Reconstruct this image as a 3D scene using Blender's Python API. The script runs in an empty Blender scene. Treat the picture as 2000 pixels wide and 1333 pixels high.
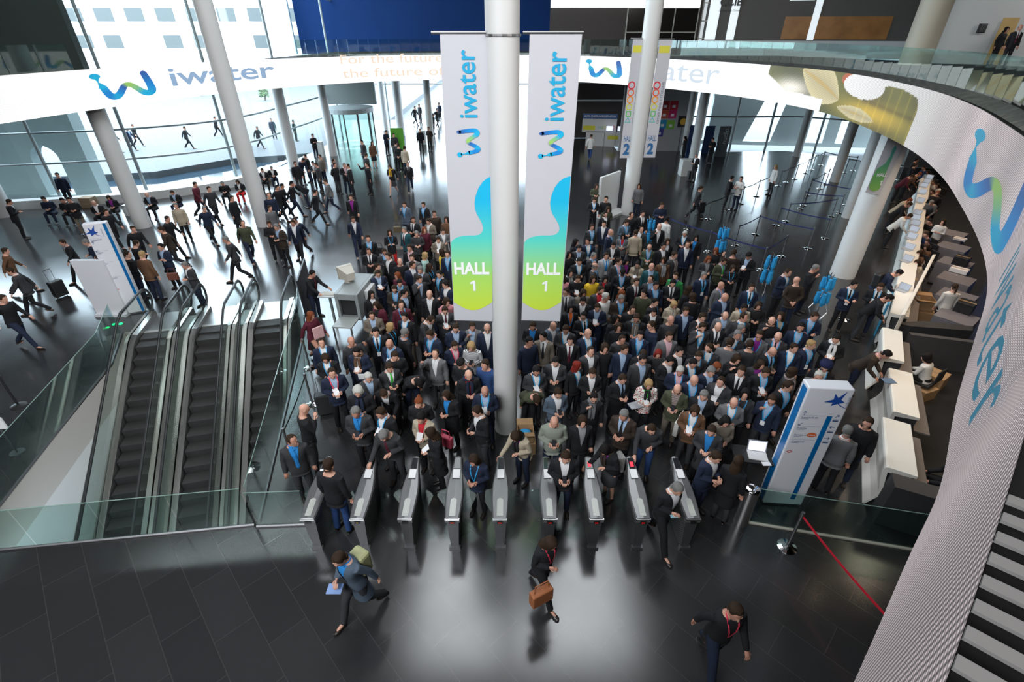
import bpy, bmesh, math, random
import numpy as np
from mathutils import Vector, Matrix
random.seed(11)
S = bpy.context.scene
COL = S.collection
PI = math.pi
R = math.radians

# ---------------------------------------------------------------- camera
CAM_H = 8.0; FPX = 958.0; TH = math.atan(606.5/958.0)
cam_d = bpy.data.cameras.new('camera'); cam = bpy.data.objects.new('camera', cam_d); COL.objects.link(cam)
cam.location = (0, 0, CAM_H); cam.rotation_euler = (PI/2-TH, 0, 0)
cam_d.sensor_fit = 'HORIZONTAL'; cam_d.sensor_width = 36.0; cam_d.lens = FPX/2000*36.0
cam_d.clip_start = 0.05; cam_d.clip_end = 600
S.camera = cam
S.view_settings.view_transform = 'Standard'; S.view_settings.look = 'None'
S.view_settings.gamma = 1.0; S.view_settings.use_curve_mapping = False
S.view_settings.exposure = 0.0
S.cycles.max_bounces = 7; S.cycles.diffuse_bounces = 3; S.cycles.glossy_bounces = 3
S.cycles.transparent_max_bounces = 14; S.cycles.transmission_bounces = 2
S.cycles.caustics_reflective = False; S.cycles.caustics_refractive = False
S.cycles.sample_clamp_indirect = 4.0
S.cycles.use_denoising = True

# ---------------------------------------------------------------- daylight, room lights and added fill
W = bpy.data.worlds.new('daylight'); S.world = W; W.use_nodes = True
bgn = W.node_tree.nodes['Background']; bgn.inputs[0].default_value = (0.72, 0.87, 1.0, 1); bgn.inputs[1].default_value = 12.0
def area(name, loc, size, power, col, target=None, sy=None):
    l = bpy.data.lights.new(name, 'AREA'); l.energy = power; l.color = col; l.shape = 'RECTANGLE'
    l.size = size; l.size_y = sy or size
    o = bpy.data.objects.new(name, l); COL.objects.link(o); o.location = loc
    if target:
        o.rotation_euler = (Vector(target)-Vector(loc)).to_track_quat('-Z', 'Y').to_euler()
    return o
area('skylight', (0.5, 15, 17.6), 11, 1600, (0.92, 0.97, 1.0), None, 7)
area('skylight', (-1, 27, 17.6), 14, 1700, (0.88, 0.95, 1.0), None, 8)
area('hall_fill', (-8, -5, 14.5), 14, 4100, (0.93, 0.97, 1.0), (-2, 16, 2), 4)  # both hall lights are unseen fill added behind the camera to brighten the columns
area('hall_fill', (14, -5, 14.5), 14, 2600, (1.0, 0.95, 0.90), (6, 16, 2), 4)
def spot(name, loc, power, col, ang=110, tgt=None):
    q = bpy.data.lights.new(name, 'SPOT'); q.energy = power; q.spot_size = R(ang); q.spot_blend = .7; q.color = col; q.shadow_soft_size = .4
    o = bpy.data.objects.new(name, q); COL.objects.link(o); o.location = loc
    if tgt: o.rotation_euler = (Vector(tgt)-Vector(loc)).to_track_quat('-Z', 'Y').to_euler()
    return o
for i in range(7): spot('counter_lamp', (12.4+i*1.75, 13.4+i*2.35, 5.7), 340, (1.0, .76, .54))
for p in ((11.5, 6.0), (10.6, 8.9), (11.6, 11.2), (14.5, 11.5)): spot('counter_lamp', (p[0], p[1], 5.7), 100, (1.0, .80, .60))

# ---------------------------------------------------------------- helpers
CT, ST = math.cos(TH), math.sin(TH)
def G(px, py, z=0.0):
    u = (px-1000)/FPX; v = (py-666.5)/FPX
    t = (z-CAM_H)/(-ST-v*CT)
    return u*t, (CT-v*ST)*t
def atY(px, py, Y):
    u = (px-1000)/FPX; v = (py-666.5)/FPX
    t = Y/(CT-v*ST); return u*t, CAM_H+(-ST-v*CT)*t
def PX(x, y, z):
    d = y*CT+(CAM_H-z)*ST
    return 1000+FPX*x/d, 666.5+FPX*((CAM_H-z)*CT-y*ST)/d

MATS = {}
def mat(name, col, rough=0.6, metal=0.0, emit=None, es=1.0, spec=0.5, alpha=None, coat=0.0):
    if name in MATS: return MATS[name]
    m = bpy.data.materials.new(name); m.use_nodes = True; nt = m.node_tree
    b = nt.nodes['Principled BSDF']
    b.inputs['Base Color'].default_value = (*col, 1); b.inputs['Roughness'].default_value = rough
    b.inputs['Metallic'].default_value = metal; b.inputs['Specular IOR Level'].default_value = spec
    if coat: b.inputs['Coat Weight'].default_value = coat
    if emit: b.inputs['Emission Color'].default_value = (*emit, 1); b.inputs['Emission Strength'].default_value = es
    MATS[name] = m; return m
def noisy(m, scale=30.0, amt=0.12, rough_amt=0.0, bump=0.0):
    nt = m.node_tree; b = nt.nodes['Principled BSDF']; c = tuple(b.inputs['Base Color'].default_value)
    tc = nt.nodes.new('ShaderNodeTexCoord'); n = nt.nodes.new('ShaderNodeTexNoise'); n.inputs['Scale'].default_value = scale
    nt.links.new(tc.outputs['Object'], n.inputs['Vector'])
    mx = nt.nodes.new('ShaderNodeMix'); mx.data_type = 'RGBA'
    mx.inputs['A'].default_value = tuple(max(0, x*(1-amt)) for x in c[:3])+(1,)
    mx.inputs['B'].default_value = tuple(min(1, x*(1+amt)) for x in c[:3])+(1,)
    nt.links.new(n.outputs['Fac'], mx.inputs['Factor']); nt.links.new(mx.outputs['Result'], b.inputs['Base Color'])
    if bump:
        bp = nt.nodes.new('ShaderNodeBump'); bp.inputs['Strength'].default_value = bump; bp.inputs['Distance'].default_value = 0.01
        nt.links.new(n.outputs['Fac'], bp.inputs['Height']); nt.links.new(bp.outputs['Normal'], b.inputs['Normal'])
    return m
def glassm(name, tint, gloss=0.12, fac_t=None):
    if name in MATS: return MATS[name]
    m = bpy.data.materials.new(name); m.use_nodes = True; nt = m.node_tree; nt.nodes.clear()
    o = nt.nodes.new('ShaderNodeOutputMaterial'); t = nt.nodes.new('ShaderNodeBsdfTransparent'); t.inputs[0].default_value = (*tint, 1)
    g = nt.nodes.new('ShaderNodeBsdfGlossy'); g.inputs['Roughness'].default_value = 0.03; g.inputs['Color'].default_value = (.9, .95, .93, 1)
    fr = nt.nodes.new('ShaderNodeFresnel'); fr.inputs['IOR'].default_value = 1.35
    ge = nt.nodes.new('ShaderNodeNewGeometry'); ib = nt.nodes.new('ShaderNodeMapRange'); ib.inputs['To Min'].default_value = 1.35; ib.inputs['To Max'].default_value = 1/1.35
    nt.links.new(ge.outputs['Backfacing'], ib.inputs['Value']); nt.links.new(ib.outputs[0], fr.inputs['IOR'])
    mul = nt.nodes.new('ShaderNodeMath'); mul.operation = 'MULTIPLY_ADD'; mul.inputs[1].default_value = 1.0; mul.inputs[2].default_value = gloss*0.3
    nt.links.new(fr.outputs[0], mul.inputs[0])
    mx = nt.nodes.new('ShaderNodeMixShader'); nt.links.new(mul.outputs[0], mx.inputs[0])
    nt.links.new(t.outputs[0], mx.inputs[1]); nt.links.new(g.outputs[0], mx.inputs[2]); nt.links.new(mx.outputs[0], o.inputs[0])
    MATS[name] = m; return m

class MB:
    "collects shapes into one mesh"
    def __init__(s): s.v = []; s.f = []; s.m = []
    def add(s, v, f, mi=0):
        n = len(s.v); s.v += [tuple(p) for p in v]; s.f += [tuple(i+n for i in q) for q in f]; s.m += [mi]*len(f); return s
    def box(s, lo, hi, mi=0, M=None):
        x0, y0, z0 = lo; x1, y1, z1 = hi
        v = [(x0,y0,z0),(x1,y0,z0),(x1,y1,z0),(x0,y1,z0),(x0,y0,z1),(x1,y0,z1),(x1,y1,z1),(x0,y1,z1)]
        if M is not None: v = [M @ Vector(p) for p in v]
        return s.add(v, [(0,3,2,1),(4,5,6,7),(0,1,5,4),(1,2,6,5),(2,3,7,6),(3,0,4,7)], mi)
    def quad(s, a, b, c, d, mi=0): return s.add([a, b, c, d], [(0, 1, 2, 3)], mi)
    def prism(s, poly, z0, z1, mi=0):
        n = len(poly); v = [(x, y, z0) for x, y in poly]+[(x, y, z1) for x, y in poly]
        ar = sum(poly[i][0]*poly[(i+1) % n][1]-poly[(i+1) % n][0]*poly[i][1] for i in range(n))
        f = [tuple(range(n))[::-1], tuple(range(n, 2*n))]+[(i, (i+1) % n, (i+1) % n+n, i+n) for i in range(n)]
        if ar < 0: f = [q[::-1] for q in f]
        return s.add(v, f, mi)
    def tube(s, pts, rad, n=10, mi=0, caps=True, sq=1.0):
        pts = [Vector(p) for p in pts]; m = len(pts)
        rad = [rad]*m if not hasattr(rad, '__len__') else rad
        rings = []; up = None
        for i, p in enumerate(pts):
            d = (pts[min(i+1, m-1)]-pts[max(i-1, 0)]).normalized()
            if up is None:
                up = Vector((0, -1, 0)) if abs(d.y) < .9 else Vector((0, 0, 1))
            a = d.cross(up)
            if a.length < 1e-4: a = d.cross(Vector((1, 0, 0)))
            a.normalize(); b = a.cross(d).normalized(); up = b
            rings.append([p+a*rad[i]*math.cos(2*PI*k/n)+b*rad[i]*sq*math.sin(2*PI*k/n) for k in range(n)])
        v = [q for r_ in rings for q in r_]; f = []
        for i in range(m-1):
            for k in range(n):
                k2 = (k+1) % n; f.append((i*n+k, i*n+k2, (i+1)*n+k2, (i+1)*n+k))
        if caps:
            b = len(v); v += v[:n]+v[(m-1)*n:m*n]; f += [tuple(range(b, b+n))[::-1], tuple(range(b+n, b+2*n))]
        return s.add(v, f, mi)
    def lathe(s, c, prof, n=20, mi=0):
        v = []; f = []; m = len(prof)
        for r_, z in prof:
            for k in range(n):
                a = 2*PI*k/n; v.append((c[0]+r_*math.cos(a), c[1]+r_*math.sin(a), c[2]+z))
        for i in range(m-1):
            for k in range(n):
                k2 = (k+1) % n; f.append((i*n+k, i*n+k2, (i+1)*n+k2, (i+1)*n+k))
        b = len(v); v += v[:n]+v[(m-1)*n:m*n]; f += [tuple(range(b, b+n))[::-1], tuple(range(b+n, b+2*n))]
        return s.add(v, f, mi)
    def ell(s, c, r_, n=12, m=8, mi=0, M=None):
        v = []; f = []
        for i in range(m+1):
            t = PI*i/m
            for k in range(n):
                a = 2*PI*k/n
                p = Vector((c[0]+r_[0]*math.sin(t)*math.cos(a), c[1]+r_[1]*math.sin(t)*math.sin(a), c[2]-r_[2]*math.cos(t)))
                v.append(M @ p if M is not None else p)
        for i in range(m):
            for k in range(n):
                k2 = (k+1) % n; f.append((i*n+k, i*n+k2, (i+1)*n+k2, (i+1)*n+k))
        return s.add(v, f, mi)
    def loft(s, secs, n=18, mi=0, M=None):
        # secs: (cx, cy, cz, hx, hy)
        v = []; f = []; m = len(secs)
        for (cx, cy, cz, hx, hy) in secs:
            for k in range(n):
                a = 2*PI*k/n; ca, sa = math.cos(a), math.sin(a)
                e = 0.85
                p = Vector((cx+hx*math.copysign(abs(ca)**e, ca), cy+hy*math.copysign(abs(sa)**e, sa), cz))
                v.append(M @ p if M is not None else p)
        for i in range(m-1):
            for k in range(n):
                k2 = (k+1) % n; f.append((i*n+k, i*n+k2, (i+1)*n+k2, (i+1)*n+k))
        f += [tuple(range(n))[::-1], tuple(range((m-1)*n, m*n))]
        return s.add(v, f, mi)
    def mesh(s, name, mats=(), smooth=False):
        me = bpy.data.meshes.new(name); me.from_pydata([tuple(p) for p in s.v], [], s.f)
        for m in (mats if isinstance(mats, (list, tuple)) else [mats]): me.materials.append(m)
        if len(s.m) and max(s.m) > 0: me.polygons.foreach_set('material_index', s.m)
        if smooth: me.polygons.foreach_set('use_smooth', [True]*len(me.polygons))
        me.update(); return me
    def build(s, name, mats, parent=None, smooth=False, loc=None):
        o = bpy.data.objects.new(name, s.mesh(name, mats, smooth)); COL.objects.link(o)
        if parent is not None: o.parent = parent
        if loc is not None: o.location = loc
        return o
def tag(o, label=None, cat=None, group=None, kind=None):
    if label: o['label'] = label
    if cat: o['category'] = cat
    if group: o['group'] = group
    if kind: o['kind'] = kind
    return o
def empty(name, loc=(0, 0, 0), rz=0, label=None, cat=None, group=None):
    o = bpy.data.objects.new(name, None); COL.objects.link(o); o.location = loc; o.rotation_euler = (0, 0, rz)
    o.empty_display_size = 0.1
    return tag(o, label, cat, group)
def copy_tree(o, parent=None):
    c = o.copy(); COL.objects.link(c)
    if parent is not None: c.parent = parent
    for ch in list(o.children): copy_tree(ch, c)
    return c
def struct(name, mb, m, smooth=False):
    return tag(mb.build(name, m, None, smooth), kind='structure')
def bevel(o, w=0.01, seg=2):
    md = o.modifiers.new('bevel', 'BEVEL'); md.width = w; md.segments = seg; md.limit_method = 'ANGLE'; return o

FONT = bpy.data.fonts.get('Bfont')
def text_geo(txt, size=1.0, spacing=1.0, off=0.0):
    "verts, faces of flat text, x right, y up, starting at 0,0"
    cu = bpy.data.curves.new('t', 'FONT'); cu.body = txt; cu.size = size; cu.space_character = spacing; cu.offset = off
    cu.resolution_u = 3
    o = bpy.data.objects.new('t', cu); COL.objects.link(o)
    dg = bpy.context.evaluated_depsgraph_get(); me = bpy.data.meshes.new_from_object(o.evaluated_get(dg))
    v = [tuple(p.co) for p in me.vertices]; f = [tuple(p.vertices) for p in me.polygons]
    bpy.data.objects.remove(o); bpy.data.curves.remove(cu); bpy.data.meshes.remove(me)
    x0 = min(p[0] for p in v); x1 = max(p[0] for p in v); y0 = min(p[1] for p in v); y1 = max(p[1] for p in v)
    return [((p[0]-x0), (p[1]-y0)) for p in v], f, (x1-x0, y1-y0)
def text_mb(mb, txt, fn, w=None, h=None, mi=0, off=0.0, spacing=1.0):
    "map text fitted to w x h by fn(u,v)->point"
    v, f, (tw, th) = text_geo(txt, 1.0, spacing, off)
    sx = w/tw if w else (h/th); sy = h/th if h else sx
    return mb.add([fn(p[0]*sx, p[1]*sy) for p in v], f, mi)
# ---------------------------------------------------------------- people: templates
def remesh(mb, voxel, name, smooth=3):
    me = mb.mesh(name); o = bpy.data.objects.new(name, me); COL.objects.link(o)
    md = o.modifiers.new('r', 'REMESH'); md.mode = 'VOXEL'; md.voxel_size = voxel; md.use_smooth_shade = True
    sm = o.modifiers.new('s', 'SMOOTH'); sm.iterations = smooth; sm.factor = 0.5
    dg = bpy.context.evaluated_depsgraph_get()
    out = bpy.data.meshes.new_from_object(o.evaluated_get(dg)); out.name = name
    bpy.data.objects.remove(o); bpy.data.meshes.remove(me)
    return out
UP, FO = 0.285, 0.255
LEG0 = dict(hip=((-.09, 0, .92), (.09, 0, .92)), knee=((-.105, -.02, .50), (.105, -.02, .50)), ank=((-.12, .03, .085), (.12, .03, .085)))
LEGW = dict(hip=((-.09, 0, .90), (.09, 0, .90)), knee=((-.10, -.20, .53), (.10, .02, .48)), ank=((-.10, -.34, .10), (.10, .36, .17)))
LEGV = dict(hip=((-.09, 0, .90), (.09, 0, .90)), knee=((-.10, .02, .48), (.10, -.20, .53)), ank=((-.10, .36, .17), (.10, -.34, .10)))
LEGS = dict(hip=((-.10, 0, .47), (.10, 0, .47)), knee=((-.14, -.42, .50), (.14, -.42, .50)), ank=((-.14, -.46, .085), (.14, -.40, .085)))
A_DOWN = ((.22, .04, -1), (.08, -.28, -1)); A_FRONT = ((.26, -.05, -1), (-.75, -.9, .12)); A_FRONT2 = ((.26, -.10, -1), (-.45, -1, .35))
A_CHIN = ((.15, -.42, -.9), (-.5, -.35, 1.1)); A_EAR = ((.55, -.35, -.7), (-.3, -.25, 1.2)); A_FOLD = ((.22, -.15, -1), (-1, -.42, .12))
A_BACK = ((.30, .22, -1), (-.8, .55, -.6)); A_SWF = ((.18, -.45, -1), (.02, -.75, -.7)); A_SWB = ((.2, .5, -1), (.1, .2, -1))
A_REACH = ((.15, -.75, -.75), (.0, -1, -.25)); A_HANG = ((.12, -.25, -1), (-.05, -.45, -1)); A_DESK = ((.2, -.6, -.9), (-.25, -1, -.15)); A_UPF = ((.35, -.8, -.1), (-.3, -.5, .8))
POSES = {
 # torso pitch, head pitch, head yaw, right arm (-x), left arm (+x), legs, pelvis drop
 'd': (2, 8, 0, A_DOWN, A_DOWN, LEG0, 0), 'm': (2, 6, -38, A_DOWN, A_DOWN, LEG0, 0), 'n': (2, 6, 38, A_DOWN, A_DOWN, LEG0, 0),
 'p': (4, 20, 0, A_FRONT, A_FRONT, LEG0, 0), 'q': (3, 12, 32, A_FRONT, A_FRONT2, LEG0, 0), 'o': (3, 12, -32, A_FRONT2, A_FRONT, LEG0, 0),
 'c': (2, 16, 12, A_CHIN, A_DOWN, LEG0, 0), 'e': (2, 12, -15, A_DOWN, A_EAR, LEG0, 0), 'f': (0, 10, 0, A_FOLD, A_FOLD, LEG0, 0),
 'k': (0, 5, 15, A_BACK, A_BACK, LEG0, 0), 'w': (7, 8, 0, A_SWB, A_SWF, LEGW, 0), 'v': (7, 8, 0, A_SWF, A_SWB, LEGV, 0),
 'x': (8, 20, 0, A_FRONT, A_SWB, LEGW, 0),
 'r': (16, 32, 8, A_REACH, A_FRONT, LEG0, 0), 'R': (16, 32, -8, A_DOWN, A_REACH, LEG0, 0),
 'g': (12, 15, 0, A_REACH, A_REACH, LEG0, 0), 's': (12, 22, 0, A_FRONT, A_FRONT, LEGS, .45), 'S': (16, 10, 20, A_DESK, A_DESK, LEGS, .45),
 'b': (55, 10, 0, A_HANG, A_HANG, LEG0, 0), 'l': (34, 12, 10, A_DESK, A_DESK, LEG0, 0), 'u': (0, -4, 0, A_UPF, A_DOWN, LEG0, 0),
}
TORSO = [(.80, .150, .105, 0), (.88, .168, .122, .005), (.97, .160, .118, 0), (1.08, .145, .108, -.005), (1.20, .155, .115, -.008), (1.30, .175, .122, -.005), (1.38, .185, .115, .003), (1.435, .165, .092, .012), (1.47, .105, .07, .018), (1.50, .062, .056, .018), (1.54, .055, .055, .014)]
HEADS = [(-.120, .020, -.078, -.035), (-.108, .043, -.090, -.005), (-.080, .058, -.094, .04), (-.035, .070, -.093, .080), (.015, .076, -.092, .096), (.055, .076, -.090, .100), (.088, .064, -.074, .086), (.110, .042, -.045, .058), (.121, .015, -.015, .022)]
def head_sec(z):
    for a, b in zip(HEADS, HEADS[1:]):
        if a[0] <= z <= b[0]:
            t = (z-a[0])/(b[0]-a[0]); return [a[i]+(b[i]-a[i])*t for i in range(1, 4)]
    return list(HEADS[0][1:] if z < HEADS[0][0] else HEADS[-1][1:])
class Pose: pass
def make_pose(key):
    tp, hp, hy, ra, la, legs, drop = POSES[key]
    P = Pose(); P.drop = drop
    P.T = Matrix.Translation((0, 0, .93-drop)) @ Matrix.Rotation(R(tp), 4, 'X') @ Matrix.Translation((0, 0, -.93))
    P.H = P.T @ Matrix.Translation((0, .015, 1.50)) @ Matrix.Rotation(R(hy), 4, 'Z') @ Matrix.Rotation(R(hp), 4, 'X') @ Matrix.Translation((0, -.02, .125))
    P.arms = []
    for sgn, (du, df) in ((-1, ra), (1, la)):
        sh = Vector((sgn*.178, .012, 1.42)); du = Vector((du[0]*sgn, du[1], du[2])).normalized(); df = Vector((df[0]*sgn, df[1], df[2])).normalized()
        el = sh+du*UP; wr = el+df*FO
        P.arms.append([P.T @ q for q in (sh, el, wr, wr+df*.075)]+[(P.T.to_3x3() @ df).normalized()])
    P.legs = legs; P.headc = P.H @ Vector((0, 0, 0))
    P.hand = (P.arms[0][3]+P.arms[1][3])/2 if key in 'pqosx' else P.arms[0][3]
    P.two = key in 'pqos'
    return P
def add_torso(mb, M, g, z0=None, flare=0.0, ztop=1.6):
    secs = []
    for z, hx, hy, oy in TORSO:
        if z > ztop: continue
        gg = g*(1.0 if z < 1.44 else .5)
        secs.append((0, oy, z, hx+gg, hy+gg))
    if z0 is not None and z0 < .80:
        secs = [(0, 0, z0, .165+g+flare, .118+g+flare)]+secs
    mb.loft(secs, 20, 0, M)
def build_body(P):
    mb = MB(); add_torso(mb, P.T, 0.0)
    mb.loft([(0, (a[2]+a[3])/2, a[0], a[1], (a[3]-a[2])/2) for a in HEADS], 20, 0, P.H)
    mb.tube([P.H @ Vector((0, -.088, .03)), P.H @ Vector((0, -.104, -.005)), P.H @ Vector((0, -.112, -.026)), P.H @ Vector((0, -.09, -.036))], [.010, .014, .019, .010], 8)
    for sx in (-1, 1):
        mb.ell((sx*.079, .012, -.002), (.012, .020, .034), 8, 6, 0, P.H)
    mb.tube([P.T @ Vector((0, .02, 1.44)), P.H @ Vector((0, .035, -.06)), P.H @ Vector((0, .03, 0))], [.062, .056, .05], 12)
    for sh, el, wr, ha, df in P.arms:
        mb.tube([sh, (sh+el)/2, el, (el+wr)/2, wr], [.052, .046, .040, .037, .028], 10)
        mb.tube([wr-df*.02, wr+df*.02, wr+df*.075, wr+df*.095], [.026, .036, .040, .03], 10, 0, True, .55)
    for i in (0, 1):
        h, k, a = (Vector(P.legs[q][i]) for q in ('hip', 'knee', 'ank'))
        mb.tube([h+Vector((0, 0, .03)), (h+k)/2, k, (k+a)/2+Vector((0, .015, 0)), a], [.085, .074, .052, .048, .034], 12)
        mb.tube([a+Vector((0, .03, -.03)), a+Vector((0, -.06, -.045)), a+Vector((0, -.14, -.055))], [.03, .034, .022], 8)
    me = remesh(mb, .0135, 'body', 2)
    ex = MB()
    for ai, (sh, el, wr, ha, df) in enumerate(P.arms):
        sgn = -1 if ai == 0 else 1
        side = df.cross(Vector((0, 0, 1)))
        if side.length < .3: side = Vector((1, 0, 0))
        side.normalize(); nrm = side.cross(df).normalized()
        if nrm.z > 0: nrm = -nrm
        for fi in range(4):
            b = wr+df*.085+side*(fi-1.5)*.018; L = (.062, .074, .070, .052)[fi]
            ex.tube([b, b+df*L*.5+nrm*.006, b+df*L*.85+nrm*.026, b+df*L*.8+nrm*.042], [.0105, .0098, .009, .006], 6)
        b = wr+df*.03+side*(-sgn)*.026
        ex.tube([b, b+df*.03+side*(-sgn)*.022+nrm*.008, b+df*.058+side*(-sgn)*.022+nrm*.016], [.012, .011, .007], 6)
    for sx in (-1, 1):   # eyes, brows
        ex.ell((sx*.031, -.089, .010), (.013, .009, .007), 8, 6, 1, P.H)
        ex.tube([P.H @ Vector((sx*.050, -.082, .030)), P.H @ Vector((sx*.032, -.095, .035)), P.H @ Vector((sx*.014, -.097, .030))], [.004, .0055, .004], 6, 1)
    ex.ell((0, -.094, -.060), (.024, .007, .007), 10, 6, 2, P.H)
    em = ex.mesh('x', smooth=True); bm = bmesh.new(); bm.from_mesh(me)
    for f in bm.faces: f.smooth = True; f.material_index = 0
    bm.from_mesh(em); bm.to_mesh(me); bm.free(); bpy.data.meshes.remove(em)
    me.materials.clear()
    for k in range(3): me.materials.append(None)
    me.materials[1] = mat('eyes_and_brows', (.035, .022, .016), .5); me.materials[2] = mat('lips', (.38, .13, .11), .5)
    return me
def build_jacket(P, opened, hem=.76):
    mb = MB(); add_torso(mb, P.T, .022, hem if P.drop == 0 else .82, .018, 1.475)
    for sh, el, wr, ha, df in P.arms:
        mb.tube([sh, (sh+el)/2, el, (el+wr)/2, wr+df*.005], [.070, .064, .057, .052, .044], 12)
    me = remesh(mb, .016, 'jacket', 2)
    bm = bmesh.new(); bm.from_mesh(me); Ti = P.T.inverted(); bmesh.ops.transform(bm, matrix=Ti, verts=bm.verts)
    if opened:
        z0, z1, w1 = .98, 1.50, .088
        for sx in (-1, 1):
            no = Vector(((z1-z0)*sx, 0, -w1)).normalized()
            bmesh.ops.bisect_plane(bm, geom=bm.faces[:]+bm.edges[:]+bm.verts[:], plane_co=(0, 0, z0), plane_no=no)
        dele = []
        for f in bm.faces:
            c = f.calc_center_median()
            if c.y < -.045 and c.z > z0 and abs(c.x) < (c.z-z0)/(z1-z0)*w1: dele.append(f)
        bmesh.ops.delete(bm, geom=dele, context='FACES')
    # neck opening
    dele = [f for f in bm.faces if f.calc_center_median().z > 1.466 and abs(f.calc_center_median().x) < .09]
    bmesh.ops.delete(bm, geom=dele, context='FACES')
    bmesh.ops.transform(bm, matrix=P.T, verts=bm.verts)
    for f in bm.faces: f.smooth = True
    bm.to_mesh(me); bm.free(); me.materials.clear(); me.materials.append(None)
    return me
def build_shirt(P):
    mb = MB()
    secs = [(0, oy, z, hx+.010, hy+.010) for z, hx, hy, oy in TORSO if .95 < z < 1.46]+[(0, .016, 1.478, .082, .066), (0, .018, 1.505, .072, .064)]
    mb.loft(secs, 24, 0, P.T)
    # collar points
    for sx in (-1, 1):
        mb.add([P.T @ Vector(q) for q in [(sx*.006, -.052, 1.500), (sx*.062, -.038, 1.512), (sx*.050, -.082, 1.462), (sx*.012, -.098, 1.452)]], [(0, 1, 2, 3)])
    return mb.mesh('shirt', [None], True)
def build_trousers(P, skirt=False):
    mb = MB(); d = P.drop; z = 1.0-d
    M = Matrix.Translation((0, 0, 0))
    if d: secs = [(0, 0, .42, .18, .15), (0, 0, .52, .175, .14), (0, 0, .60, .165, .125)]
    else: secs = [(0, 0, .82, .165, .118), (0, 0, .90, .178, .132), (0, 0, .98, .168, .124)]
    if skirt and not d: secs = [(0, -.01, .50, .20, .16), (0, 0, .70, .195, .15)]+secs
    mb.loft(secs, 18)
    for i in (0, 1):
        h, k, a = (Vector(P.legs[q][i]) for q in ('hip', 'knee', 'ank'))
        if skirt and not d: continue
        mb.tube([h+Vector((0, 0, .02)), (h+k)/2, k, (k+a)/2+Vector((0, .01, 0)), a+Vector((0, 0, -.02))], [.100, .090, .070, .064, .058], 12)
    me = remesh(mb, .018, 'trousers', 2); me.materials.clear(); me.materials.append(None)
    me.polygons.foreach_set('use_smooth', [True]*len(me.polygons)); return me
def build_shoe():
    mb = MB()
    pr = [(.055, .028, .045), (.03, .038, .062), (-.02, .040, .070), (-.07, .044, .055), (-.12, .047, .042), (-.165, .042, .034), (-.19, .022, .022)]
    v = []; f = []; n = 10
    for y, hx, hz in pr:
        for k in range(n):
            a = 2*PI*k/n; v.append((hx*math.cos(a), y, max(0.0, .028+(hz-.01)*math.sin(a)) if math.sin(a) > 0 else .028+.028*math.sin(a)))
    for i in range(len(pr)-1):
        for k in range(n):
            k2 = (k+1) % n; f.append((i*n+k, i*n+k2, (i+1)*n+k2, (i+1)*n+k))
    f += [tuple(range(n)), tuple(range((len(pr)-1)*n, len(pr)*n))[::-1]]
    mb.add(v, f); return mb.mesh('shoe', [None], True)
def hair_grid(lo, off, nphi=28, nz=7, phi0=0.0, phi1=2*PI, hi=None):
    "hair shell over the head; lo(phi) lower z, phi 0 = face (-y)"
    mb = MB(); v = []; f = []; cols = nphi+1
    for j in range(nz+1):
        for i in range(cols):
            ph = phi0+(phi1-phi0)*i/nphi; l = lo(ph); h = .119 if hi is None else hi(ph)
            z = l+(h-l)*j/nz
            zz = max(z, -.06); hx, yf, yb = head_sec(min(max(zz, -.118), .121))
            d = off*(min(1, j/1.5) if hi is None else math.sin(PI*max(.12, min(.88, j/nz))))
            cy = (yf+yb)/2; hy = (yb-yf)/2+d; hx += d
            if z < -.06:
                e = (-.06-z); hx = .074+d+e*.14; hy = .075+d; cy = .03+e*.05
            zt = z+(d*.7 if z > .05 else 0)
            v.append((hx*math.sin(ph), cy-hy*math.cos(ph), zt))
    for j in range(nz):
        for i in range(nphi): f.append((j*cols+i, j*cols+i+1, (j+1)*cols+i+1, (j+1)*cols+i))
    if hi is None: f.append(tuple(range(nz*cols, (nz+1)*cols-1)))
    mb.add(v, f); return mb
def fang(ph): return abs(((ph+PI) % (2*PI))-PI)   # angle from the face
def lo_short(ph):
    a = fang(ph); return .086 if a < .7 else (.086-(a-.7)*.14 if a < 1.3 else (-.012 if a < 1.9 else -.07))
def lo_long(L):
    def q(ph):
        a = fang(ph); return .086 if a < .55 else (.086-(a-.55)*.5 if a < .95 else -L)
    return q
HAIRM = {}
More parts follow.
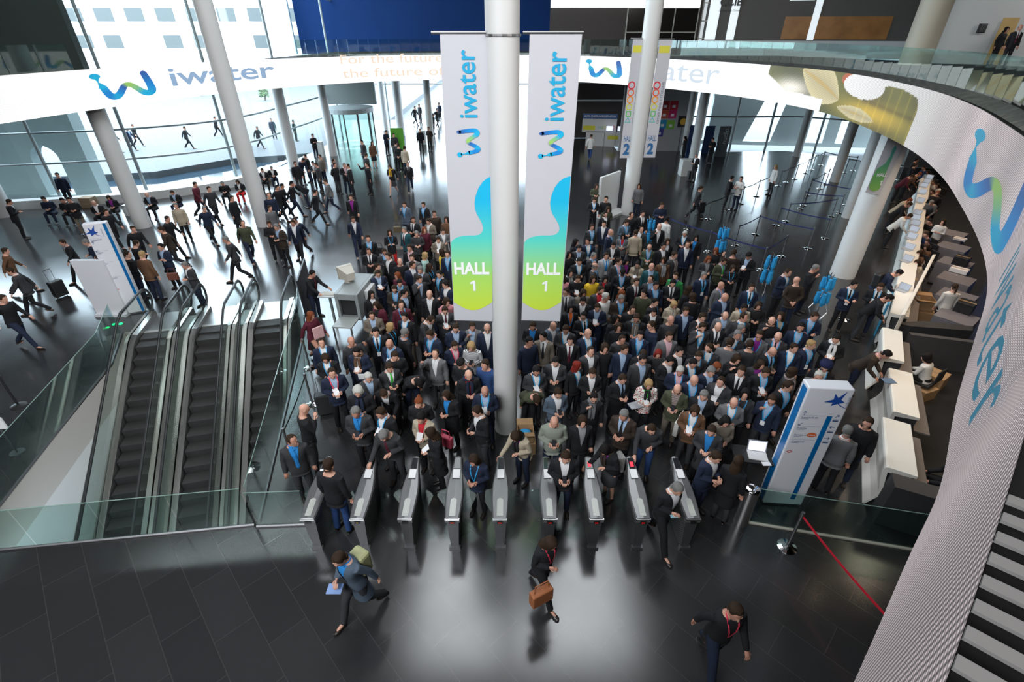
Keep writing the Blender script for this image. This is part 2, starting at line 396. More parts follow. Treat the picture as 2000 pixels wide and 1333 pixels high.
def hair_mesh(k):
    if k in HAIRM: return HAIRM[k]
    if k == 'short': mb = hair_grid(lo_short, .013)
    elif k == 'curly':
        mb = hair_grid(lo_long(.14), .034, 30, 9)
    elif k == 'fringe': mb = hair_grid(lambda p: -.065 if fang(p) > 1.9 else -.02, .012, 22, 4, 1.25, 2*PI-1.25, lambda p: .055 if fang(p) > 1.9 else .045)
    elif k == 'recede':
        mb = hair_grid(lambda p: (.112 if fang(p) < 1.0 else (-.01 if fang(p) < 1.9 else -.07)), .011)
    elif k == 'long': mb = hair_grid(lo_long(.27), .022, 30, 10)
    elif k == 'bob': mb = hair_grid(lo_long(.12), .024, 30, 8)
    elif k == 'bun':
        mb = hair_grid(lo_short, .015); mb.ell((0, .115, .06), (.042, .042, .042), 12, 8)
    elif k == 'tail':
        mb = hair_grid(lo_short, .014); mb.tube([(0, .09, .03), (0, .14, .01), (0, .15, -.08), (0, .12, -.2)], [.02, .03, .03, .012], 8)
    elif k == 'beanie': mb = hair_grid(lambda p: .035, .024)
    elif k == 'cap':
        mb = hair_grid(lambda p: .045, .020); mb.add([(-.06, -.09, .05), (.06, -.09, .05), (.05, -.165, .035), (-.05, -.165, .035), (-.06, -.09, .062), (.06, -.09, .062), (.05, -.165, .045), (-.05, -.165, .045)], [(0, 1, 2, 3), (4, 7, 6, 5), (0, 4, 5, 1), (1, 5, 6, 2), (2, 6, 7, 3), (3, 7, 4, 0)])
    elif k == 'turban':
        mb = hair_grid(lambda p: .03, .045, 30, 8)
        for i in range(4): mb.tube([(.118*math.sin(t), .005-.135*math.cos(t), .045+i*.018+.02*math.cos(t+i)) for t in [2*PI*q/20 for q in range(21)]], .014, 6)
    elif k == 'beard': mb = hair_grid(lambda p: -.121+.0*p, .012, 16, 4, -1.25, 1.25, lambda p: -.072 if fang(p) < .45 else -.03)
    if k not in ('beanie', 'cap', 'turban'):
        rj = random.Random(7); mb.v = [(x+rj.uniform(-.0035, .0035), y+rj.uniform(-.0035, .0035), z+rj.uniform(-.004, .004)) for x, y, z in mb.v]
    me = mb.mesh('hair', [None], True); HAIRM[k] = me; return me
TPL = {}
def tpl(kind, key, *a):
    kk = (kind, key)+a
    if kk not in TPL:
        if kind == 'pose': TPL[kk] = make_pose(key)
        elif kind == 'shoe': TPL[kk] = build_shoe()
        else:
            P = tpl('pose', key)
            if kind == 'body': TPL[kk] = build_body(P)
            if kind == 'jacket': TPL[kk] = build_jacket(P, *a)
            if kind == 'shirt': TPL[kk] = build_shirt(P)
            if kind == 'trousers': TPL[kk] = build_trousers(P, *a)
            if kind == 'shoe': TPL[kk] = build_shoe()
    return TPL[kk]
# small things worn on the chest, in torso space
def chest_y(z, x=0): 
    for a, b in zip(TORSO, TORSO[1:]):
        if a[0] <= z <= b[0]:
            t = (z-a[0])/(b[0]-a[0]); hy = a[2]+(b[2]-a[2])*t; hx = a[1]+(b[1]-a[1])*t; oy = a[3]+(b[3]-a[3])*t
            return oy-(hy+.030)*math.sqrt(max(.05, 1-(x/(hx+.03))**2))
    return -.12
def strap_mesh():
    mb = MB(); w = .010
    for sx in (-1, 1):
        pts = [(sx*.066, .03, 1.508), (sx*.078, -.04, 1.485), (sx*.072, None, 1.40), (sx*.05, None, 1.30), (sx*.025, None, 1.20), (sx*.006, None, 1.11)]
        v = []
        for x, y, z in pts:
            yy = (chest_y(z, x)-.006) if y is None else y
            v += [(x-w, yy, z), (x+w, yy, z)]
        mb.add(v, [(2*i, 2*i+1, 2*i+3, 2*i+2) for i in range(len(pts)-1)])
        mb.add([(p[0], p[1]+.004, p[2]) for p in v], [(2*i, 2*i+2, 2*i+3, 2*i+1) for i in range(len(pts)-1)])
    return mb.mesh('lanyard', [None])
def badge_mesh():
    mb = MB(); y = chest_y(1.05)-.014; mb.box((-.045, y-.004, .99), (.045, y, 1.11)); return mb.mesh('badge', [None])
def tie_mesh():
    mb = MB(); v = []
    pts = [(1.475, .016), (1.455, .020), (1.44, .014), (1.35, .024), (1.2, .034), (1.05, .038), (1.01, .002)]
    for z, w in pts:
        yy = -.085 if z > 1.46 else (-.102 if z > 1.43 else chest_y(z)+.004)
        v += [(-w, yy, z), (w, yy, z), (0, yy-.007, z)]
    f = []
    for i in range(len(pts)-1):
        a = 3*i; b = a+3; f += [(a, a+2, b+2, b), (a+2, a+1, b+1, b+2), (a+1, a, b, b+1)]
    mb.add(v, f); return mb.mesh('tie', [None])
def scarf_mesh():
    mb = MB()
    mb.tube([(.092*math.sin(t), .012-.088*math.cos(t), 1.487+.018*math.cos(t*2)) for t in [2*PI*q/18 for q in range(19)]], .034, 8)
    for sx in (-1, 1):
        mb.tube([(sx*.03, -.10, 1.47), (sx*.05, chest_y(1.38)-.02, 1.38), (sx*.045, chest_y(1.25)-.022, 1.22), (sx*.05, chest_y(1.1)-.02, 1.10)], [.035, .036, .036, .03], 8, 0, True, .5)
    return mb.mesh('scarf', [None], True)
def glasses_mesh():
    mb = MB()
    for sx in (-1, 1):
        c = (sx*.032, -.104, .010); mb.tube([(c[0]+.021*math.cos(t), c[1], c[2]+.015*math.sin(t)) for t in [2*PI*q/12 for q in range(13)]], .0028, 5)
        mb.tube([(sx*.052, -.102, .014), (sx*.082, -.05, .014), (sx*.084, .01, .008)], .0028, 5)
    mb.tube([(-.012, -.105, .012), (.012, -.105, .012)], .0028, 5)
    return mb.mesh('glasses', [None])
ACC = {'lanyard': strap_mesh(), 'badge': badge_mesh(), 'tie': tie_mesh(), 'scarf': scarf_mesh(), 'glasses': glasses_mesh()}

CLOTH = {'K': ('black', (.012, .012, .014)), 'C': ('charcoal', (.035, .035, .038)), 'N': ('navy', (.014, .020, .042)), 'G': ('grey', (.12, .12, .125)),
 'L': ('light grey', (.30, .30, .31)), 'B': ('brown', (.11, .055, .03)), 'D': ('dark brown', (.035, .024, .018)), 'O': ('olive', (.055, .06, .035)),
 'E': ('beige', (.38, .32, .24)), 'U': ('burgundy', (.085, .013, .025)), 'W': ('white', (.62, .61, .59)), 'S': ('slate blue', (.07, .095, .13)),
 'T': ('teal', (.015, .07, .085)), 'P': ('pink', (.50, .20, .22)), 'Y': ('yellow', (.65, .42, .03)), 'M': ('mint', (.30, .46, .42)),
 'A': ('blue', (.025, .06, .17)), 'V': ('green', (.03, .22, .06)), 'F': ('taupe', (.15, .125, .10)), 'H': ('sage green', (.22, .24, .20)), 'R': ('red', (.55, .02, .02)),
 'w': ('white', (.66, .66, .67)), 'b': ('light blue', (.30, .40, .55)), 'k': ('black', (.015, .015, .016)), 'r': ('red', (.45, .02, .03)),
 'p': ('pink', (.60, .38, .42)), 'n': ('bright blue', (.02, .19, .50)), 'g': ('grey', (.25, .25, .26)), 'v': ('green', (.05, .45, .05)), 'o': ('orange', (.75, .16, .04)),
 'u': ('purple', (.20, .02, .20)), 't': ('teal', (.03, .30, .38)), 'z': ('striped grey', (.22, .18, .17)), 'e': ('beige', (.42, .36, .28))}
for k in CLOTH: noisy(mat('cloth_'+k, CLOTH[k][1], .85, spec=.25), 60, .15, bump=.15)
# patterned cloths the photo shows
def pattern_cloth(key, nm, c1, c2, kind, scale):
    m = mat('cloth_'+key, c1, .85, spec=.2); CLOTH[key] = (nm, c1); nt = m.node_tree; b = nt.nodes['Principled BSDF']
    tc = nt.nodes.new('ShaderNodeTexCoord')
    if kind == 'stripe':
        t = nt.nodes.new('ShaderNodeTexWave'); t.bands_direction = 'Z'; t.inputs['Scale'].default_value = scale; out = t.outputs['Fac']
    else:
        t = nt.nodes.new('ShaderNodeTexVoronoi'); t.inputs['Scale'].default_value = scale; out = t.outputs['Distance']
    nt.links.new(tc.outputs['Object'], t.inputs['Vector']); r_ = nt.nodes.new('ShaderNodeValToRGB')
    r_.color_ramp.elements[0].color = (*c1, 1); r_.color_ramp.elements[1].color = (*c2, 1)
    r_.color_ramp.elements[0].position = .35; r_.color_ramp.elements[1].position = .5
    nt.links.new(out, r_.inputs[0]); nt.links.new(r_.outputs[0], b.inputs['Base Color'])
pattern_cloth('1', 'white flower-patterned', (.35, .06, .05), (.66, .64, .62), 'v', 26)
pattern_cloth('2', 'brown striped', (.16, .12, .11), (.30, .25, .24), 'stripe', 9)
pattern_cloth('3', 'black and white zigzag', (.02, .02, .02), (.62, .62, .62), 'stripe', 14)
HAIRC = {'black': (.010, .008, .008), 'brown': (.030, .017, .010), 'grey': (.16, .155, .15), 'white': (.42, .41, .38), 'blond': (.34, .22, .10), 'ginger': (.17, .045, .016), 'navy': (.012, .015, .05), 'red': (.17, .018, .012)}
for k in HAIRC: noisy(mat('hair_'+k, HAIRC[k], .75, spec=.15), 90, .3, bump=.3)
SKIN = [(.60, .33, .24), (.55, .29, .21), (.48, .24, .17), (.30, .145, .09)]
for i, c in enumerate(SKIN): noisy(mat('skin_%d' % i, c, .5, spec=.35), 25, .08)
HAIRK = {'k': ('short', 'black', 'black-haired man'), 'b': ('short', 'brown', 'brown-haired man'), 'g': ('short', 'grey', 'grey-haired man'), 'w': ('short', 'white', 'white-haired man'),
 'x': (None, None, 'bald man'), 'r': ('recede', 'brown', 'balding dark-haired man'), 'q': ('fringe', 'grey', 'balding grey man'), 'y': ('short', 'blond', 'blond man'), 'a': ('short', 'ginger', 'ginger man'),
 'K': ('long', 'black', 'woman with long black hair'), 'B': ('long', 'brown', 'woman with long brown hair'), 'Y': ('bob', 'blond', 'blond woman'), 'A': ('long', 'ginger', 'woman with long ginger hair'),
 'N': ('bun', 'black', 'dark-haired woman with bun'), 'Q': ('bun', 'ginger', 'ginger woman with bun'), 'c': ('curly', 'blond', 'woman with curly blond hair'), 'C': ('curly', 'black', 'woman with bushy black hair'),
 'h': ('beanie', 'black', 'person in black beanie'), 't': ('turban', 'navy', 'bearded man in navy turban'), 'J': ('cap', 'black', 'man in black cap'), 'O': ('bob', 'brown', 'brown-haired woman'), 'M': ('tail', 'brown', 'woman with brown ponytail'), 'L': ('long', 'red', 'red-haired woman'), 'W': ('bob', 'white', 'white-haired person')}
POSEW = {'p': 'looking down', 'w': 'walking', 'v': 'walking', 'x': 'walking', 'c': 'hand raised to chin', 'e': 'hand at ear', 'f': 'arms folded', 'k': 'hands behind back', 's': 'seated', 'S': 'seated', 'b': 'bending down', 'l': 'leaning over counter', 'r': 'reaching out', 'R': 'reaching out', 'g': 'both arms outstretched', 'u': 'arm raised'}
PEOPLE = []
tpl('shoe', '')
def person(x, y, face, pose, hair, jac, sh, flags, sc=1.0, z=0.0, trous='K', px=None):
    P = tpl('pose', pose); rz = R(face)
    o = empty('person', (x, y, z), rz); o.scale = (sc, sc, sc)
    girl = hair in 'KBYANQcCOML'
    if girl: o.scale = (sc*.92, sc*.94, sc*.95)
    rnd = random.random(); sk = 0 if rnd < .5 else (1 if rnd < .8 else 2)
    if '9' in flags: sk = 3
    def part(name, me, m, M=None, par=o):
        c = bpy.data.objects.new(name, me); COL.objects.link(c); c.parent = par
        if M is not None: c.matrix_local = M
        c.material_slots[0].link = 'OBJECT'; c.material_slots[0].material = m
        return c
    part('body', tpl('body', pose), MATS['skin_%d' % sk])
    long_ = .50 if 'X' in flags else .76
    closed = sh == '-'
    part('coat' if 'X' in flags else ('sweater' if closed else 'jacket'), tpl('jacket', pose, not closed, long_), MATS['cloth_'+jac])
    if not closed: part('shirt', tpl('shirt', pose), MATS['cloth_'+sh])
    tr = 'R' if 'R' in flags else ('A' if 'j' in flags else ('F' if 'T' in flags else trous))
    part('skirt' if 'D' in flags else 'trousers', tpl('trousers', pose, 'D' in flags), MATS['cloth_'+tr])
    for i in (0, 1):
        a = Vector(P.legs['ank'][i]); lift = max(0, a.z-.1)
        M = Matrix.Translation((a.x, a.y-.01, lift)) @ (Matrix.Rotation(R(-28), 4, 'X') if lift > .03 else Matrix.Identity(4))
        part('shoe', TPL[('shoe', '')], MATS['cloth_D' if i+int(x*10) % 2 == 9 else 'shoe_leather'], M)
    hk, hc, desc = HAIRK[hair]
    if hk:
        hm = {'h': 'hat', 't': 'turban', 'J': 'cap'}.get(hair, 'hair')
        part(hm, hair_mesh(hk), MATS['hair_'+hc], P.H)
    if 'B' in flags or hair == 't': part('beard', hair_mesh('beard'), MATS['hair_'+('brown' if hc in (None, 'ginger') else ('black' if hair == 't' else hc))], P.H)
    if 'G' in flags: part('glasses', ACC['glasses'], MATS['black_plastic'], P.H)
    if 'l' in flags or 'm' in flags: part('lanyard', ACC['lanyard'], MATS['lanyard_pink' if '7' in flags else 'lanyard_blue'], P.T)
    if 'm' in flags: part('badge', ACC['badge'], MATS['white_card'], P.T)
    for c in 'krbvn':
        if 't'+c in flags: part('tie', ACC['tie'], MATS['cloth_'+{'k': 'K', 'r': 'U', 'b': 'n', 'v': 'v', 'n': 'N'}[c]], P.T)
    if 's' in flags:
        c = flags[flags.index('s')+1]; part('scarf', ACC['scarf'], MATS['cloth_'+c], P.T)
    d = desc
    if z == 0 or True:
        d += ' in '+CLOTH[jac][0]+(' coat' if 'X' in flags else (' top' if closed else ' jacket'))
    ex = []
    if not closed: ex.append(CLOTH[sh][0]+' shirt')
    for c, nm in (('k', 'black'), ('r', 'burgundy'), ('b', 'blue'), ('v', 'green'), ('n', 'navy')):
        if 't'+c in flags: ex.append(nm+' tie')
    if 's' in flags: ex.append(CLOTH[flags[flags.index('s')+1]][0]+' scarf')
    if 'l' in flags or 'm' in flags: ex.append('lanyard')
    if 'G' in flags: ex.append('glasses')
    if 'R' in flags: ex.append('red trousers')
    if 'D' in flags: ex.append('skirt')
    hp = P.H @ Vector((0, 0, .03)); hw = o.matrix_basis @ hp if False else None
    PEOPLE.append(dict(o=o, d=d, ex=ex, pose=POSEW.get(pose, ''), x=x, y=y, z=z, px=px or PX(x, y, z+1.6), P=P, rz=rz))
    return o
def hand_point(o, P, which=None):
    h = P.hand if which is None else P.arms[which][3]
    M = Matrix.Translation(o.location) @ Matrix.Rotation(o.rotation_euler.z, 4, 'Z') @ Matrix.Diagonal((*o.scale, 1))
    return M @ h
# ---------------------------------------------------------------- materials
concrete = noisy(mat('pale_concrete', (.30, .36, .36), .8), 1.5, .08)
white_paint = noisy(mat('white_paint', (.60, .60, .59), .45), 3, .03)
steel = mat('brushed_steel', (.55, .55, .55), .28, 1.0); dsteel = mat('dark_steel', (.16, .16, .165), .38, .8)
chrome = mat('chrome', (.85, .85, .85), .08, 1.0); tubem = mat('grey_tube', (.30, .34, .35), .4, .3)
black = mat('black_plastic', (.015, .015, .016), .45); mat('shoe_leather', (.02, .014, .012), .35)
mat('lanyard_blue', (.02, .30, .62), .6); mat('lanyard_pink', (.70, .05, .10), .6); card = mat('white_card', (.75, .75, .76), .6)
glass = glassm('clear_glass', (.86, .93, .91)); glass_f = glassm('facade_glass', (.93, .97, .97), .05); glass_g = glassm('green_glass', (.80, .895, .87), .06)
glass_e = glassm('escalator_glass', (.86, .92, .89), .12)

# floor: dark stone slabs, joints at 45 degrees
fm = mat('dark_stone_tiles', (.030, .031, .033), .22, spec=.95); nt = fm.node_tree; b = nt.nodes['Principled BSDF']
tc = nt.nodes.new('ShaderNodeTexCoord'); mp = nt.nodes.new('ShaderNodeMapping'); mp.inputs['Rotation'].default_value = (0, 0, R(46))
br = nt.nodes.new('ShaderNodeTexBrick'); br.inputs['Scale'].default_value = 1.0; br.inputs['Brick Width'].default_value = 1.2; br.inputs['Row Height'].default_value = .6
br.inputs['Mortar Size'].default_value = .006; br.inputs['Color1'].default_value = (.022, .022, .023, 1); br.inputs['Color2'].default_value = (.027, .027, .028, 1); br.inputs['Mortar'].default_value = (.042, .041, .040, 1)
nt.links.new(tc.outputs['Object'], mp.inputs[0]); nt.links.new(mp.outputs[0], br.inputs['Vector']); nt.links.new(br.outputs['Color'], b.inputs['Base Color'])
nz = nt.nodes.new('ShaderNodeTexNoise'); nz.inputs['Scale'].default_value = .9; nz.inputs['Detail'].default_value = 5
mr = nt.nodes.new('ShaderNodeMapRange'); mr.inputs['To Min'].default_value = .13; mr.inputs['To Max'].default_value = .24
nt.links.new(tc.outputs['Object'], nz.inputs['Vector']); nt.links.new(nz.outputs['Fac'], mr.inputs['Value']); nt.links.new(mr.outputs[0], b.inputs['Roughness'])

# ---------------------------------------------------------------- ground floor with the escalator well cut out
WP = [(-9.95, 5.42), (-4.9, 6.1), (-6.55, 13.1), (-7.15, 14.35), (-12.15, 13.15), (-11.3, 11.4)]
def poly_mesh(name, outer, holes, z, m, thick=0.0):
    bm = bmesh.new(); es = []
    for loop in [outer]+holes:
        vs = [bm.verts.new((x, y, z)) for x, y in loop]
        for i in range(len(vs)): es.append(bm.edges.new((vs[i], vs[(i+1) % len(vs)])))
    bmesh.ops.triangle_fill(bm, use_beauty=True, use_dissolve=False, edges=es)
    bmesh.ops.recalc_face_normals(bm, faces=bm.faces)
    if bm.faces[:] and bm.faces[0].normal.z < 0: bmesh.ops.reverse_faces(bm, faces=bm.faces[:])
    if thick:
        r_ = bmesh.ops.extrude_face_region(bm, geom=bm.faces[:]); bmesh.ops.translate(bm, vec=(0, 0, -thick), verts=[v for v in r_['geom'] if isinstance(v, bmesh.types.BMVert)])
        bmesh.ops.recalc_face_normals(bm, faces=bm.faces)
    me = bpy.data.meshes.new(name); bm.to_mesh(me); bm.free(); me.materials.append(m)
    o = bpy.data.objects.new(name, me); COL.objects.link(o); return tag(o, kind='structure')
FAC = [(-40, 24.6), (-33, 25.1), (-29, 26.0), (-24.8, 26.9), (-20.8, 28.2), (-17.6, 30.6), (-16.3, 33.8), (-15.9, 37.5), (-15.4, 41.5), (-15.2, 47.0), (-16.5, 56.5)]
floor_outer = FAC+[(3.0, 56.5), (3.0, 46.0), (8.3, 46.0), (8.3, 40.5), (13.5, 40.6), (16.9, 40.2), (21.5, 40.6), (24.5, 38.6), (27.0, 35.2), (42, 33), (42, -8), (-40, -8)]
poly_mesh('floor', floor_outer, [WP], 0.0, fm)
lowm = mat('lower_floor', (.05, .05, .05), .5)
struct('floor', MB().quad((-20, -8, -4.6), (0, -8, -4.6), (0, 20, -4.6), (-20, 20, -4.6)), lowm)
# walls of the well: slab edge and lower wall
wm = noisy(mat('well_wall', (.62, .62, .60), .7), 2, .02); edge = mat('slab_edge', (.48, .45, .41), .7)
mb = MB()
for i in range(len(WP)):
    (x0, y0), (x1, y1) = WP[i], WP[(i+1) % len(WP)]
    if i == 0: continue
    mb.quad((x0, y0, 0), (x1, y1, 0), (x1, y1, -.9), (x0, y0, -.9), 1)
    mb.quad((x0, y0, -.9), (x1, y1, -.9), (x1, y1, -4.6), (x0, y0, -4.6), 0)
struct('wall_well', mb, [wm, edge])
mb = MB(); (x0, y0), (x1, y1) = WP[0], WP[1]
mb.quad((x0, y0-.02, -.02), (x1, y1-.02, -.02), (x1, y1-.02, -.8), (x0, y0-.02, -.8)); struct('trim_1', mb, edge)
struct('wall_front', MB().quad((-20, -3, -4.6), (0, -3, -4.6), (0, -3, 0), (-20, -3, 0)), wm)

# ---------------------------------------------------------------- shell: ceiling, back and side walls
dk = mat('ceiling_grey', (.16, .16, .165), .8)
poly_mesh('ceiling', FAC+[(3.0, 56.5), (14, 52), (36, 41.5), (42, 33), (42, -8), (-40, -8)], [], 18.0, dk)
wallg = noisy(mat('grey_plaster', (.30, .30, .29), .8), .6, .05); walll = noisy(mat('light_plaster', (.50, .51, .50), .8), .5, .03)
struct('wall_behind', MB().box((-40, -8.3, 0), (42, -8, 18)), mat('dark_plaster', (.10, .10, .10), .8))
struct('wall_side', MB().box((-40.3, -8, 0), (-40, 24.6, 18)), MATS['dark_plaster'])
struct('wall_right', MB().box((42, -8, 0), (42.3, 33, 18)), wallg)
# upper back walls, seen above the ring
bluem = noisy(mat('deep_blue_wall', (.003, .022, .095), .8, spec=.15), .4, .10)
struct('wall_blue', MB().box((-19.2, 52.0, 6.2), (8.9, 52.4, 18)), bluem)
struct('wall_back', MB().box((3.0, 46.2, 0), (15.0, 46.5, 18)), mat('dark_wall', (.030, .022, .020), .5))
gm = mat('pale_blue_panel', (.50, .62, .72), .4)
struct('wall_panel', MB().box((-21.5, 51.0, 6.2), (-19.3, 51.3, 18)), gm)
struct('trim_2', MB().box((-19.2, 51.8, 5.4), (8.9, 52.4, 6.2)), white_paint)
# dark glazing with pale mullions behind the check-in desks and above
mb = MB()
for z in (3.0, 4.35, 5.6): mb.box((3.0, 46.02, z-.06), (9.4, 46.2, z+.06))
struct('trim_3', mb, white_paint)
wi = 1
def window(x0, x1, z0, z1, y, nx, nz, name, pane):
    f = MB(); w = .07
    for i in range(nx+1):
        x = x0+(x1-x0)*i/nx; f.box((x-w/2, y-.12, z0), (x+w/2, y, z1))
    for j in range(nz+1):
        z = z0+(z1-z0)*j/nz; f.box((x0, y-.12, z-w/2), (x1, y, z+w/2))
    o = f.build(name, mat('pale_mullion', (.42, .40, .36), .5)); tag(o, kind='structure')
    p = MB().box((x0, y-.06, z0), (x1, y-.04, z1)).build('pane', pane, o); return o
dgl = mat('dark_glazing', (.012, .010, .009), .12)
window(9.05, 14.6, 6.3, 9.5, 46.2, 3, 2, 'window_1', dgl)
window(14.9, 16.4, 6.3, 11.0, 46.2, 1, 4, 'window_2', mat('bright_pane', (.6, .6, .6), .3, emit=(.85, .95, 1), es=.5))
mb = MB().box((3.0, 46.03, 9.5), (14.6, 46.15, 10.2)); struct('window_3', mb, mat('daylight_strip', (.7, .7, .7), .3, emit=(.95, 1, 1), es=1.2))
# grey-brown wall with the hanging signs, brown panel
def wall_line(name, p0, p1, z0, z1, m, th=.3):
    d = Vector((p1[0]-p0[0], p1[1]-p0[1])).normalized(); n = Vector((-d.y, d.x))*th
    return struct(name, MB().prism([p0, p1, (p1[0]+n.x, p1[1]+n.y), (p0[0]+n.x, p0[1]+n.y)], z0, z1), m)
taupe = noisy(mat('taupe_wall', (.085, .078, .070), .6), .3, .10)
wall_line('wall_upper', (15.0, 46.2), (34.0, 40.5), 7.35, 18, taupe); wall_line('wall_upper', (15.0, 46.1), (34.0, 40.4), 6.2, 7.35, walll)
bp = MB()
def on_wall(t, z, o=.05, p0=(15.0, 46.2), p1=(34.0, 40.5)):
    return (p0[0]+(p1[0]-p0[0])*t-o*.29, p0[1]+(p1[1]-p0[1])*t-o*.96, z)
bp.quad(on_wall(.30, 7.45), on_wall(.66, 7.45), on_wall(.66, 8.9), on_wall(.30, 8.9))
tag(bp.build('brown_panel', noisy(mat('amber_wood', (.30, .13, .035), .4), 1.2, .5)), 'long amber brown panel on the upper grey wall right of the banners', 'panel')
bw = MB()
for t0, t1, za, zb in ((.02, .06, 7.4, 10.4), (.10, .13, 7.4, 10.4), (.392, .416, 7.4, 10.4), (.30, .385, 9.9, 10.4)): bw.quad(on_wall(t0, za, .07), on_wall(t1, za, .07), on_wall(t1, zb, .07), on_wall(t0, zb, .07))
struct('window_4', bw, mat('slit_window', (.8, .8, .8), .3, emit=(.85, .95, 1), es=.6))
for i, (t, z, h) in enumerate(((.055, 9.6, .55), (.845, 9.0, .62))):
    lt = MB(); fn = lambda u, v, t=t, z=z: on_wall(t+u/19.8, z+v, .12)
    text_mb(lt, 'CCIB', fn, h=h, off=.03); text_mb(lt, 'Convention Centre', lambda u, v, t=t, z=z: on_wall(t+u/19.8, z-.35+v, .12), h=.14)
    tag(lt.build('wall_lettering', mat('dark_lettering', (.03, .03, .035), .5)), ('CCIB lettering on the upper wall beside the second hall banners', 'CCIB lettering at the right end of the upper grey wall')[i], 'sign')
# right upper wall with door
wr0, wr1 = G(1815, 128, 6.4), G(2080, 134, 6.4)
p0 = (wr0[0], wr0[1]); p1 = (wr1[0], wr1[1]); WD = Vector((p1[0]-p0[0], p1[1]-p0[1])).normalized()
struct('wall_upper_right', MB().prism([p0, p1, (p1[0]+.1, p1[1]+.4), (p0[0]+.1, p0[1]+.4)], 6.2, 18), walll)
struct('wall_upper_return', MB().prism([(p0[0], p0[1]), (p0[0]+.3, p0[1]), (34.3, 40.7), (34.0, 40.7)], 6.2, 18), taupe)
def wrt(px, py):
    # point on that wall under a pixel
    u = (px-1000)/FPX; v = (py-666.5)/FPX; dx, dy, dz = u, CT-v*ST, -ST-v*CT
    n = Vector((-WD.y, WD.x)); t = (n.x*p0[0]+n.y*p0[1])/(n.x*dx+n.y*dy); return Vector((dx*t, dy*t, CAM_H+dz*t))
d0 = wrt(1917, 131); d1 = wrt(1948, 131); nrm = Vector((WD.y, -WD.x, 0))
def wq(mb, a, w, z0, z1, off, mi=0):
    A = a+Vector((WD.x, WD.y, 0))*0; B = a+Vector((WD.x, WD.y, 0))*w
    for q in (A, B): pass
    return mb.quad((A.x+nrm.x*off, A.y+nrm.y*off, z0), (B.x+nrm.x*off, B.y+nrm.y*off, z0), (B.x+nrm.x*off, B.y+nrm.y*off, z1), (A.x+nrm.x*off, A.y+nrm.y*off, z1), mi)
dw = (d1-d0).length
do = tag(wq(MB(), d0, dw, 6.4, 8.55, .04).build('door_1', noisy(mat('ochre_door', (.42, .26, .07), .4), 2, .15)), kind='structure')
MB().box((d0.x+.1, d0.y-.12, 7.4), (d0.x+.25, d0.y-.06, 7.45)).build('door_handle', steel, do)
sp = wrt(1930, 82); ap = MB(); ap.box((sp.x-.9, sp.y-.2, 7.9), (sp.x-.55, sp.y-.06, 8.3)); ap.box((sp.x-.86, sp.y-.22, 7.94), (sp.x-.59, sp.y-.2, 8.26), 1)
tag(bevel(ap.build('wall_speaker', [black, dsteel]), .02), 'small dark box mounted on the wall left of the ochre door', 'loudspeaker')
sl = bpy.data.lights.new('wall_spot', 'SPOT'); sl.energy = 900; sl.spot_size = R(60); sl.spot_blend = .8; sl.color = (.92, .98, 1)
so = bpy.data.objects.new('wall_spot', sl); COL.objects.link(so); so.location = (d0.x+3.2, d0.y-3.0, 13.0); so.rotation_euler = (Vector((d0.x+.3, d0.y, 8.0))-so.location).to_track_quat('-Z', 'Y').to_euler()
# dark green-grey glazed block on the upper left
lx = atY(178, 128, 25.5)[0]
gl = noisy(mat('green_grey_cladding', (.060, .078, .072), .25), .25, .35)
struct('wall_upper_left', MB().box((-40, 25.0, 5.9), (lx, 25.35, 18)), gl)

# ---------------------------------------------------------------- glazed front with tubes and mullions
def dense(P, n=6):
    out = []
    for i in range(len(P)-1):
        a, b_, c, d = P[max(i-1, 0)], P[i], P[i+1], P[min(i+2, len(P)-1)]
        for k in range(n):
            t = k/n; t2 = t*t; t3 = t2*t
            out.append(tuple(.5*((2*b_[j])+(-a[j]+c[j])*t+(2*a[j]-5*b_[j]+4*c[j]-d[j])*t2+(-a[j]+3*b_[j]-3*c[j]+d[j])*t3) for j in range(2)))
    return out+[tuple(P[-1])]
FD = dense(FAC, 5)
RF = [(13.6, 40.6), (16.9, 40.2), (21.5, 40.6), (24.5, 38.6), (27.0, 35.2)]
struct('wall_right_rear', MB().prism([(27.1, 35.2), (42, 33), (42, 33.3), (27.1, 35.5)], 0, 18), wallg)
def glaze(nm, pts, z1, mull, tubes, wn):
    mb = MB()
    for a, b_ in zip(pts, pts[1:]): mb.quad((*a, 0), (*b_, 0), (*b_, z1), (*a, z1))
    w = tag(mb.build(nm, glass_f), kind='structure')
    for z in tubes: MB().tube([(x, y, z) for x, y in pts], .055, 8).build('transom', tubem, w, True)
    for (x, y) in mull: MB().tube([(x, y, 0), (x, y, z1)], .085, 10).build('mullion', tubem, w, True)
    return w
glaze('window_5', FD, 18, [(-33, 25.1), (-24.75, 26.95), (-20.8, 28.2), (-17.2, 31.4), (-15.9, 37.5), (-15.2, 47)], (2.05, 3.55, 10.2), 5)
glaze('window_6', [(-16.5, 56.5), (-6, 56.5), (3, 56.5)], 6.3, [(-13, 56.5), (-9, 56.5), (-5, 56.5), (-1, 56.5)], (3.4,), 6)
glaze('window_7', RF, 6.3, [(16.9, 40.2), (19.8, 40.5), (23.2, 39.6), (26, 36.6)], (2.5, 4.2), 7)
struct('wall_rear_upper', MB().box((-19.2, 56.6, 6.2), (3.2, 57, 18)), wallg)

# ---------------------------------------------------------------- outside
pav = noisy(mat('plaza_paving', (.085, .092, .10), .8), .5, .08)
struct('ground_plaza', MB().quad((-160, 20, -.85), (120, 20, -.85), (120, 260, -.85), (-160, 260, -.85)), pav)
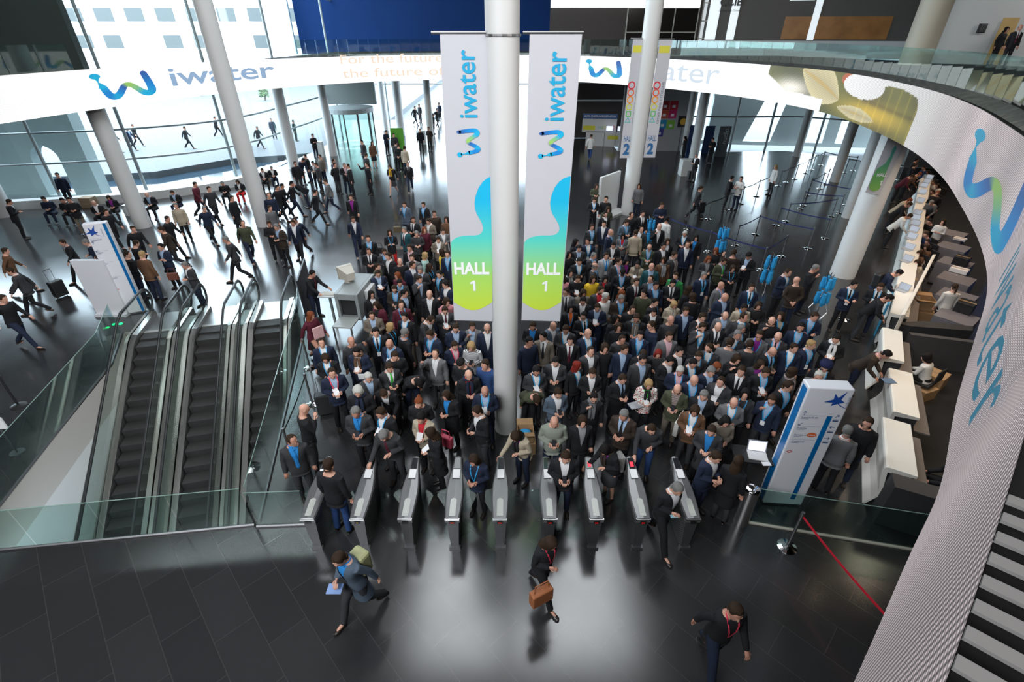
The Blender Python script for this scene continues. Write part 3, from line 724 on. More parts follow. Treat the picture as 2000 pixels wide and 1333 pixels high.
# raised plaza terrace beyond the pool
far = [G(x, y, -.3) for x, y in [(150, 344), (300, 336), (460, 309), (560, 303), (640, 296)]]
far = [(-90, 30.5), (-45, 32.0)]+far+[(-13.5, 42.6)]
poly_mesh('terrace', far+[(-13.5, 60), (-15, 150), (-200, 150), (-200, 30)], [], -.3, pav, .55)
wat = mat('pool_water', (.03, .05, .07), .06); bb = wat.node_tree.nodes['Principled BSDF']
tn = wat.node_tree.nodes.new('ShaderNodeTexNoise'); tn.inputs['Scale'].default_value = 6; tcw = wat.node_tree.nodes.new('ShaderNodeTexCoord'); bw_ = wat.node_tree.nodes.new('ShaderNodeBump'); bw_.inputs['Strength'].default_value = .35
wat.node_tree.links.new(tcw.outputs['Object'], tn.inputs['Vector']); wat.node_tree.links.new(tn.outputs['Fac'], bw_.inputs['Height']); wat.node_tree.links.new(bw_.outputs['Normal'], bb.inputs['Normal'])
o = struct('pool_water', MB().quad((-90, 23, -.72), (-14, 23, -.72), (-14, 44, -.72), (-90, 44, -.72)), wat)
# pale steps between glass and pool
stp = mat('pale_steps', (.55, .60, .60), .7)
for k in range(5):
    mb = MB(); pts = FD[4:36]
    def offp(i, d):
        a = Vector(pts[max(i-1, 0)]); b_ = Vector(pts[min(i+1, len(pts)-1)]); t = (b_-a).normalized(); return (pts[i][0]-t.y*d, pts[i][1]+t.x*d)
    d0_, d1_ = .25+k*.52, .25+(k+1)*.52
    z = -.02-.13*k
    for i in range(len(pts)-1):
        A, B = offp(i, d0_), offp(i+1, d0_); C, D = offp(i+1, d1_-.05), offp(i, d1_-.05)
        mb.quad((*A, z), (*B, z), (*C, z), (*D, z)); mb.quad((*D, z), (*C, z), (*C, z-.13), (*D, z-.13))
    struct('outdoor_step', mb, stp)
# concrete shell outside with arched openings
def wall_holes(name, p0, p1, z0, z1, holes, th, m):
    d = Vector((p1[0]-p0[0], p1[1]-p0[1], 0)); L = d.length; d.normalize(); nn = Vector((-d.y, d.x, 0))
    bm = bmesh.new(); es = []
    loops = [[(0, z0), (L, z0), (L, z1), (0, z1)]]+holes
    for lp in loops:
        vs = [bm.verts.new(Vector((p0[0], p0[1], 0))+d*s_+Vector((0, 0, z))) for s_, z in lp]
        for i in range(len(vs)): es.append(bm.edges.new((vs[i], vs[(i+1) % len(vs)])))
    bmesh.ops.triangle_fill(bm, use_beauty=True, edges=es)
    r_ = bmesh.ops.extrude_face_region(bm, geom=bm.faces[:]); bmesh.ops.translate(bm, vec=nn*th, verts=[v for v in r_['geom'] if isinstance(v, bmesh.types.BMVert)])
    bmesh.ops.recalc_face_normals(bm, faces=bm.faces)
    me = bpy.data.meshes.new(name); bm.to_mesh(me); bm.free(); me.materials.append(m); o = bpy.data.objects.new(name, me); COL.objects.link(o)
    return tag(o, kind='structure')
def arch(s0, s1, z0, z1, lean=0):
    r_ = (s1-s0)/2; c = (s0+s1)/2
    return [(s0, z0), (s1, z0)]+[(c+r_*math.cos(t)+lean*(z1-r_+r_*math.sin(t)-z0), z1-r_+r_*math.sin(t)) for t in [PI*q/10 for q in range(11)]]
wall_holes('wall_shell_left', (-40, 28.2), (-24.6, 29.6), -.8, 5.9, [arch(12.5, 14.0, -.3, 2.5), arch(2.6, 4.5, -.3, 3.4)], .9, concrete)
concrete2 = noisy(mat('pale_concrete_right', (.62, .70, .70), .8), 1.5, .06)  # same concrete, lightened in its colour to stand for sky bounce
wall_holes('wall_shell_right', (13.6, 45.5), (36, 42.5), -.3, 7.2, [arch(1.3, 3.2, 0, 4.2), [(6.2, 0), (8.4, 0), (9.6, 6.6), (8.3, 6.6)], arch(11.2, 12.6, 0, 2.9), arch(13.6, 15.0, 0, 3.2), arch(17.5, 19.0, 0, 2.6)], .6, concrete2)
# office block far away, its windows, trees, parasol
ob = empty('office_building', (-62, 100, -.85), 0, 'white office block beyond the plaza seen through the upper left glazing', 'building')
wb = mat('white_render', (.80, .80, .78), .8)
MB().box((-45, 0, 0), (38, 14, 26)).build('wall', wb, ob)
gp = mat('office_pane', (.05, .06, .06), .3)
for r_, z in enumerate((6.3, 10.2, 14.0)):
    for k in range(9):
        if (r_, k) in ((0, 5), (0, 2), (2, 5)): continue
        MB().box((-14+k*5.2, -.1, z), (-11+k*5.2, .05, z+1.9)).build('window', gp, ob)
MB().box((5, -3, 0), (17, 0, 4.2)).build('porch', wb, ob)
def tree(x, y, h, lab):
    t = empty('tree', (x, y, -.85), 0, lab, 'tree', 'trees on the plaza')
    MB().tube([(0, 0, 0), (.1, 0, h*.5), (0, .1, h*.75)], [.16, .12, .06], 8).build('trunk', mat('bark', (.10, .07, .05), .9), t)
    m = MB(); rn = random.Random(int(x*7))
    for i in range(260):
        a = rn.uniform(0, 2*PI); r_ = rn.uniform(0, 1)**.5*h*.26; z = h*.72+rn.uniform(-.22, .22)*h
        c = Vector((r_*math.cos(a), r_*math.sin(a), z)); e = .22; u = Vector((rn.uniform(-1, 1), rn.uniform(-1, 1), rn.uniform(-1, 1))).normalized()*e; w = u.orthogonal().normalized()*e*.6
        m.quad(c-u, c+w, c+u, c-w)
    m.build('foliage', mat('leaves', (.10, .16, .07), .8), t)
for (px, py, Y, h, lab) in ((372, 118, 82, 4.5, 'small tree before the white block left of the second mullion'), (505, 108, 86, 4.5, 'small tree behind the third upper mullion'), (520, 205, 62, 2.2, 'low bush on the plaza behind the leaning column')):
    x, y = G(px, py, -.85) if py > 150 else (atY(px, py, Y)[0], Y); tree(x, y, h, lab)

# ---------------------------------------------------------------- columns
def column(px, py, r_, lab, name='column', z1=18.0, grp=None):
    x, y = G(px, py); y += r_*.6
    z1 = 18.0 if px in (513, 988, 1228) else 5.9
    o = MB().lathe((0, 0, 0), [(r_, 0), (r_, z1)], 36).build(name, white_paint, None, True, (x, y, 0))
    for p in o.data.polygons:
        if len(p.vertices) > 4: p.use_smooth = False
    tag(o, lab, 'column'); return o, x, y
C1, c1x, c1y = column(988, 845, .262, 'thick white round column in the middle of the crowd carrying the Hall 1 banners')
column(513, 443, .36, 'tall white round column on the left with people passing, second nearest the escalators')
column(275, 446, .36, 'white round column nearest the white sign tower on the left')
column(3, 425, .42, 'white round column at the left edge of the hall')
column(573, 330, .36, 'white round column beside the seated people at the bench end')
column(650, 305, .30, 'white round column in front of the revolving door')
column(753, 255, .26, 'slim far white column left of the green signboard')
column(783, 265, .36, 'far white column directly behind the green signboard')
column(842, 285, .26, 'far white column just left of the Hall 1 banners')
C2, c2x, c2y = column(1228, 420, .37, 'white round column carrying the two Hall 2 banners')
column(1336, 303, .26, 'slim far white column beside the tiled picture wall')
column(1352, 330, .30, 'far white column with the man in suit reading in front')
column(1558, 306, .28, 'white column in front of the glazed exit doors far right')
column(1632, 356, .28, 'white column standing inside the belt queue')
column(1660, 427, .30, 'white column between the queue and the big bannered column')
C3, c3x, c3y = column(1652, 543, .43, 'thick white column on the right carrying a green Hall 1 banner')
cx, cy, _ = wrt(1800, 75)[:]; tag(MB().lathe((0, 0, 6.4), [(.7, 0), (.7, 11.6)], 28).build('column', noisy(mat('warm_column', (.42, .38, .30), .6), 1, .05), None, True, (cx-.9, cy-1.4, 0)), 'pale round column on the upper floor left of the ochre door', 'column')

# ---------------------------------------------------------------- the LED ring
RN = [(-6.75, 5.0), (-6.5, 6.7), (-6.28, 7.9), (-5.9, 9.3), (-5.0, 11.1), (-3.4, 12.7), (-1.7, 13.35), (0, 13.35), (1.5, 12.8), (2.6, 11.9), (3.2, 11.15), (3.9, 10.1), (4.35, 8.9), (4.5, 7.7), (4.3, 6.35), (3.95, 5.1), (3.5, 4.1), (3.1, 3.4), (2.62, 2.62), (2.2, 2.05), (1.8, 1.62), (1.4, 1.2), (1.12, .88), (.9, .68), (.62, .42), (.2, .05), (-.5, -.5), (-1.6, -1.1), (-3.0, -1.0), (-4.6, .2), (-5.8, 1.9), (-6.5, 3.5)]
RS = 2.70; ZB = CAM_H-RS; ZT = 6.71
def closed_dense(P, n=10):
    out = []; m = len(P)
    for i in range(m):
        a, b_, c, d = P[i-1], P[i], P[(i+1) % m], P[(i+2) % m]
        for k in range(n):
            t = k/n; t2 = t*t; t3 = t2*t
            out.append(tuple(.5*((2*b_[j])+(-a[j]+c[j])*t+(2*a[j]-5*b_[j]+4*c[j]-d[j])*t2+(-a[j]+3*b_[j]-3*c[j]+d[j])*t3) for j in range(2)))
    return out
RC = [(x*RS, y*RS) for x, y in closed_dense(RN)]
for _ in range(10): RC = [tuple((RC[i-1][j]+2*RC[i][j]+RC[(i+1) % len(RC)][j])/4 for j in (0, 1)) for i in range(len(RC))]
NR = len(RC); RL = [0.0]
for i in range(NR): a, b_ = RC[i], RC[(i+1) % NR]; RL.append(RL[-1]+math.hypot(a[0]-b_[0], a[1]-b_[1]))
RLEN = RL[-1]
def ring(s_, z, off=0.0):
    "point at arc length s, height z, off = towards the inside of the ring"
    s_ = s_ % RLEN; i = int(np.searchsorted(RL, s_, side='right'))-1; i = min(i, NR-1); t = (s_-RL[i])/(RL[i+1]-RL[i])
    def q(j): return Vector(RC[j % NR])
    p = q(i).lerp(q(i+1), t); tg = (q(i+2)-q(i-1)).normalized(); n_ = Vector((tg.y, -tg.x))
    return Vector((p.x+n_.x*off, p.y+n_.y*off, z))
def ring_s(px, py=None, z=6.0):
    best = None
    for k in range(1200):
        s_ = RLEN*k/1200*.82; p = ring(s_, z)
        if p.y < .4: continue
        X, Y = PX(*p); d = abs(X-px)+(abs(Y-py)*1.0 if py is not None else (0 if p.y > 20 else 900))
        if best is None or d < best[0]: best = (d, s_)
    return best[1]
RINGO = empty('led_ring_screen', (RC[0][0], RC[0][1], ZB), 0, 'huge curved LED screen ring running round the atrium above the crowd', 'screen')
RI = Matrix.Translation((-RC[0][0], -RC[0][1], -ZB))
def rbuild(mb, name, m, smooth=False):
    o = mb.build(name, m, RINGO, smooth); o.data.transform(RI); return o
# emissive picture: viewing-angle dimming is painted in along the band
def led_mat(name, col, es, dots=True, attr=False):
    m = bpy.data.materials.new(name); m.use_nodes = True; nt = m.node_tree; b = nt.nodes['Principled BSDF']
    b.inputs['Base Color'].default_value = (.03, .03, .03, 1); b.inputs['Roughness'].default_value = .5
    b.inputs['Emission Color'].default_value = (*col, 1); b.inputs['Emission Strength'].default_value = es
    if attr:
        a = nt.nodes.new('ShaderNodeVertexColor'); a.layer_name = 'pic'; nt.links.new(a.outputs['Color'], b.inputs['Emission Color'])
    if dots:
        uv = nt.nodes.new('ShaderNodeUVMap'); uv.uv_map = 'led'; sx = nt.nodes.new('ShaderNodeSeparateXYZ'); nt.links.new(uv.outputs[0], sx.inputs[0])
        def wv(out, per, lo):
            f = nt.nodes.new('ShaderNodeMath'); f.operation = 'MULTIPLY'; f.inputs[1].default_value = 2*PI/per; nt.links.new(out, f.inputs[0])
            g = nt.nodes.new('ShaderNodeMath'); g.operation = 'SINE'; nt.links.new(f.outputs[0], g.inputs[0])
            h = nt.nodes.new('ShaderNodeMapRange'); h.inputs['From Min'].default_value = -1; h.inputs['From Max'].default_value = 1; h.inputs['To Min'].default_value = lo; h.inputs['To Max'].default_value = 1.45
            nt.links.new(g.outputs[0], h.inputs['Value']); return h.outputs[0]
        mu = nt.nodes.new('ShaderNodeMath'); mu.operation = 'MULTIPLY'; nt.links.new(wv(sx.outputs[0], .045, .30), mu.inputs[0]); nt.links.new(wv(sx.outputs[1], .022, .45), mu.inputs[1])
        m2 = nt.nodes.new('ShaderNodeMath'); m2.operation = 'MULTIPLY'; m2.inputs[1].default_value = es; nt.links.new(mu.outputs[0], m2.inputs[0])
        nt.links.new(m2.outputs[0], b.inputs['Emission Strength'])
    return m
def put_attr(me, fn_col, fn_uv):
    ca = me.color_attributes.new('pic', 'FLOAT_COLOR', 'POINT'); uvl = me.uv_layers.new(name='led')
    for i, v in enumerate(me.vertices): ca.data[i].color = (*fn_col(i), 1)
    for l in me.loops: uvl.data[l.index].uv = fn_uv(l.vertex_index)
SG0 = ring_s(1490, 165); SG1 = ring_s(1790, 240)       # picture of the leaf between these
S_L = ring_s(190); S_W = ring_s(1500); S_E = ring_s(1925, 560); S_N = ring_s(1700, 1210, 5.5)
def bright(s_):  # LED viewing-angle falloff put into the emission colours, dimmer towards the near right
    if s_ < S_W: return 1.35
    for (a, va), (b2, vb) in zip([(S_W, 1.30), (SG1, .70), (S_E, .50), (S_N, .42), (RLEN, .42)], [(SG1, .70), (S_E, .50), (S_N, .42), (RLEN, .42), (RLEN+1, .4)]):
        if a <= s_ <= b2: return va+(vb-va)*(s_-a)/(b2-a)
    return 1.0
def oblique_tint(s_):
    # pinkish mottled grey of the obliquely seen part, painted into the white
    w = min(1, max(0, (s_-SG1)/4)); c = .82+.18*math.sin(s_*2.1)*math.sin(s_*.83+1); c = 1-(1-c)*w
    return (1.0*c, (1-.13*w)*c, (1-.10*w)*c)
def leafpic(s_, z):
    "green and gold photograph shown on the band between two wavy white edges"
    u = (s_-SG0)/(SG1-SG0); v = (z-ZB)/(ZT-ZB)
    if u < -.02 or u > 1.03: return None
    # left boundary curve, white blob on top, right boundary
    left = .02 if v > .75 else .02+(.75-v)*.30
    lowleft = u < .36 and v < .30+.05*math.sin(u*9)
    if u < left or lowleft: return None
    blob = ((u-.60)/.14)**2+((v-.80)/.28)**2 < 1 or (u > .60 and v > .74+.16*math.sin((u-.6)*7.5) and u < 1.0)
    right = .985-.10*max(0, v-.55)**2*4
    if blob or u > right: return None
    c = np.array([.26, .25, .035])*(.7+.5*math.sin(u*14+v*3)*.5)
    glow = math.exp(-((u-.16)/.09)**2-((v-.45)/.22)**2); c = c*(1-glow)+np.array([1.2, 1.15, 1.0])*glow*1.3
    g2 = math.exp(-((u-.72)/.20)**2-((v-.30)/.20)**2); c = c+np.array([.95, .62, .04])*g2
    band = math.exp(-((v-.52-.06*math.sin(u*5))/.05)**2)*(1 if u > .62 else 0); c = c*(1-.45*band)
    def leaf(u0, v0, u1, v1, w):
        Wm = SG1-SG0; Hm = ZT-ZB; ax, ay = (u1-u0)*Wm, (v1-v0)*Hm; L_ = math.hypot(ax, ay); dx, dy = (u-u0)*Wm, (v-v0)*Hm
        t = (dx*ax+dy*ay)/L_/L_; n = (dx*ay-dy*ax)/L_
        return (abs(n)/(w*math.sin(PI*min(.999, max(.001, t)))**.8), t) if 0 < t < 1 else (9, 0)
    for q in ((.20, .97, .46, .38, .62), (.46, .22, .74, .16, .20)):
        e_, t_ = leaf(*q)
        if e_ < 1: c = np.array([1.0, .88, .50])*(.75+.35*e_) if e_ > .12 else np.array([.85, .62, .22])
    if ((u-.475)/.035)**2+((v-.88)/.13)**2 < 1: c = np.array([.75, .18, .06])
    c = c+np.array([.30, .22, .02])*max(0, math.sin(s_*9.0))**6*(u > .55)*.6
    return tuple(np.minimum(c*(1.0-.30*u), 1.3))
NZ = 44
SS = [RLEN*i/700 for i in range(701)]; SS = sorted(set([x for x in SS if not SG0-.3 < x < SG1+.5]+[SG0-.3+(SG1-SG0+.8)*i/420 for i in range(421)])); NS = len(SS)-1
v = []; f = []; cols = []; uvs = []
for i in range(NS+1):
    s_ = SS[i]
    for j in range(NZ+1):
        z = ZB+(ZT-ZB)*j/NZ; v.append(ring(s_, z)); k = bright(s_); c = leafpic(s_, z); c = tuple(x*k for x in oblique_tint(s_)) if c is None else tuple(x*.85 for x in c)
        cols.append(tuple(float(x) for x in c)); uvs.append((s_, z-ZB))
for i in range(NS):
    for j in range(NZ):
        a = i*(NZ+1)+j; f.append((a, a+1, a+NZ+2, a+NZ+1))
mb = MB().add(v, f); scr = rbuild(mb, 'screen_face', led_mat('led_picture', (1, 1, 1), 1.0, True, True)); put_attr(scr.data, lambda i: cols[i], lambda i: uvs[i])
# housing behind the screen
mb = MB(); hv = []; M_ = 320
for i in range(M_+1):
    s_ = RLEN*i/M_
    for off, z in ((-.012, ZB), (-.05, ZB), (-.27, ZT-.04), (-.012, ZT-.04)): hv.append(ring(s_, z, off))
hf = [(i*4+k, i*4+(k+1) % 4, (i+1)*4+(k+1) % 4, (i+1)*4+k) for i in range(M_) for k in range(4)]
rbuild(MB().add(hv, hf), 'screen_housing', mat('housing_black', (.006, .006, .006), .9, spec=.1))
# picture elements shown on the band
def grad_mat(name, es=1.0, base=None):
    m = bpy.data.materials.new(name); m.use_nodes = True; nt = m.node_tree; b = nt.nodes['Principled BSDF']
    a = nt.nodes.new('ShaderNodeVertexColor'); a.layer_name = 'pic'
    if es: nt.links.new(a.outputs['Color'], b.inputs['Emission Color']); b.inputs['Emission Strength'].default_value = es; b.inputs['Base Color'].default_value = (.02, .02, .02, 1)
    else: nt.links.new(a.outputs['Color'], b.inputs['Base Color']); b.inputs['Roughness'].default_value = .6
    return m
LOGO_L = grad_mat('lit_logo', 1.0); PRINT = grad_mat('printed_logo', 0)
def logo_geo(thick=.10):
    "wave-shaped iw mark in a 1 x .62 box: list of (points, colours, faces)"
    bl, te, gr, dk_ = (.0, .22, .62), (.0, .40, .68), (.30, .55, .12), (.02, .10, .38)
    path = [((.155, .30), .062, te), ((.185, .18), .066, bl), ((.235, .085), .070, bl), ((.32, .075), .066, te), ((.40, .15), .060, bl), ((.475, .26), .055, dk_), ((.53, .30), .050, gr), ((.60, .285), .052, gr), ((.68, .20), .056, (.20, .50, .25)), ((.765, .10), .064, te), ((.85, .075), .068, te), ((.915, .13), .070, (.0, .30, .65)), ((.91, .28), .066, bl), ((.885, .42), .062, (.01, .14, .45)), ((.865, .52), .058, dk_)]
    P = []; Cc = []; F = []
    pts = [Vector(p[0]) for p in path]; rad = [p[1] for p in path]; n = len(path)
    # resample
    rp = []; m = 6
    for i in range(n-1):
        a, b_, c, d = pts[max(i-1, 0)], pts[i], pts[i+1], pts[min(i+2, n-1)]
        for k in range(m):
            t = k/m; q = .5*((2*b_)+(c-a)*t+(2*a-5*b_+4*c-d)*t*t+(3*b_-a-3*c+d)*t**3)
            rp.append((q, rad[i]+(rad[i+1]-rad[i])*t, tuple(path[i][2][j]+(path[i+1][2][j]-path[i][2][j])*t for j in range(3))))
    rp.append((pts[-1], rad[-1], path[-1][2]))
    for i, (q, r_, c) in enumerate(rp):
        d = (rp[min(i+1, len(rp)-1)][0]-rp[max(i-1, 0)][0]).normalized(); nn = Vector((-d.y, d.x))
        P += [tuple(q+nn*r_), tuple(q-nn*r_)]; Cc += [c, c]
    F += [(2*i, 2*i+1, 2*i+3, 2*i+2) for i in range(len(rp)-1)]
    def disc(c, rx, ry, col):
        b0 = len(P); P.append(c); Cc.append(col)
        for k in range(20): P.append((c[0]+rx*math.cos(2*PI*k/20), c[1]+ry*math.sin(2*PI*k/20))); Cc.append(col)
        for k in range(20): F.append((b0, b0+1+k, b0+1+(k+1) % 20))
    disc(rp[-1][0][:], rad[-1], rad[-1], rp[-1][2]); disc((.09, .53), .085, .062, te)
    b0 = len(P); P.extend([(.06, .50), (.15, .50), (.118, .41), (.102, .41), (.215, .31), (.095, .31), (.085, .27), (.22, .27)]); Cc.extend([te]*8)
    F.extend([(b0, b0+1, b0+2, b0+3), (b0+3, b0+2, b0+4, b0+5), (b0+5, b0+4, b0+7, b0+6)])
    return P, Cc, F
LG = logo_geo()
def put_logo(fn, sx, sy, name, m, parent=None, ringed=False, k=1.0):
    P, Cc, F = LG; mb = MB().add([fn(p[0]*sx, p[1]*sy/.62) for p in P], F)
    o = rbuild(mb, name, m) if ringed else mb.build(name, m, parent)
    ca = o.data.color_attributes.new('pic', 'FLOAT_COLOR', 'POINT')
    for i, c in enumerate(Cc): ca.data[i].color = (*[x*k for x in c], 1)
    return o
HB = ZT-ZB
def on_ring(s0, z0, off=.02): return lambda u, v: ring(s0+u, z0+v, off)
def led_text(s0, s1, z0, h, txt, col, es, off=0.0, name='shown_words'):
    mb = MB(); text_mb(mb, txt, on_ring(s0, z0, .022), w=s1-s0, h=h, off=off)
    return rbuild(mb, name, mat(name+str(len(MATS)), (.02, .02, .02), .5, emit=col, es=es))
sa, sb = ring_s(183), ring_s(302); put_logo(on_ring(sa, ZB+.25), sb-sa, HB*.74, 'shown_logo', LOGO_L, None, True)
sa, sb = ring_s(335), ring_s(538); led_text(sa, sb, ZB+.52, .72, 'iwater', (.28, .42, .62), 1.0, .012)
sa, sb = ring_s(667), ring_s(866); led_text(sa, sb, ZB+1.02, .48, 'For the future', (.92, .74, .58), 1.0)
sb = ring_s(905); led_text(sa, sb, ZB+.28, .48, 'the future of w', (.92, .74, .58), 1.0)
sa, sb = ring_s(1143), ring_s(1217); put_logo(on_ring(sa, ZB+.3), sb-sa, HB*.70, 'shown_logo', LOGO_L, None, True)
sa, sb = ring_s(1238), ring_s(1405, 155); led_text(sa, sb, ZB+.40, .90, 'iwater', (.62, .70, .78), 1.0)
# big mark and word on the near right part
sa, sb = ring_s(1945, 320), ring_s(1912, 480); sa = ring_s(1868, 250); 
s_i0 = ring_s(1925, 285); s_i1 = ring_s(1985, 560)
s_i1 = ring_s(1935, 437)
put_logo(on_ring(s_i0, ZB+.22), s_i1-s_i0+.3, HB*.70, 'shown_logo', LOGO_L, None, True, .62)
led_text(ring_s(1950, 500), ring_s(1965, 815), ZB+.40, .62, 'iwater', (.02, .17, .27), .8, .0)
# bracket fins above the near part
finm = mat('fin_grey', (.20, .19, .185), .4, .3); sN0 = ring_s(1996, 985, ZT); 
for k in range(46):
    s_ = sN0+k*.103; p = ring(s_, ZT, 0); q = ring(s_+.045, ZT, 0); po, qo = ring(s_, ZT, -.25), ring(s_+.045, ZT, -.25)
    mb = MB()
    mb.add([(p.x, p.y, ZT+.02), (q.x, q.y, ZT+.02), (qo.x, qo.y, ZT+.05), (po.x, po.y, ZT+.05), (p.x, p.y, ZT+.008), (q.x, q.y, ZT+.008), (qo.x, qo.y, ZT+.038), (po.x, po.y, ZT+.038)], [(0, 1, 2, 3), (7, 6, 5, 4), (0, 4, 5, 1), (1, 5, 6, 2), (2, 6, 7, 3), (3, 7, 4, 0)])
    r2 = ring(s_+.022, ZT+.05, -.235); mb.lathe(tuple(r2), [(.016, 0), (.016, .03)], 8)
    rbuild(mb, 'bracket_fin', finm)

# ---------------------------------------------------------------- balcony round the ring
sB0 = ring_s(592); sB1 = RLEN*.93
BLD = floor_outer+[floor_outer[0]]
def reach(s_, o0, o1):
    p = ring(s_, 0, o0); q = ring(s_, 0, -1.0); d = Vector((q.x-p.x, q.y-p.y))
    if d.length < 1e-6: return o1
    d.normalize(); best = abs(o1)
    for a, b_ in zip(BLD, BLD[1:]):
        ex, ey = b_[0]-a[0], b_[1]-a[1]; den = d.x*ey-d.y*ex
        if abs(den) < 1e-9: continue
        t = ((a[0]-p.x)*ey-(a[1]-p.y)*ex)/den; u = ((a[0]-p.x)*d.y-(a[1]-p.y)*d.x)/den
        if t > 0 and 0 <= u <= 1: best = min(best, t+abs(o0)-.25)
    return -max(best, abs(o0)+.05)
def band_strip(mb, s0, s1, n, o0, z0, o1, z1, mi=0):
    for i in range(n):
        a, b_ = s0+(s1-s0)*i/n, s0+(s1-s0)*(i+1)/n
        oa, ob_ = (reach(a, o0, o1), reach(b_, o0, o1)) if o1 < -5 else (o1, o1)
        mb.quad(ring(a, z0, o0), ring(b_, z0, o0), ring(b_, z1, ob_), ring(a, z1, oa), mi)
mb = MB(); band_strip(mb, sB0, sB1, 160, -.42, 6.50, -14, 6.50); band_strip(mb, sB0, sB1, 160, -.42, 6.50, -.42, 5.9); band_strip(mb, sB0, sB1, 160, -.42, 5.95, -14, 5.95)
carp = noisy(mat('balcony_floor', (.010, .010, .010), .9, spec=.1), 2, .1)
struct('floor_balcony', mb, carp)
mb = MB(); band_strip(mb, RLEN*.99, RLEN+ring_s(178), 60, -.42, 6.40, -9, 6.40); band_strip(mb, RLEN*.99, RLEN+ring_s(178), 60, -.42, 6.40, -.42, 5.7); struct('floor_balcony_left', mb, carp)
ledge = mat('polished_ledge', (.50, .49, .47), .16, .9); lb = ledge.node_tree; n1 = lb.nodes.new('ShaderNodeTexNoise'); n1.inputs['Scale'].default_value = 2.2; bpn = lb.nodes.new('ShaderNodeBump'); bpn.inputs['Strength'].default_value = .5; bpn.inputs['Distance'].default_value = .05
tcl = lb.nodes.new('ShaderNodeTexCoord'); lb.links.new(tcl.outputs['Object'], n1.inputs['Vector']); lb.links.new(n1.outputs['Fac'], bpn.inputs['Height']); lb.links.new(bpn.outputs['Normal'], lb.nodes['Principled BSDF'].inputs['Normal'])
mb = MB(); band_strip(mb, sB0, sN0-.3, 120, -.15, ZT-.03, -.42, ZT+.10); struct('trim_4', mb, ledge)
bal = empty('glass_balustrade', tuple(ring(sB0, 6.4, -.42)), 0, 'green-tinted glass balustrade along the upper balcony above the ring', 'balustrade'); BI = Matrix.Translation(-Vector(ring(sB0, 6.4, -.42)))
def pane_run(root, inv, pts, z0, h, m, step=1, name='glass_panel', th=.012):
    for i in range(len(pts)-1):
        a, b_ = Vector(pts[i]), Vector(pts[i+1]); d = (b_-a).normalized()*.012; n_ = Vector((-d.y, d.x)).normalized()*th
        a2, b2 = a+d, b_-d
        mb = MB().prism([tuple(a2), tuple(b2), tuple(b2+n_), tuple(a2+n_)], z0, z0+h); o = mb.build(name, m, root); o.data.transform(inv)
sE = sN0-1.0
pts = [tuple(ring(sB0+(sE-sB0)*i/90, 0, -.42)[:2]) for i in range(91)]
pane_run(bal, BI, pts, 6.62, .95, glass_g)
b2 = empty('glass_balustrade', (-24, 24, 6.4), 0, 'glass balustrade of the upper left balcony in front of the dark cladding', 'balustrade')
pts = [tuple(ring(RLEN*.99+(RLEN*.01+ring_s(178))*i/8, 0, -.42)[:2]) for i in range(9)]
pane_run(b2, Matrix.Translation((24, -24, -6.4)), pts, 6.62, .95, glass_g)
# warm downlights under the right balcony (small lamps in the soffit)
dl = mat('lamp_face', (.9, .8, .6), .4, emit=(1, .72, .42), es=30)
for i, (px, py) in enumerate(((1683, 1091), (1594, 1161), (1684, 1161), (1815, 690))):
    x, y = G(px, py); k = 1+5.6/8.0; L = (x*k, y*k, 5.6)
    t = empty('downlight', L, 0, ['recessed warm downlight above the belt with the red tape', 'recessed warm downlight nearest the turnstiles', 'recessed warm downlight nearest the ring edge', 'recessed warm downlight above the reception desks', 'recessed warm downlight above the belt queue'][i], 'lamp')
    MB().lathe((0, 0, 0), [(.055, 0), (.055, .04)], 16).build('lamp_face', dl, t); MB().lathe((0, 0, -.004), [(.085, 0), (.085, .06)], 16).build('housing', steel, t).location.z = .02
    q = bpy.data.lights.new('downlight_glow', 'SPOT'); q.energy = 120; q.spot_size = R(80); q.spot_blend = .6; q.color = (1, .76, .48); q.shadow_soft_size = .15
    qo = bpy.data.objects.new('downlight_glow', q); COL.objects.link(qo); qo.location = (L[0], L[1], L[2]-.06)
# ---------------------------------------------------------------- hall banners
def one_geo(mb, fn, h):
    P_ = [(.34, 0), (.56, 0), (.56, 1), (.38, 1), (.08, .80), (.16, .64), (.34, .75)]
    mb.add([fn(x*h, y*h) for x, y in P_], [(0, 1, 2, 6), (6, 2, 3), (6, 3, 4, 5)])
def plane_fn(Y):  # pixel -> point on a vertical plane at Y
    return lambda px, py: (lambda q: (q[0], Y, q[1]))(atY(px, py, Y))
def ramp_mat(name, z0, z1, stops, rough=.6):
    m = bpy.data.materials.new(name); m.use_nodes = True; nt = m.node_tree; b = nt.nodes['Principled BSDF']; b.inputs['Roughness'].default_value = rough
    tc = nt.nodes.new('ShaderNodeTexCoord'); sx = nt.nodes.new('ShaderNodeSeparateXYZ'); mr = nt.nodes.new('ShaderNodeMapRange'); rp = nt.nodes.new('ShaderNodeValToRGB')
    nt.links.new(tc.outputs['Object'], sx.inputs[0]); nt.links.new(sx.outputs[2], mr.inputs['Value']); mr.inputs['From Min'].default_value = z0; mr.inputs['From Max'].default_value = z1
    nt.links.new(mr.outputs[0], rp.inputs[0]); nt.links.new(rp.outputs[0], b.inputs['Base Color'])
    e = rp.color_ramp.elements
    for i, (p, c) in enumerate(stops):
        x = e[i] if i < 2 else e.new(p)
        x.position = p; x.color = (*c, 1)
    return m
fab = noisy(mat('banner_fabric', (.50, .50, .54), .7), 4, .02)
teal_t = mat('print_blue', (.0, .33, .58), .6); navy_t = mat('print_navy', (.03, .09, .28), .6); white_t = mat('print_white', (.85, .86, .86), .6)
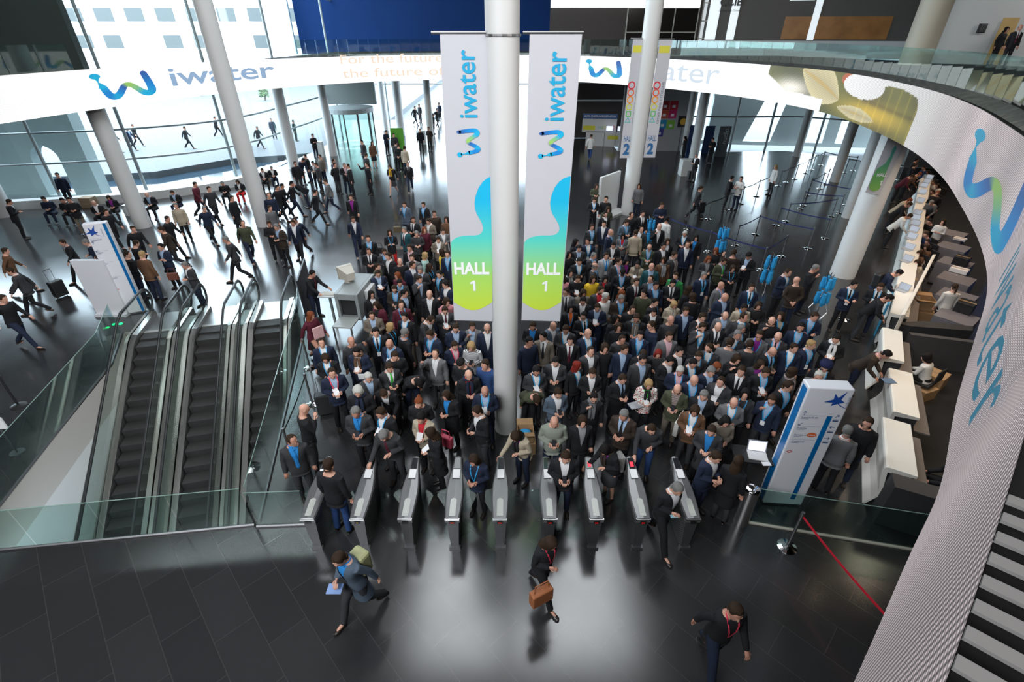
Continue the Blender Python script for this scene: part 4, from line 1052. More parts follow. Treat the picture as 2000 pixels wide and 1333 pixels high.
def poly_px(mb, pts, fn, off=0.0, mi=0):
    v = [fn(*p) for p in pts]; v = [(a, b_-off, c) for a, b_, c in v]
    bm = bmesh.new(); vs = [bm.verts.new(p) for p in v]; es = [bm.edges.new((vs[i], vs[(i+1) % len(vs)])) for i in range(len(vs))]
    bmesh.ops.triangle_fill(bm, use_beauty=True, edges=es); bm.verts.index_update()
    fs = []
    for f in bm.faces:
        q = [x.index for x in f.verts]
        if f.normal.y > 0: q = q[::-1]
        fs.append(tuple(q))
    mb.add([tuple(x.co) for x in bm.verts], fs, mi); bm.free()
YB = c1y-.12
F1 = plane_fn(YB)
def hall1(left):
    if left: x0t, x1t, x0b, x1b, ex0, ex1 = 859, 962.5, 887, 962.5, 881, 962
    else: x0t, x1t, x0b, x1b, ex0, ex1 = 1034.5, 1137, 1018.5, 1094, 1024, 1113
    t = empty('hall_banner', F1((x0t+x1t)/2, 65), 0, 'hanging white banner with iwater and Hall 1, '+('left' if left else 'right')+' of the central column', 'banner', None)
    I = Matrix.Translation(-t.location)
    def bd(mb, name, m):
        o = mb.build(name, m, t); o.data.transform(I); return o
    A = [F1(x0t, 67), F1(x1t, 67), F1(x1b, 628), F1(x0b, 626)]
    mb = MB(); a = [Vector(p) for p in A]; bk = [p+Vector((0, .012, 0)) for p in a]
    mb.add([tuple(p) for p in a+bk], [(0, 3, 2, 1), (4, 5, 6, 7), (0, 1, 5, 4), (1, 2, 6, 5), (2, 3, 7, 6), (3, 0, 4, 7)]); bd(mb, 'cloth', fab)
    # coloured wave
    def X(x): return x if not left else 881+(x-1024)*(81/89.)
    lo_e = lambda y: (x0b+(x0t-x0b)*(626-y)/560.)+1.0; hi_e = lambda y: (x1b+(x1t-x1b)*(626-y)/560.)-1.0
    W_ = [(1112, 344), (1103, 347), (1092, 355), (1083, 367), (1077, 382), (1074.5, 396), (1075.5, 408), (1079, 418), (1086, 429), (1091, 438), (1093, 446), (1091, 453), (1085, 458), (1075, 460), (1060, 460), (1047, 461), (1036, 464), (1029, 468)]
    P = [(X(x), y) for x, y in W_]; P[0] = (hi_e(344), 344)
    P += [(lo_e(474), 474), (lo_e(530), 530), (lo_e(590), 590)]
    wbt = x1b-x0b
    for k in range(1, 12): P.append((lo_e(600)+(hi_e(600)-lo_e(600))*k/12, 590+16*math.sin(PI*k/12)))
    P += [(hi_e(590), 590), (hi_e(500), 500), (hi_e(420), 420)]
    mb = MB(); poly_px(mb, P, F1, .006)
    o = bd(mb, 'printed_wave', None or WAVE)
    mb = MB(); c = (922, 524) if left else (1061, 525); wd = 68 if left else 66
    v = Vector(F1(c[0]-wd/2, c[1]+12)); w = (Vector(F1(c[0]+wd/2, c[1]+12))-v).x; h = F1(c[0], c[1]-12)[2]-v.z
    text_mb(mb, 'HALL', lambda u, q: (v.x+u, v.y-.012, v.z+q), w=w, h=h, off=.035)
    v2 = Vector(F1(c[0]-5, c[1]+44)); one_geo(mb, lambda u, q: (v2.x+u, v2.y-.012, v2.z+q), F1(c[0], c[1]+24)[2]-v2.z)
    bd(mb, 'printed_hall_number', white_t)
    mb = MB(); ty0, ty1, tx1, tx0 = (230, 97, 933, 899) if left else (236, 100, 1101, 1064)
    v3 = Vector(F1(tx1, ty0)); hh = F1(tx1, ty1)[2]-v3.z; ww = v3.x-Vector(F1(tx0, ty0)).x
    text_mb(mb, 'iwater', lambda u, q: (v3.x-q-(.0 if not left else u*.01), v3.y-.012, v3.z+u), w=hh, h=ww, off=.012); bd(mb, 'printed_name', teal_t)
    ly0, ly1, lx1, lx0 = (307, 250, 939, 893) if left else (310, 253, 1099, 1050)
    v4 = Vector(F1(lx1, ly0)); hh = F1(lx1, ly1)[2]-v4.z; ww = v4.x-Vector(F1(lx0, ly0)).x
    o = put_logo(lambda u, q: (v4.x-q*.62/.60, v4.y-.012, v4.z+u), hh, ww, 'printed_logo', PRINT, t, False, 1.0); o.data.transform(I)
    mb = MB(); zt = A[0][2]+.02; mb.tube([(min(A[0][0], A[3][0])-.03, YB, zt), (A[1][0]+.02, YB, zt)], .022, 8)
    bd(mb, 'hanging_bar', steel)
    return t
z_t, z_b = 5.6, 3.1
HBL = None
WAVE = ramp_mat('wave_print', -4.75, -2.5, [(0, (.58, .72, .04)), (1, (.0, .44, .72)), (.35, (.36, .66, .12)), (.68, (.08, .60, .52))])
hall1(True); hall1(False)
tag(MB().tube([(c1x, c1y, 7.93), (c1x, c1y, 7.96)], .285, 24).build('column_clamp', steel), 'thin steel clamp ring round the central column at the banner tops', 'clamp')

# Hall 2 banners
Y2 = c2y-.1
F2 = plane_fn(Y2)
def ngon(c, r_, n, a0=0): return [(c[0]+r_*math.cos(a0+2*PI*k/n), c[1]+r_*math.sin(a0+2*PI*k/n)) for k in range(n)]
def outline(mb, pts, fn, w, mi=0):
    n = len(pts); cx = sum(p[0] for p in pts)/n; cy_ = sum(p[1] for p in pts)/n
    inn = []
    for p in pts:
        d = Vector((p[0]-cx, p[1]-cy_)); k = max(0.05, 1-w/d.length); inn.append((cx+d.x*k, cy_+d.y*k))
    v = [fn(*p) for p in pts]+[fn(*p) for p in inn]
    mb.add(v, [(i, (i+1) % n, (i+1) % n+n, i+n) for i in range(n)], mi)
CHC = [mat('print_%d' % i, c, .6) for i, c in enumerate([(.02, .42, .40), (.06, .45, .06), (.60, .60, .05), (.80, .30, .02), (.75, .10, .03), (.62, .02, .04)])]
def chain(mb, fn, h, w, lw):
    "six linked outlines along v"
    st = h/6.0
    for k, n in enumerate((3, 4, 5, 6, 7, 24)):
        c = (w/2, st*(k+.5)); pts = ngon(c, st*.56, n, PI/2 if n != 4 else PI/4); outline(mb, pts, fn, lw, k)
def hall2(i):
    q = [(1237, 77), (1263, 78), (1232.5, 311), (1210, 309)] if i == 0 else [(1290, 78), (1314.5, 80), (1278.5, 306), (1255, 308)]
    P = [Vector(F2(*p)) for p in q]; x0 = (P[0].x+P[3].x)/2; x1 = (P[1].x+P[2].x)/2; zt = P[0].z; zb = P[3].z; w = x1-x0
    t = empty('hall_banner', (x0, Y2, zb), 0, 'narrow white banner with linked outlines and Hall 2, '+('left' if i == 0 else 'right')+' of its column', 'banner')
    MB().box((0, 0, 0), (w, .012, zt-zb)).build('cloth', fab, t)
    H = zt-zb; fn = lambda u, v: (u, -.006, v)
    MB().box((w*.08, -.005, H*.90), (w*.9, 0, H*.955)).build('yellow_label', mat('print_yellow', (.62, .58, .05), .6), t)
    mb = MB(); chain(mb, lambda u, v: (u+w*.02, -.006, v+H*.31), H*.36, w*.55, .055); mb.build('printed_outlines', CHC, t)
    mb = MB(); text_mb(mb, 'CITIES FOR CITIZENS', lambda u, v: (w*.86-v, -.006, H*.31+u), w=H*.36, h=w*.17, off=.01); mb.build('printed_slogan', mat('print_grey', (.10, .13, .17), .6), t)
    mb = MB(); text_mb(mb, 'HALL', lambda u, v: (w*.16+u, -.006, H*.155+v), w=w*.68, h=.26, off=.01); text_mb(mb, '2', lambda u, v: (w*.2+u, -.006, H*.03+v), w=w*.55, h=.52, off=.05); mb.build('printed_hall_number', mat('print_midblue', (.02, .12, .30), .6), t)
    MB().tube([(-.1, .01, H+.03), (w+.1, .01, H+.03)], .03, 8).build('hanging_bar', steel, t)
hall2(0); hall2(1)
# banner on the big right column
Y3 = c3y-.50; F3 = plane_fn(Y3)
t = empty('hall_banner', F3(1735, 300), 0, 'banner with green wave and Hall 1 hanging beside the thick right column', 'banner'); I = Matrix.Translation(-t.location)
q = [F3(1738, 262), F3(1774, 266), F3(1716, 381), F3(1690, 376)]; mb = MB(); mb.add([q[0], q[3], q[2], q[1]]+[(a, b_+.012, c) for a, b_, c in (q[0], q[3], q[2], q[1])], [(0, 1, 2, 3), (7, 6, 5, 4), (0, 4, 5, 1), (1, 5, 6, 2), (2, 6, 7, 3), (3, 7, 4, 0)]); o = mb.build('cloth', fab, t); o.data.transform(I)
mb = MB(); poly_px(mb, [(1749, 284), (1742, 292), (1738, 305), (1728, 320), (1712, 330), (1706, 342), (1697, 362), (1698, 370), (1706, 374), (1716, 371), (1724, 355), (1731, 335), (1746, 300), (1751, 290)], F3, .012); o = mb.build('printed_wave', ramp_mat('wave_small', -1.9, 1.0, [(0, (.30, .45, .04)), (1, (.0, .25, .5)), (.4, (.15, .42, .12))]), t); o.data.transform(I)
mb = MB(); v5 = Vector(F3(1711, 345)); text_mb(mb, 'HALL', lambda u, q_: (v5.x+u, v5.y-.02, v5.z+q_), w=.34, h=.12, off=.03); v6 = Vector(F3(1709, 362)); one_geo(mb, lambda u, q_: (v6.x+u+.1, v6.y-.02, v6.z+q_), .16); o = mb.build('printed_hall_number', white_t, t); o.data.transform(I)

o = MB().tube([(q[0][0]+.1, Y3+.02, q[0][2]-.1), (c3x, c3y-.3, q[0][2]-.1)], .025, 8).build('hanging_arm', steel, t); o.data.transform(I)
# ---------------------------------------------------------------- turnstiles
covm = noisy(mat('turnstile_cover', (.20, .20, .205), .38, .6), 8, .05); meshm = mat('perforated_side', (.05, .05, .05), .5, .5)
nt = meshm.node_tree; b = nt.nodes['Principled BSDF']; tc = nt.nodes.new('ShaderNodeTexCoord'); br = nt.nodes.new('ShaderNodeTexChecker'); br.inputs['Scale'].default_value = 38
br.inputs['Color1'].default_value = (.02, .02, .02, 1); br.inputs['Color2'].default_value = (.13, .13, .13, 1); nt.links.new(tc.outputs['Object'], br.inputs['Vector']); nt.links.new(br.outputs['Color'], b.inputs['Base Color'])
def half_w(y): # half width of the cover along its length 0..1.3
    t = y/1.30; return .125+.030*math.sin(PI*min(1, t*1.25))-.055*max(0, (t-.45)/.55)**1.3
def top_z(y): return .86+.155*(y/1.30)
def make_turnstile():
    t = empty('turnstile', (0, 0, 0), 0, 'x', 'turnstile', 'row of ticket turnstiles')
    n = 16; v = []; f = []
    for i in range(n+1):
        y = 1.30*i/n; h = half_w(y); z = top_z(y); zz = z-.11
        v += [(-h, y, zz), (-h, y, z-.02), (-h+.02, y, z), (0, y, z+.012), (h-.02, y, z), (h, y, z-.02), (h, y, zz)]
    for i in range(n):
        for k in range(6): f.append((i*7+k, i*7+k+1, (i+1)*7+k+1, (i+1)*7+k))
    f += [(0, 6, 5, 4, 3, 2, 1), tuple(n*7+k for k in range(7))]
    f += [(i*7, (i+1)*7, (i+1)*7+6, i*7+6) for i in range(n)]
    mb = MB().add(v, [q[::-1] for q in f]); mb.build('cover', covm, t)
    mb = MB(); v = []; f = []
    for i in range(n+1):
        y = .03+1.25*i/n; h = half_w(y)-.02; z = top_z(y)-.11; hb = h*.62; yb = .03+(y-.03)*.90
        v += [(-hb, yb, .0), (-h, y, z), (h, y, z), (hb, yb, .0)]
    for i in range(n):
        for k in (0, 2): f.append((i*4+k, i*4+k+1, (i+1)*4+k+1, (i+1)*4+k))
    f += [(3, 2, 1, 0), (n*4, n*4+1, n*4+2, n*4+3)]
    mb.add(v, f, 0); o = mb.build('cabinet', [meshm, dsteel], t)
    for p in o.data.polygons[-2:]: p.material_index = 1
    MB().box((-.10, -.012, .0), (.10, .06, .05)).build('base', dsteel, t)
    hb = half_w(0); MB().box((-hb, -.02, .815), (hb, .02, .85)).build('edge_trim', mat('bright_steel', (.75, .75, .76), .25, 1), t)
    mb = MB(); pts = [(-.055, .04), (.055, .04)]+[(.055*math.cos(a), .34+.05*math.sin(a)) for a in [PI*q/8 for q in range(9)]]
    mb.add([(x, y, top_z(y)+.014) for x, y in pts], [tuple(range(len(pts)))]); mb.build('light_strip', mat('frosted_lens', (.42, .43, .40), .3), t)
    MB().quad((-.065, .80, top_z(.80)+.030), (.065, .80, top_z(.80)+.030), (.065, .99, top_z(.99)+.030), (-.065, .99, top_z(.99)+.030)).build('paper_notice', card, t)
    MB().add([(-.055, 1.02, top_z(1.02)+.02), (.055, 1.02, top_z(1.02)+.02), (.052, 1.26, top_z(1.26)+.02), (-.052, 1.26, top_z(1.26)+.02)], [(0, 1, 2, 3)]).build('reader', mat('reader_glass', (.02, .02, .025), .08), t)
    MB().box((-.05, -.026, .745), (.05, -.012, .80)).build('display', mat('display_black', (.01, .01, .01), .3), t)
    for sx in (-1, 1):
        v = [(sx*.10, .72, .10), (sx*.11, .72, .78)]+[(sx*(.12+.25*math.sin(a)), .72, .60+.20*math.cos(a)-.02) for a in [PI/2*q/6 for q in range(7)]]+[(sx*.20, .72, .12)]
        mb = MB(); mb.add(v+[(x, y+.012, z) for x, y, z in v], [tuple(range(len(v))), tuple(range(len(v), 2*len(v)))[::-1]]+[(i, (i+1) % len(v), (i+1) % len(v)+len(v), i+len(v)) for i in range(len(v))])
        mb.build('gate_wing', glass_g, t)
    return t
T0 = make_turnstile()
TX = [-3.55, -2.69, -1.86, -1.04, -.21, .66, 1.47, 2.28, 3.15]
lamp_r = mat('red_signal', (.3, .0, .0), .4, emit=(1, .01, .02), es=.8); lamp_y = mat('amber_signal', (.2, .2, .0), .4, emit=(.45, .38, .02), es=.6)
ORD = ['leftmost turnstile, behind the person in black T-shirt', 'second turnstile from the left, with amber arrow lamp', 'third turnstile from the left, with dark display', 'fourth turnstile from the left, with red lamp', 'middle turnstile of the row of nine, used by a woman in beige',
       'sixth turnstile from the left, left of the man in navy suit', 'seventh turnstile from the left, glowing red reader', 'eighth turnstile from the left, red reader by the charcoal jacket', 'rightmost turnstile at the end of the row']
for i, x in enumerate(TX):
    t = T0 if i == 0 else copy_tree(T0); t.location = (x, 5.53, 0); t['label'] = 'grey '+ORD[i]
    if i in (1, 3, 4, 5, 6, 7):
        mb = MB()
        if i == 1: mb.add([(-.03, -.028, .765), (.03, -.028, .765), (0, -.028, .79)], [(0, 1, 2)])
        else:
            for a in (1, -1): mb.add([(-.028, -.028, .772-a*.016-.004), (-.028, -.028, .772-a*.016+.004), (.028, -.028, .772+a*.016+.004), (.028, -.028, .772+a*.016-.004)], [(0, 3, 2, 1)])
        mb.build('signal', lamp_y if i == 1 else lamp_r, t)
    if i in (6, 7): MB().quad((-.03, 1.05, top_z(1.05)+.03), (.03, 1.05, top_z(1.05)+.03), (.03, 1.16, top_z(1.16)+.03), (-.03, 1.16, top_z(1.16)+.03)).build('reader_light', mat('reader_red', (.5, 0, 0), .4, emit=(1, .03, .06), es=1.2), t)

# ---------------------------------------------------------------- escalators
EA = math.atan2(.23, .973); T30 = math.tan(R(30))
def ez(y): return 0.0 if y > -.55 else -(-.55-y)*T30
rub = mat('rubber_handrail', (.02, .022, .022), .35); skirt = mat('skirt_steel', (.42, .42, .41), .3, .9); deck = mat('deck_steel', (.62, .60, .57), .22, 1.0)
stepm = mat('step_metal', (.075, .073, .072), .45, .5); nt = stepm.node_tree; b = nt.nodes['Principled BSDF']; tc = nt.nodes.new('ShaderNodeTexCoord'); wvn = nt.nodes.new('ShaderNodeTexWave'); wvn.inputs['Scale'].default_value = 18; wvn.bands_direction = 'X'
bpn = nt.nodes.new('ShaderNodeBump'); bpn.inputs['Distance'].default_value = .006; nt.links.new(tc.outputs['Object'], wvn.inputs[0]); nt.links.new(wvn.outputs['Fac'], bpn.inputs['Height']); nt.links.new(bpn.outputs['Normal'], b.inputs['Normal'])
def make_escalator():
    t = empty('escalator', (0, 0, 0), EA, 'x', 'escalator', 'three escalators in the floor well')
    MB().box((-.62, 0, -.06), (.62, 1.25, .012)).build('landing_plate', skirt, t)
    MB().box((-.42, -.06, -.03), (.42, .05, .02)).build('comb_plate', mat('comb_light', (.5, .5, .48), .35, .6), t)
    for k in range(20):
        y = -.07-k*.38; z = ez(y-.19)
        mb = MB().box((-.405, y-.38, z-.22), (.405, y, z)); mb.box((-.40, y-.382, z-.03), (.40, y-.36, z+.003)); mb.build('step', stepm, t)
    ys = [1.15, .6, 0, -.4, -.7, -1.2]+[-1.2-.6*k for k in range(1, 12)]
    for sx in (-1, 1):
        mb = MB()
        for a, c in zip(ys, ys[1:]):
            mb.quad((sx*.43, a, ez(a)-.25), (sx*.43, c, ez(c)-.25), (sx*.43, c, ez(c)+.14), (sx*.43, a, ez(a)+.14))
        mb.build('inner_skirt', skirt, t)
        mb = MB()
        for a, c in zip(ys, ys[1:]):
            za, zc = ez(a)+.14, ez(c)+.14
            mb.quad((sx*.43, a, za), (sx*.57, a, za+.03), (sx*.57, c, zc+.03), (sx*.43, c, zc)); mb.quad((sx*.61, a, za+.03), (sx*.70, a, za+.02), (sx*.70, c, zc+.02), (sx*.61, c, zc+.03))
            mb.quad((sx*.70, a, za+.02), (sx*.70, a, za-.5), (sx*.70, c, zc-.5), (sx*.70, c, zc+.02))
        mb.build('deck_cover', deck, t)
        for j in range(0, len(ys)-1, 2):
            mb = MB(); seg = ys[j:j+3]
            if len(seg) < 2: continue
            for a, c in zip(seg, seg[1:]):
                mb.quad((sx*.59, a, ez(a)+.15), (sx*.59, c, ez(c)+.15), (sx*.59, c, ez(c)+.90), (sx*.59, a, ez(a)+.90))
            mb.build('glass_panel', glass_e, t)
        pts = [(sx*.59, 1.15+.40*math.sin(a), .53-.40*math.cos(a)) for a in [PI*q/8 for q in range(9)]]+[(sx*.59, y, ez(y)+.93) for y in ys[1:]]
        MB().tube(pts, .038, 8).build('handrail', rub, t, True)
        MB().tube([(p[0], p[1], p[2]-.045 if i > 4 else p[2]) for i, p in enumerate(pts)], .018, 6).build('rail_guide', steel, t, True)
        mb = MB(); v = [(sx*.59, 1.15, .15)]+[(sx*.59, 1.15+.36*math.sin(a), .53-.36*math.cos(a)) for a in [PI*q/8 for q in range(9)]]
        mb.add(v, [tuple(range(len(v)))]); mb.build('newel_glass', glass_e, t)
    MB().box((-.44, -7.7, -4.7), (.44, -7.6, -4.2)).build('truss_end', dsteel, t)
    return t
E0 = make_escalator()
for i in range(3):
    t = E0 if i == 0 else copy_tree(E0); k = (i-1)*1.66
    t.location = (-9.5+k*.973, 13.62+k*.23, .0); t['label'] = ('leftmost escalator going down beside the white well wall', 'middle escalator of the three going down', 'rightmost escalator beside the belt posts and scanner')[i]
# infill between the escalators
mb = MB()
for k in (-.83, .83):
    for y0 in range(0, 8):
        a, c = -y0*1.0+.6, -(y0+1)*1.0+.6
        pa = [Vector((-9.5, 13.62, 0))+Matrix.Rotation(EA, 3, 'Z') @ Vector((k+dx, y, ez(y)+.12)) for dx, y in ((-.13, a), (.13, a), (.13, c), (-.13, c))]
        mb.quad(*pa)
tag(mb.build('escalator_infill', mat('infill_dark', (.10, .11, .10), .35, .5)), kind='structure')
gn = mat('green_lamp', (0, .3, .1), .3, emit=(.0, 1, .25), es=2.5)
for i, (px, py) in enumerate(((277, 628), (236, 633), (223, 634))):
    x, y = G(px, py); tag(MB().lathe((x, y, .0), [(.06, 0), (.05, .02)], 10).build('floor_lamp_spot', gn), ['green floor light at the left escalator newel', 'green floor light, middle of the three by the sign tower', 'green floor light furthest left below the white panel'][i], 'light')
# glass round the well
def glass_fence(pts, lab, h=1.02, n_per=1.35, basem=None, m=None, z0=0.0):
    t = empty('glass_balustrade', (pts[0][0], pts[0][1], z0), 0, lab, 'balustrade'); I = Matrix.Translation((-pts[0][0], -pts[0][1], -z0))
    sp = []
    for a, c in zip(pts, pts[1:]):
        L = math.hypot(c[0]-a[0], c[1]-a[1]); n = max(1, round(L/n_per))
        for i in range(n): sp.append((a[0]+(c[0]-a[0])*i/n, a[1]+(c[1]-a[1])*i/n))
    sp.append(pts[-1]); pane_run(t, I, sp, z0+.0, h, m or glass_g)
    for a, c in zip(pts, pts[1:]):
        o = MB().tube([(a[0], a[1], z0+.02), (c[0], c[1], z0+.02)], .03, 6).build('base_rail', basem or dsteel, t); o.data.transform(I)
        o = MB().tube([(a[0], a[1], z0+h+.006), (c[0], c[1], z0+h+.006)], .008, 6).build('top_edge', mat('glass_edge', (.20, .30, .26), .2), t); o.data.transform(I)
    return t
glass_fence([(-13.5, 4.93), WP[0], (-4.92, 6.04)], 'glass balustrade along the near edge of the escalator well')
glass_fence([(-4.86, 6.1), (-6.50, 13.1), (-6.9, 14.2)], 'glass balustrade on the right side of the escalator well')
glass_fence([(-9.95, 5.5), (-11.36, 11.4), (-12.2, 13.1)], 'glass balustrade on the left side of the escalator well')
gx, gy = G(1445, 1022); gx2, gy2 = G(1830, 1083)
glass_fence([(gx+.15, gy), (gx2, gy2)], 'low glass screen with pale rail right of the turnstiles', .95, 2.2, mat('pale_rail', (.42, .40, .34), .4))
glass_fence([(-4.86, 6.0), (-3.85, 6.05)], 'short glass screen between the well and first turnstile', .95, 1.2)

# ---------------------------------------------------------------- belt posts
def post(x, y, lab=None, h=.95, m=None, basem=None):
    t = empty('belt_post', (x, y, 0), 0, lab, 'barrier post')
    MB().lathe((0, 0, 0), [(.17, 0), (.17, .012), (.10, .035), (.03, .05)], 24).build('base', basem or chrome, t)
    MB().lathe((0, 0, .04), [(.026, 0), (.026, h-.12)], 12).build('pole', m or dsteel, t)
    MB().lathe((0, 0, h-.10), [(.034, 0), (.036, .09), (.028, .11)], 12).build('head', m or dsteel, t)
    return t
def belt(t, x1, y1, m, z=.90, z1=None, h=.05):
    x0, y0 = t.location.x, t.location.y; dx, dy = x1-x0, y1-y0; L = math.hypot(dx, dy)
    n = Vector((-dy/L*.002, dx/L*.002)); mb = MB(); N = 8; z1 = z if z1 is None else z1
    for i in range(N):
        a, c = i/N, (i+1)/N
        sa, sc = z+(z1-z)*a-.05*math.sin(PI*a), z+(z1-z)*c-.05*math.sin(PI*c)
        p = [(dx*a+n.x, dy*a+n.y, sa-h), (dx*c+n.x, dy*c+n.y, sc-h), (dx*c+n.x, dy*c+n.y, sc), (dx*a+n.x, dy*a+n.y, sa)]
        q_ = [(a_[0]-2*n.x, a_[1]-2*n.y, a_[2]) for a_ in p]
        mb.add(p+q_, [(0, 1, 2, 3), (7, 6, 5, 4), (3, 2, 6, 7), (0, 4, 5, 1)])
    mb.build('belt', m, t)
blm = mat('navy_belt', (.012, .02, .11), .7); bkm = mat('black_belt', (.012, .012, .012), .7); rdm = mat('red_tape', (.55, .01, .03), .6)
def chain_posts(pxs, labs, m, belts=True, last=None):
    P_ = [G(*p) for p in pxs]; out = []
    for i, (x, y) in enumerate(P_):
        t = post(x, y, labs[i] if i < len(labs) else labs[-1]); t['group'] = 'queue belt posts'; out.append(t)
        if belts and i+1 < len(P_): belt(t, P_[i+1][0], P_[i+1][1], m)
    return out
QN = ['nearest', 'second', 'third', 'fourth', 'fifth', 'sixth', 'seventh']
chain_posts([(1341, 447), (1382, 429), (1421, 411), (1446.5, 398.5), (1477, 384.5), (1500.5, 371.5)], ['belt post, %s in the long row behind the man in black suit' % q for q in QN], bkm)
chain_posts([(1520, 364), (1535, 357), (1552, 350), (1573, 339), (1585, 332), (1603, 323), (1666, 334)], ['belt post, %s in the far row running towards the glazed exit' % q for q in QN], bkm)
chain_posts([(1300, 463), (1381, 492), (1486, 528), (1526, 502)], ['belt post at the crowd edge by the bent white-shirted man', 'belt post with blue belt right of the white-haired man', 'belt post with blue belts above the man in black beanie', 'belt post right of the blue lanyard rack'], blm)
chain_posts([(1435, 479.5), (1475, 459), (1578, 486)], ['belt post, left end of the blue belt row in mid queue', 'belt post, middle of the blue belt row in mid queue', 'belt post, right end of the blue belt row by the thick column'], blm)
chain_posts([(1515, 441), (1611, 466)], ['belt post, left end of the lower pair joined by blue belt', 'belt post, right end of the lower pair joined by blue belt'], blm)
chain_posts([(1534, 433), (1623.5, 423.5)], ['belt post, left end of the upper pair joined by blue belt', 'belt post, right end of the upper pair joined by blue belt'], blm)
chain_posts([(1563, 408), (1637.5, 416.5)], ['belt post left of the white-shirted walker, nearer of two', 'belt post beside the white-shirted walker in the queue'], blm)
chain_posts([(1577, 382), (1651.5, 401.5)], ['belt post left end of the third blue belt in the queue', 'belt post right end of the third blue belt in the queue'], blm)
chain_posts([(1569, 402), (1577, 382), (1601, 369), (1611.5, 361)], ['belt post of a close row of four, nearest one', 'belt post of a close row of four, second', 'belt post of a close row of four, third', 'belt post of a close row of four, farthest'], bkm)
chain_posts([(1649.5, 338), (1755, 352)], ['belt post right of the column inside the queue', 'belt post far right beside the people at the counter end'], bkm)
x, y = G(1648, 625); post(x, y, 'single belt post with shining base behind the man with badge')
pp = [G(590.5, 663, .95), G(594, 731, .95), G(552, 838, .95)]
pl = [post(*pp[0], 'belt post nearest the scanner, beside the right escalator'), post(*pp[1], 'belt post in the middle beside the right escalator'), post(*pp[2], 'belt post behind the balding man in charcoal')]
belt(pl[0], pp[1][0], pp[1][1], bkm); belt(pl[1], pp[2][0], pp[2][1], bkm)
x, y = G(37, 793); post(x, y, 'black belt post at the left edge behind the glass', .95, black, black)
x, y = G(1537, 1069); tr = post(x, y, 'belt post with red tape at the lower right'); x2, y2 = G(1760, 1232, .9); belt(tr, x2, y2, rdm)
x2_, y2_ = x2+.02, y2-.02; post(x2_, y2_, 'belt post hidden under the ring holding the red tape end')

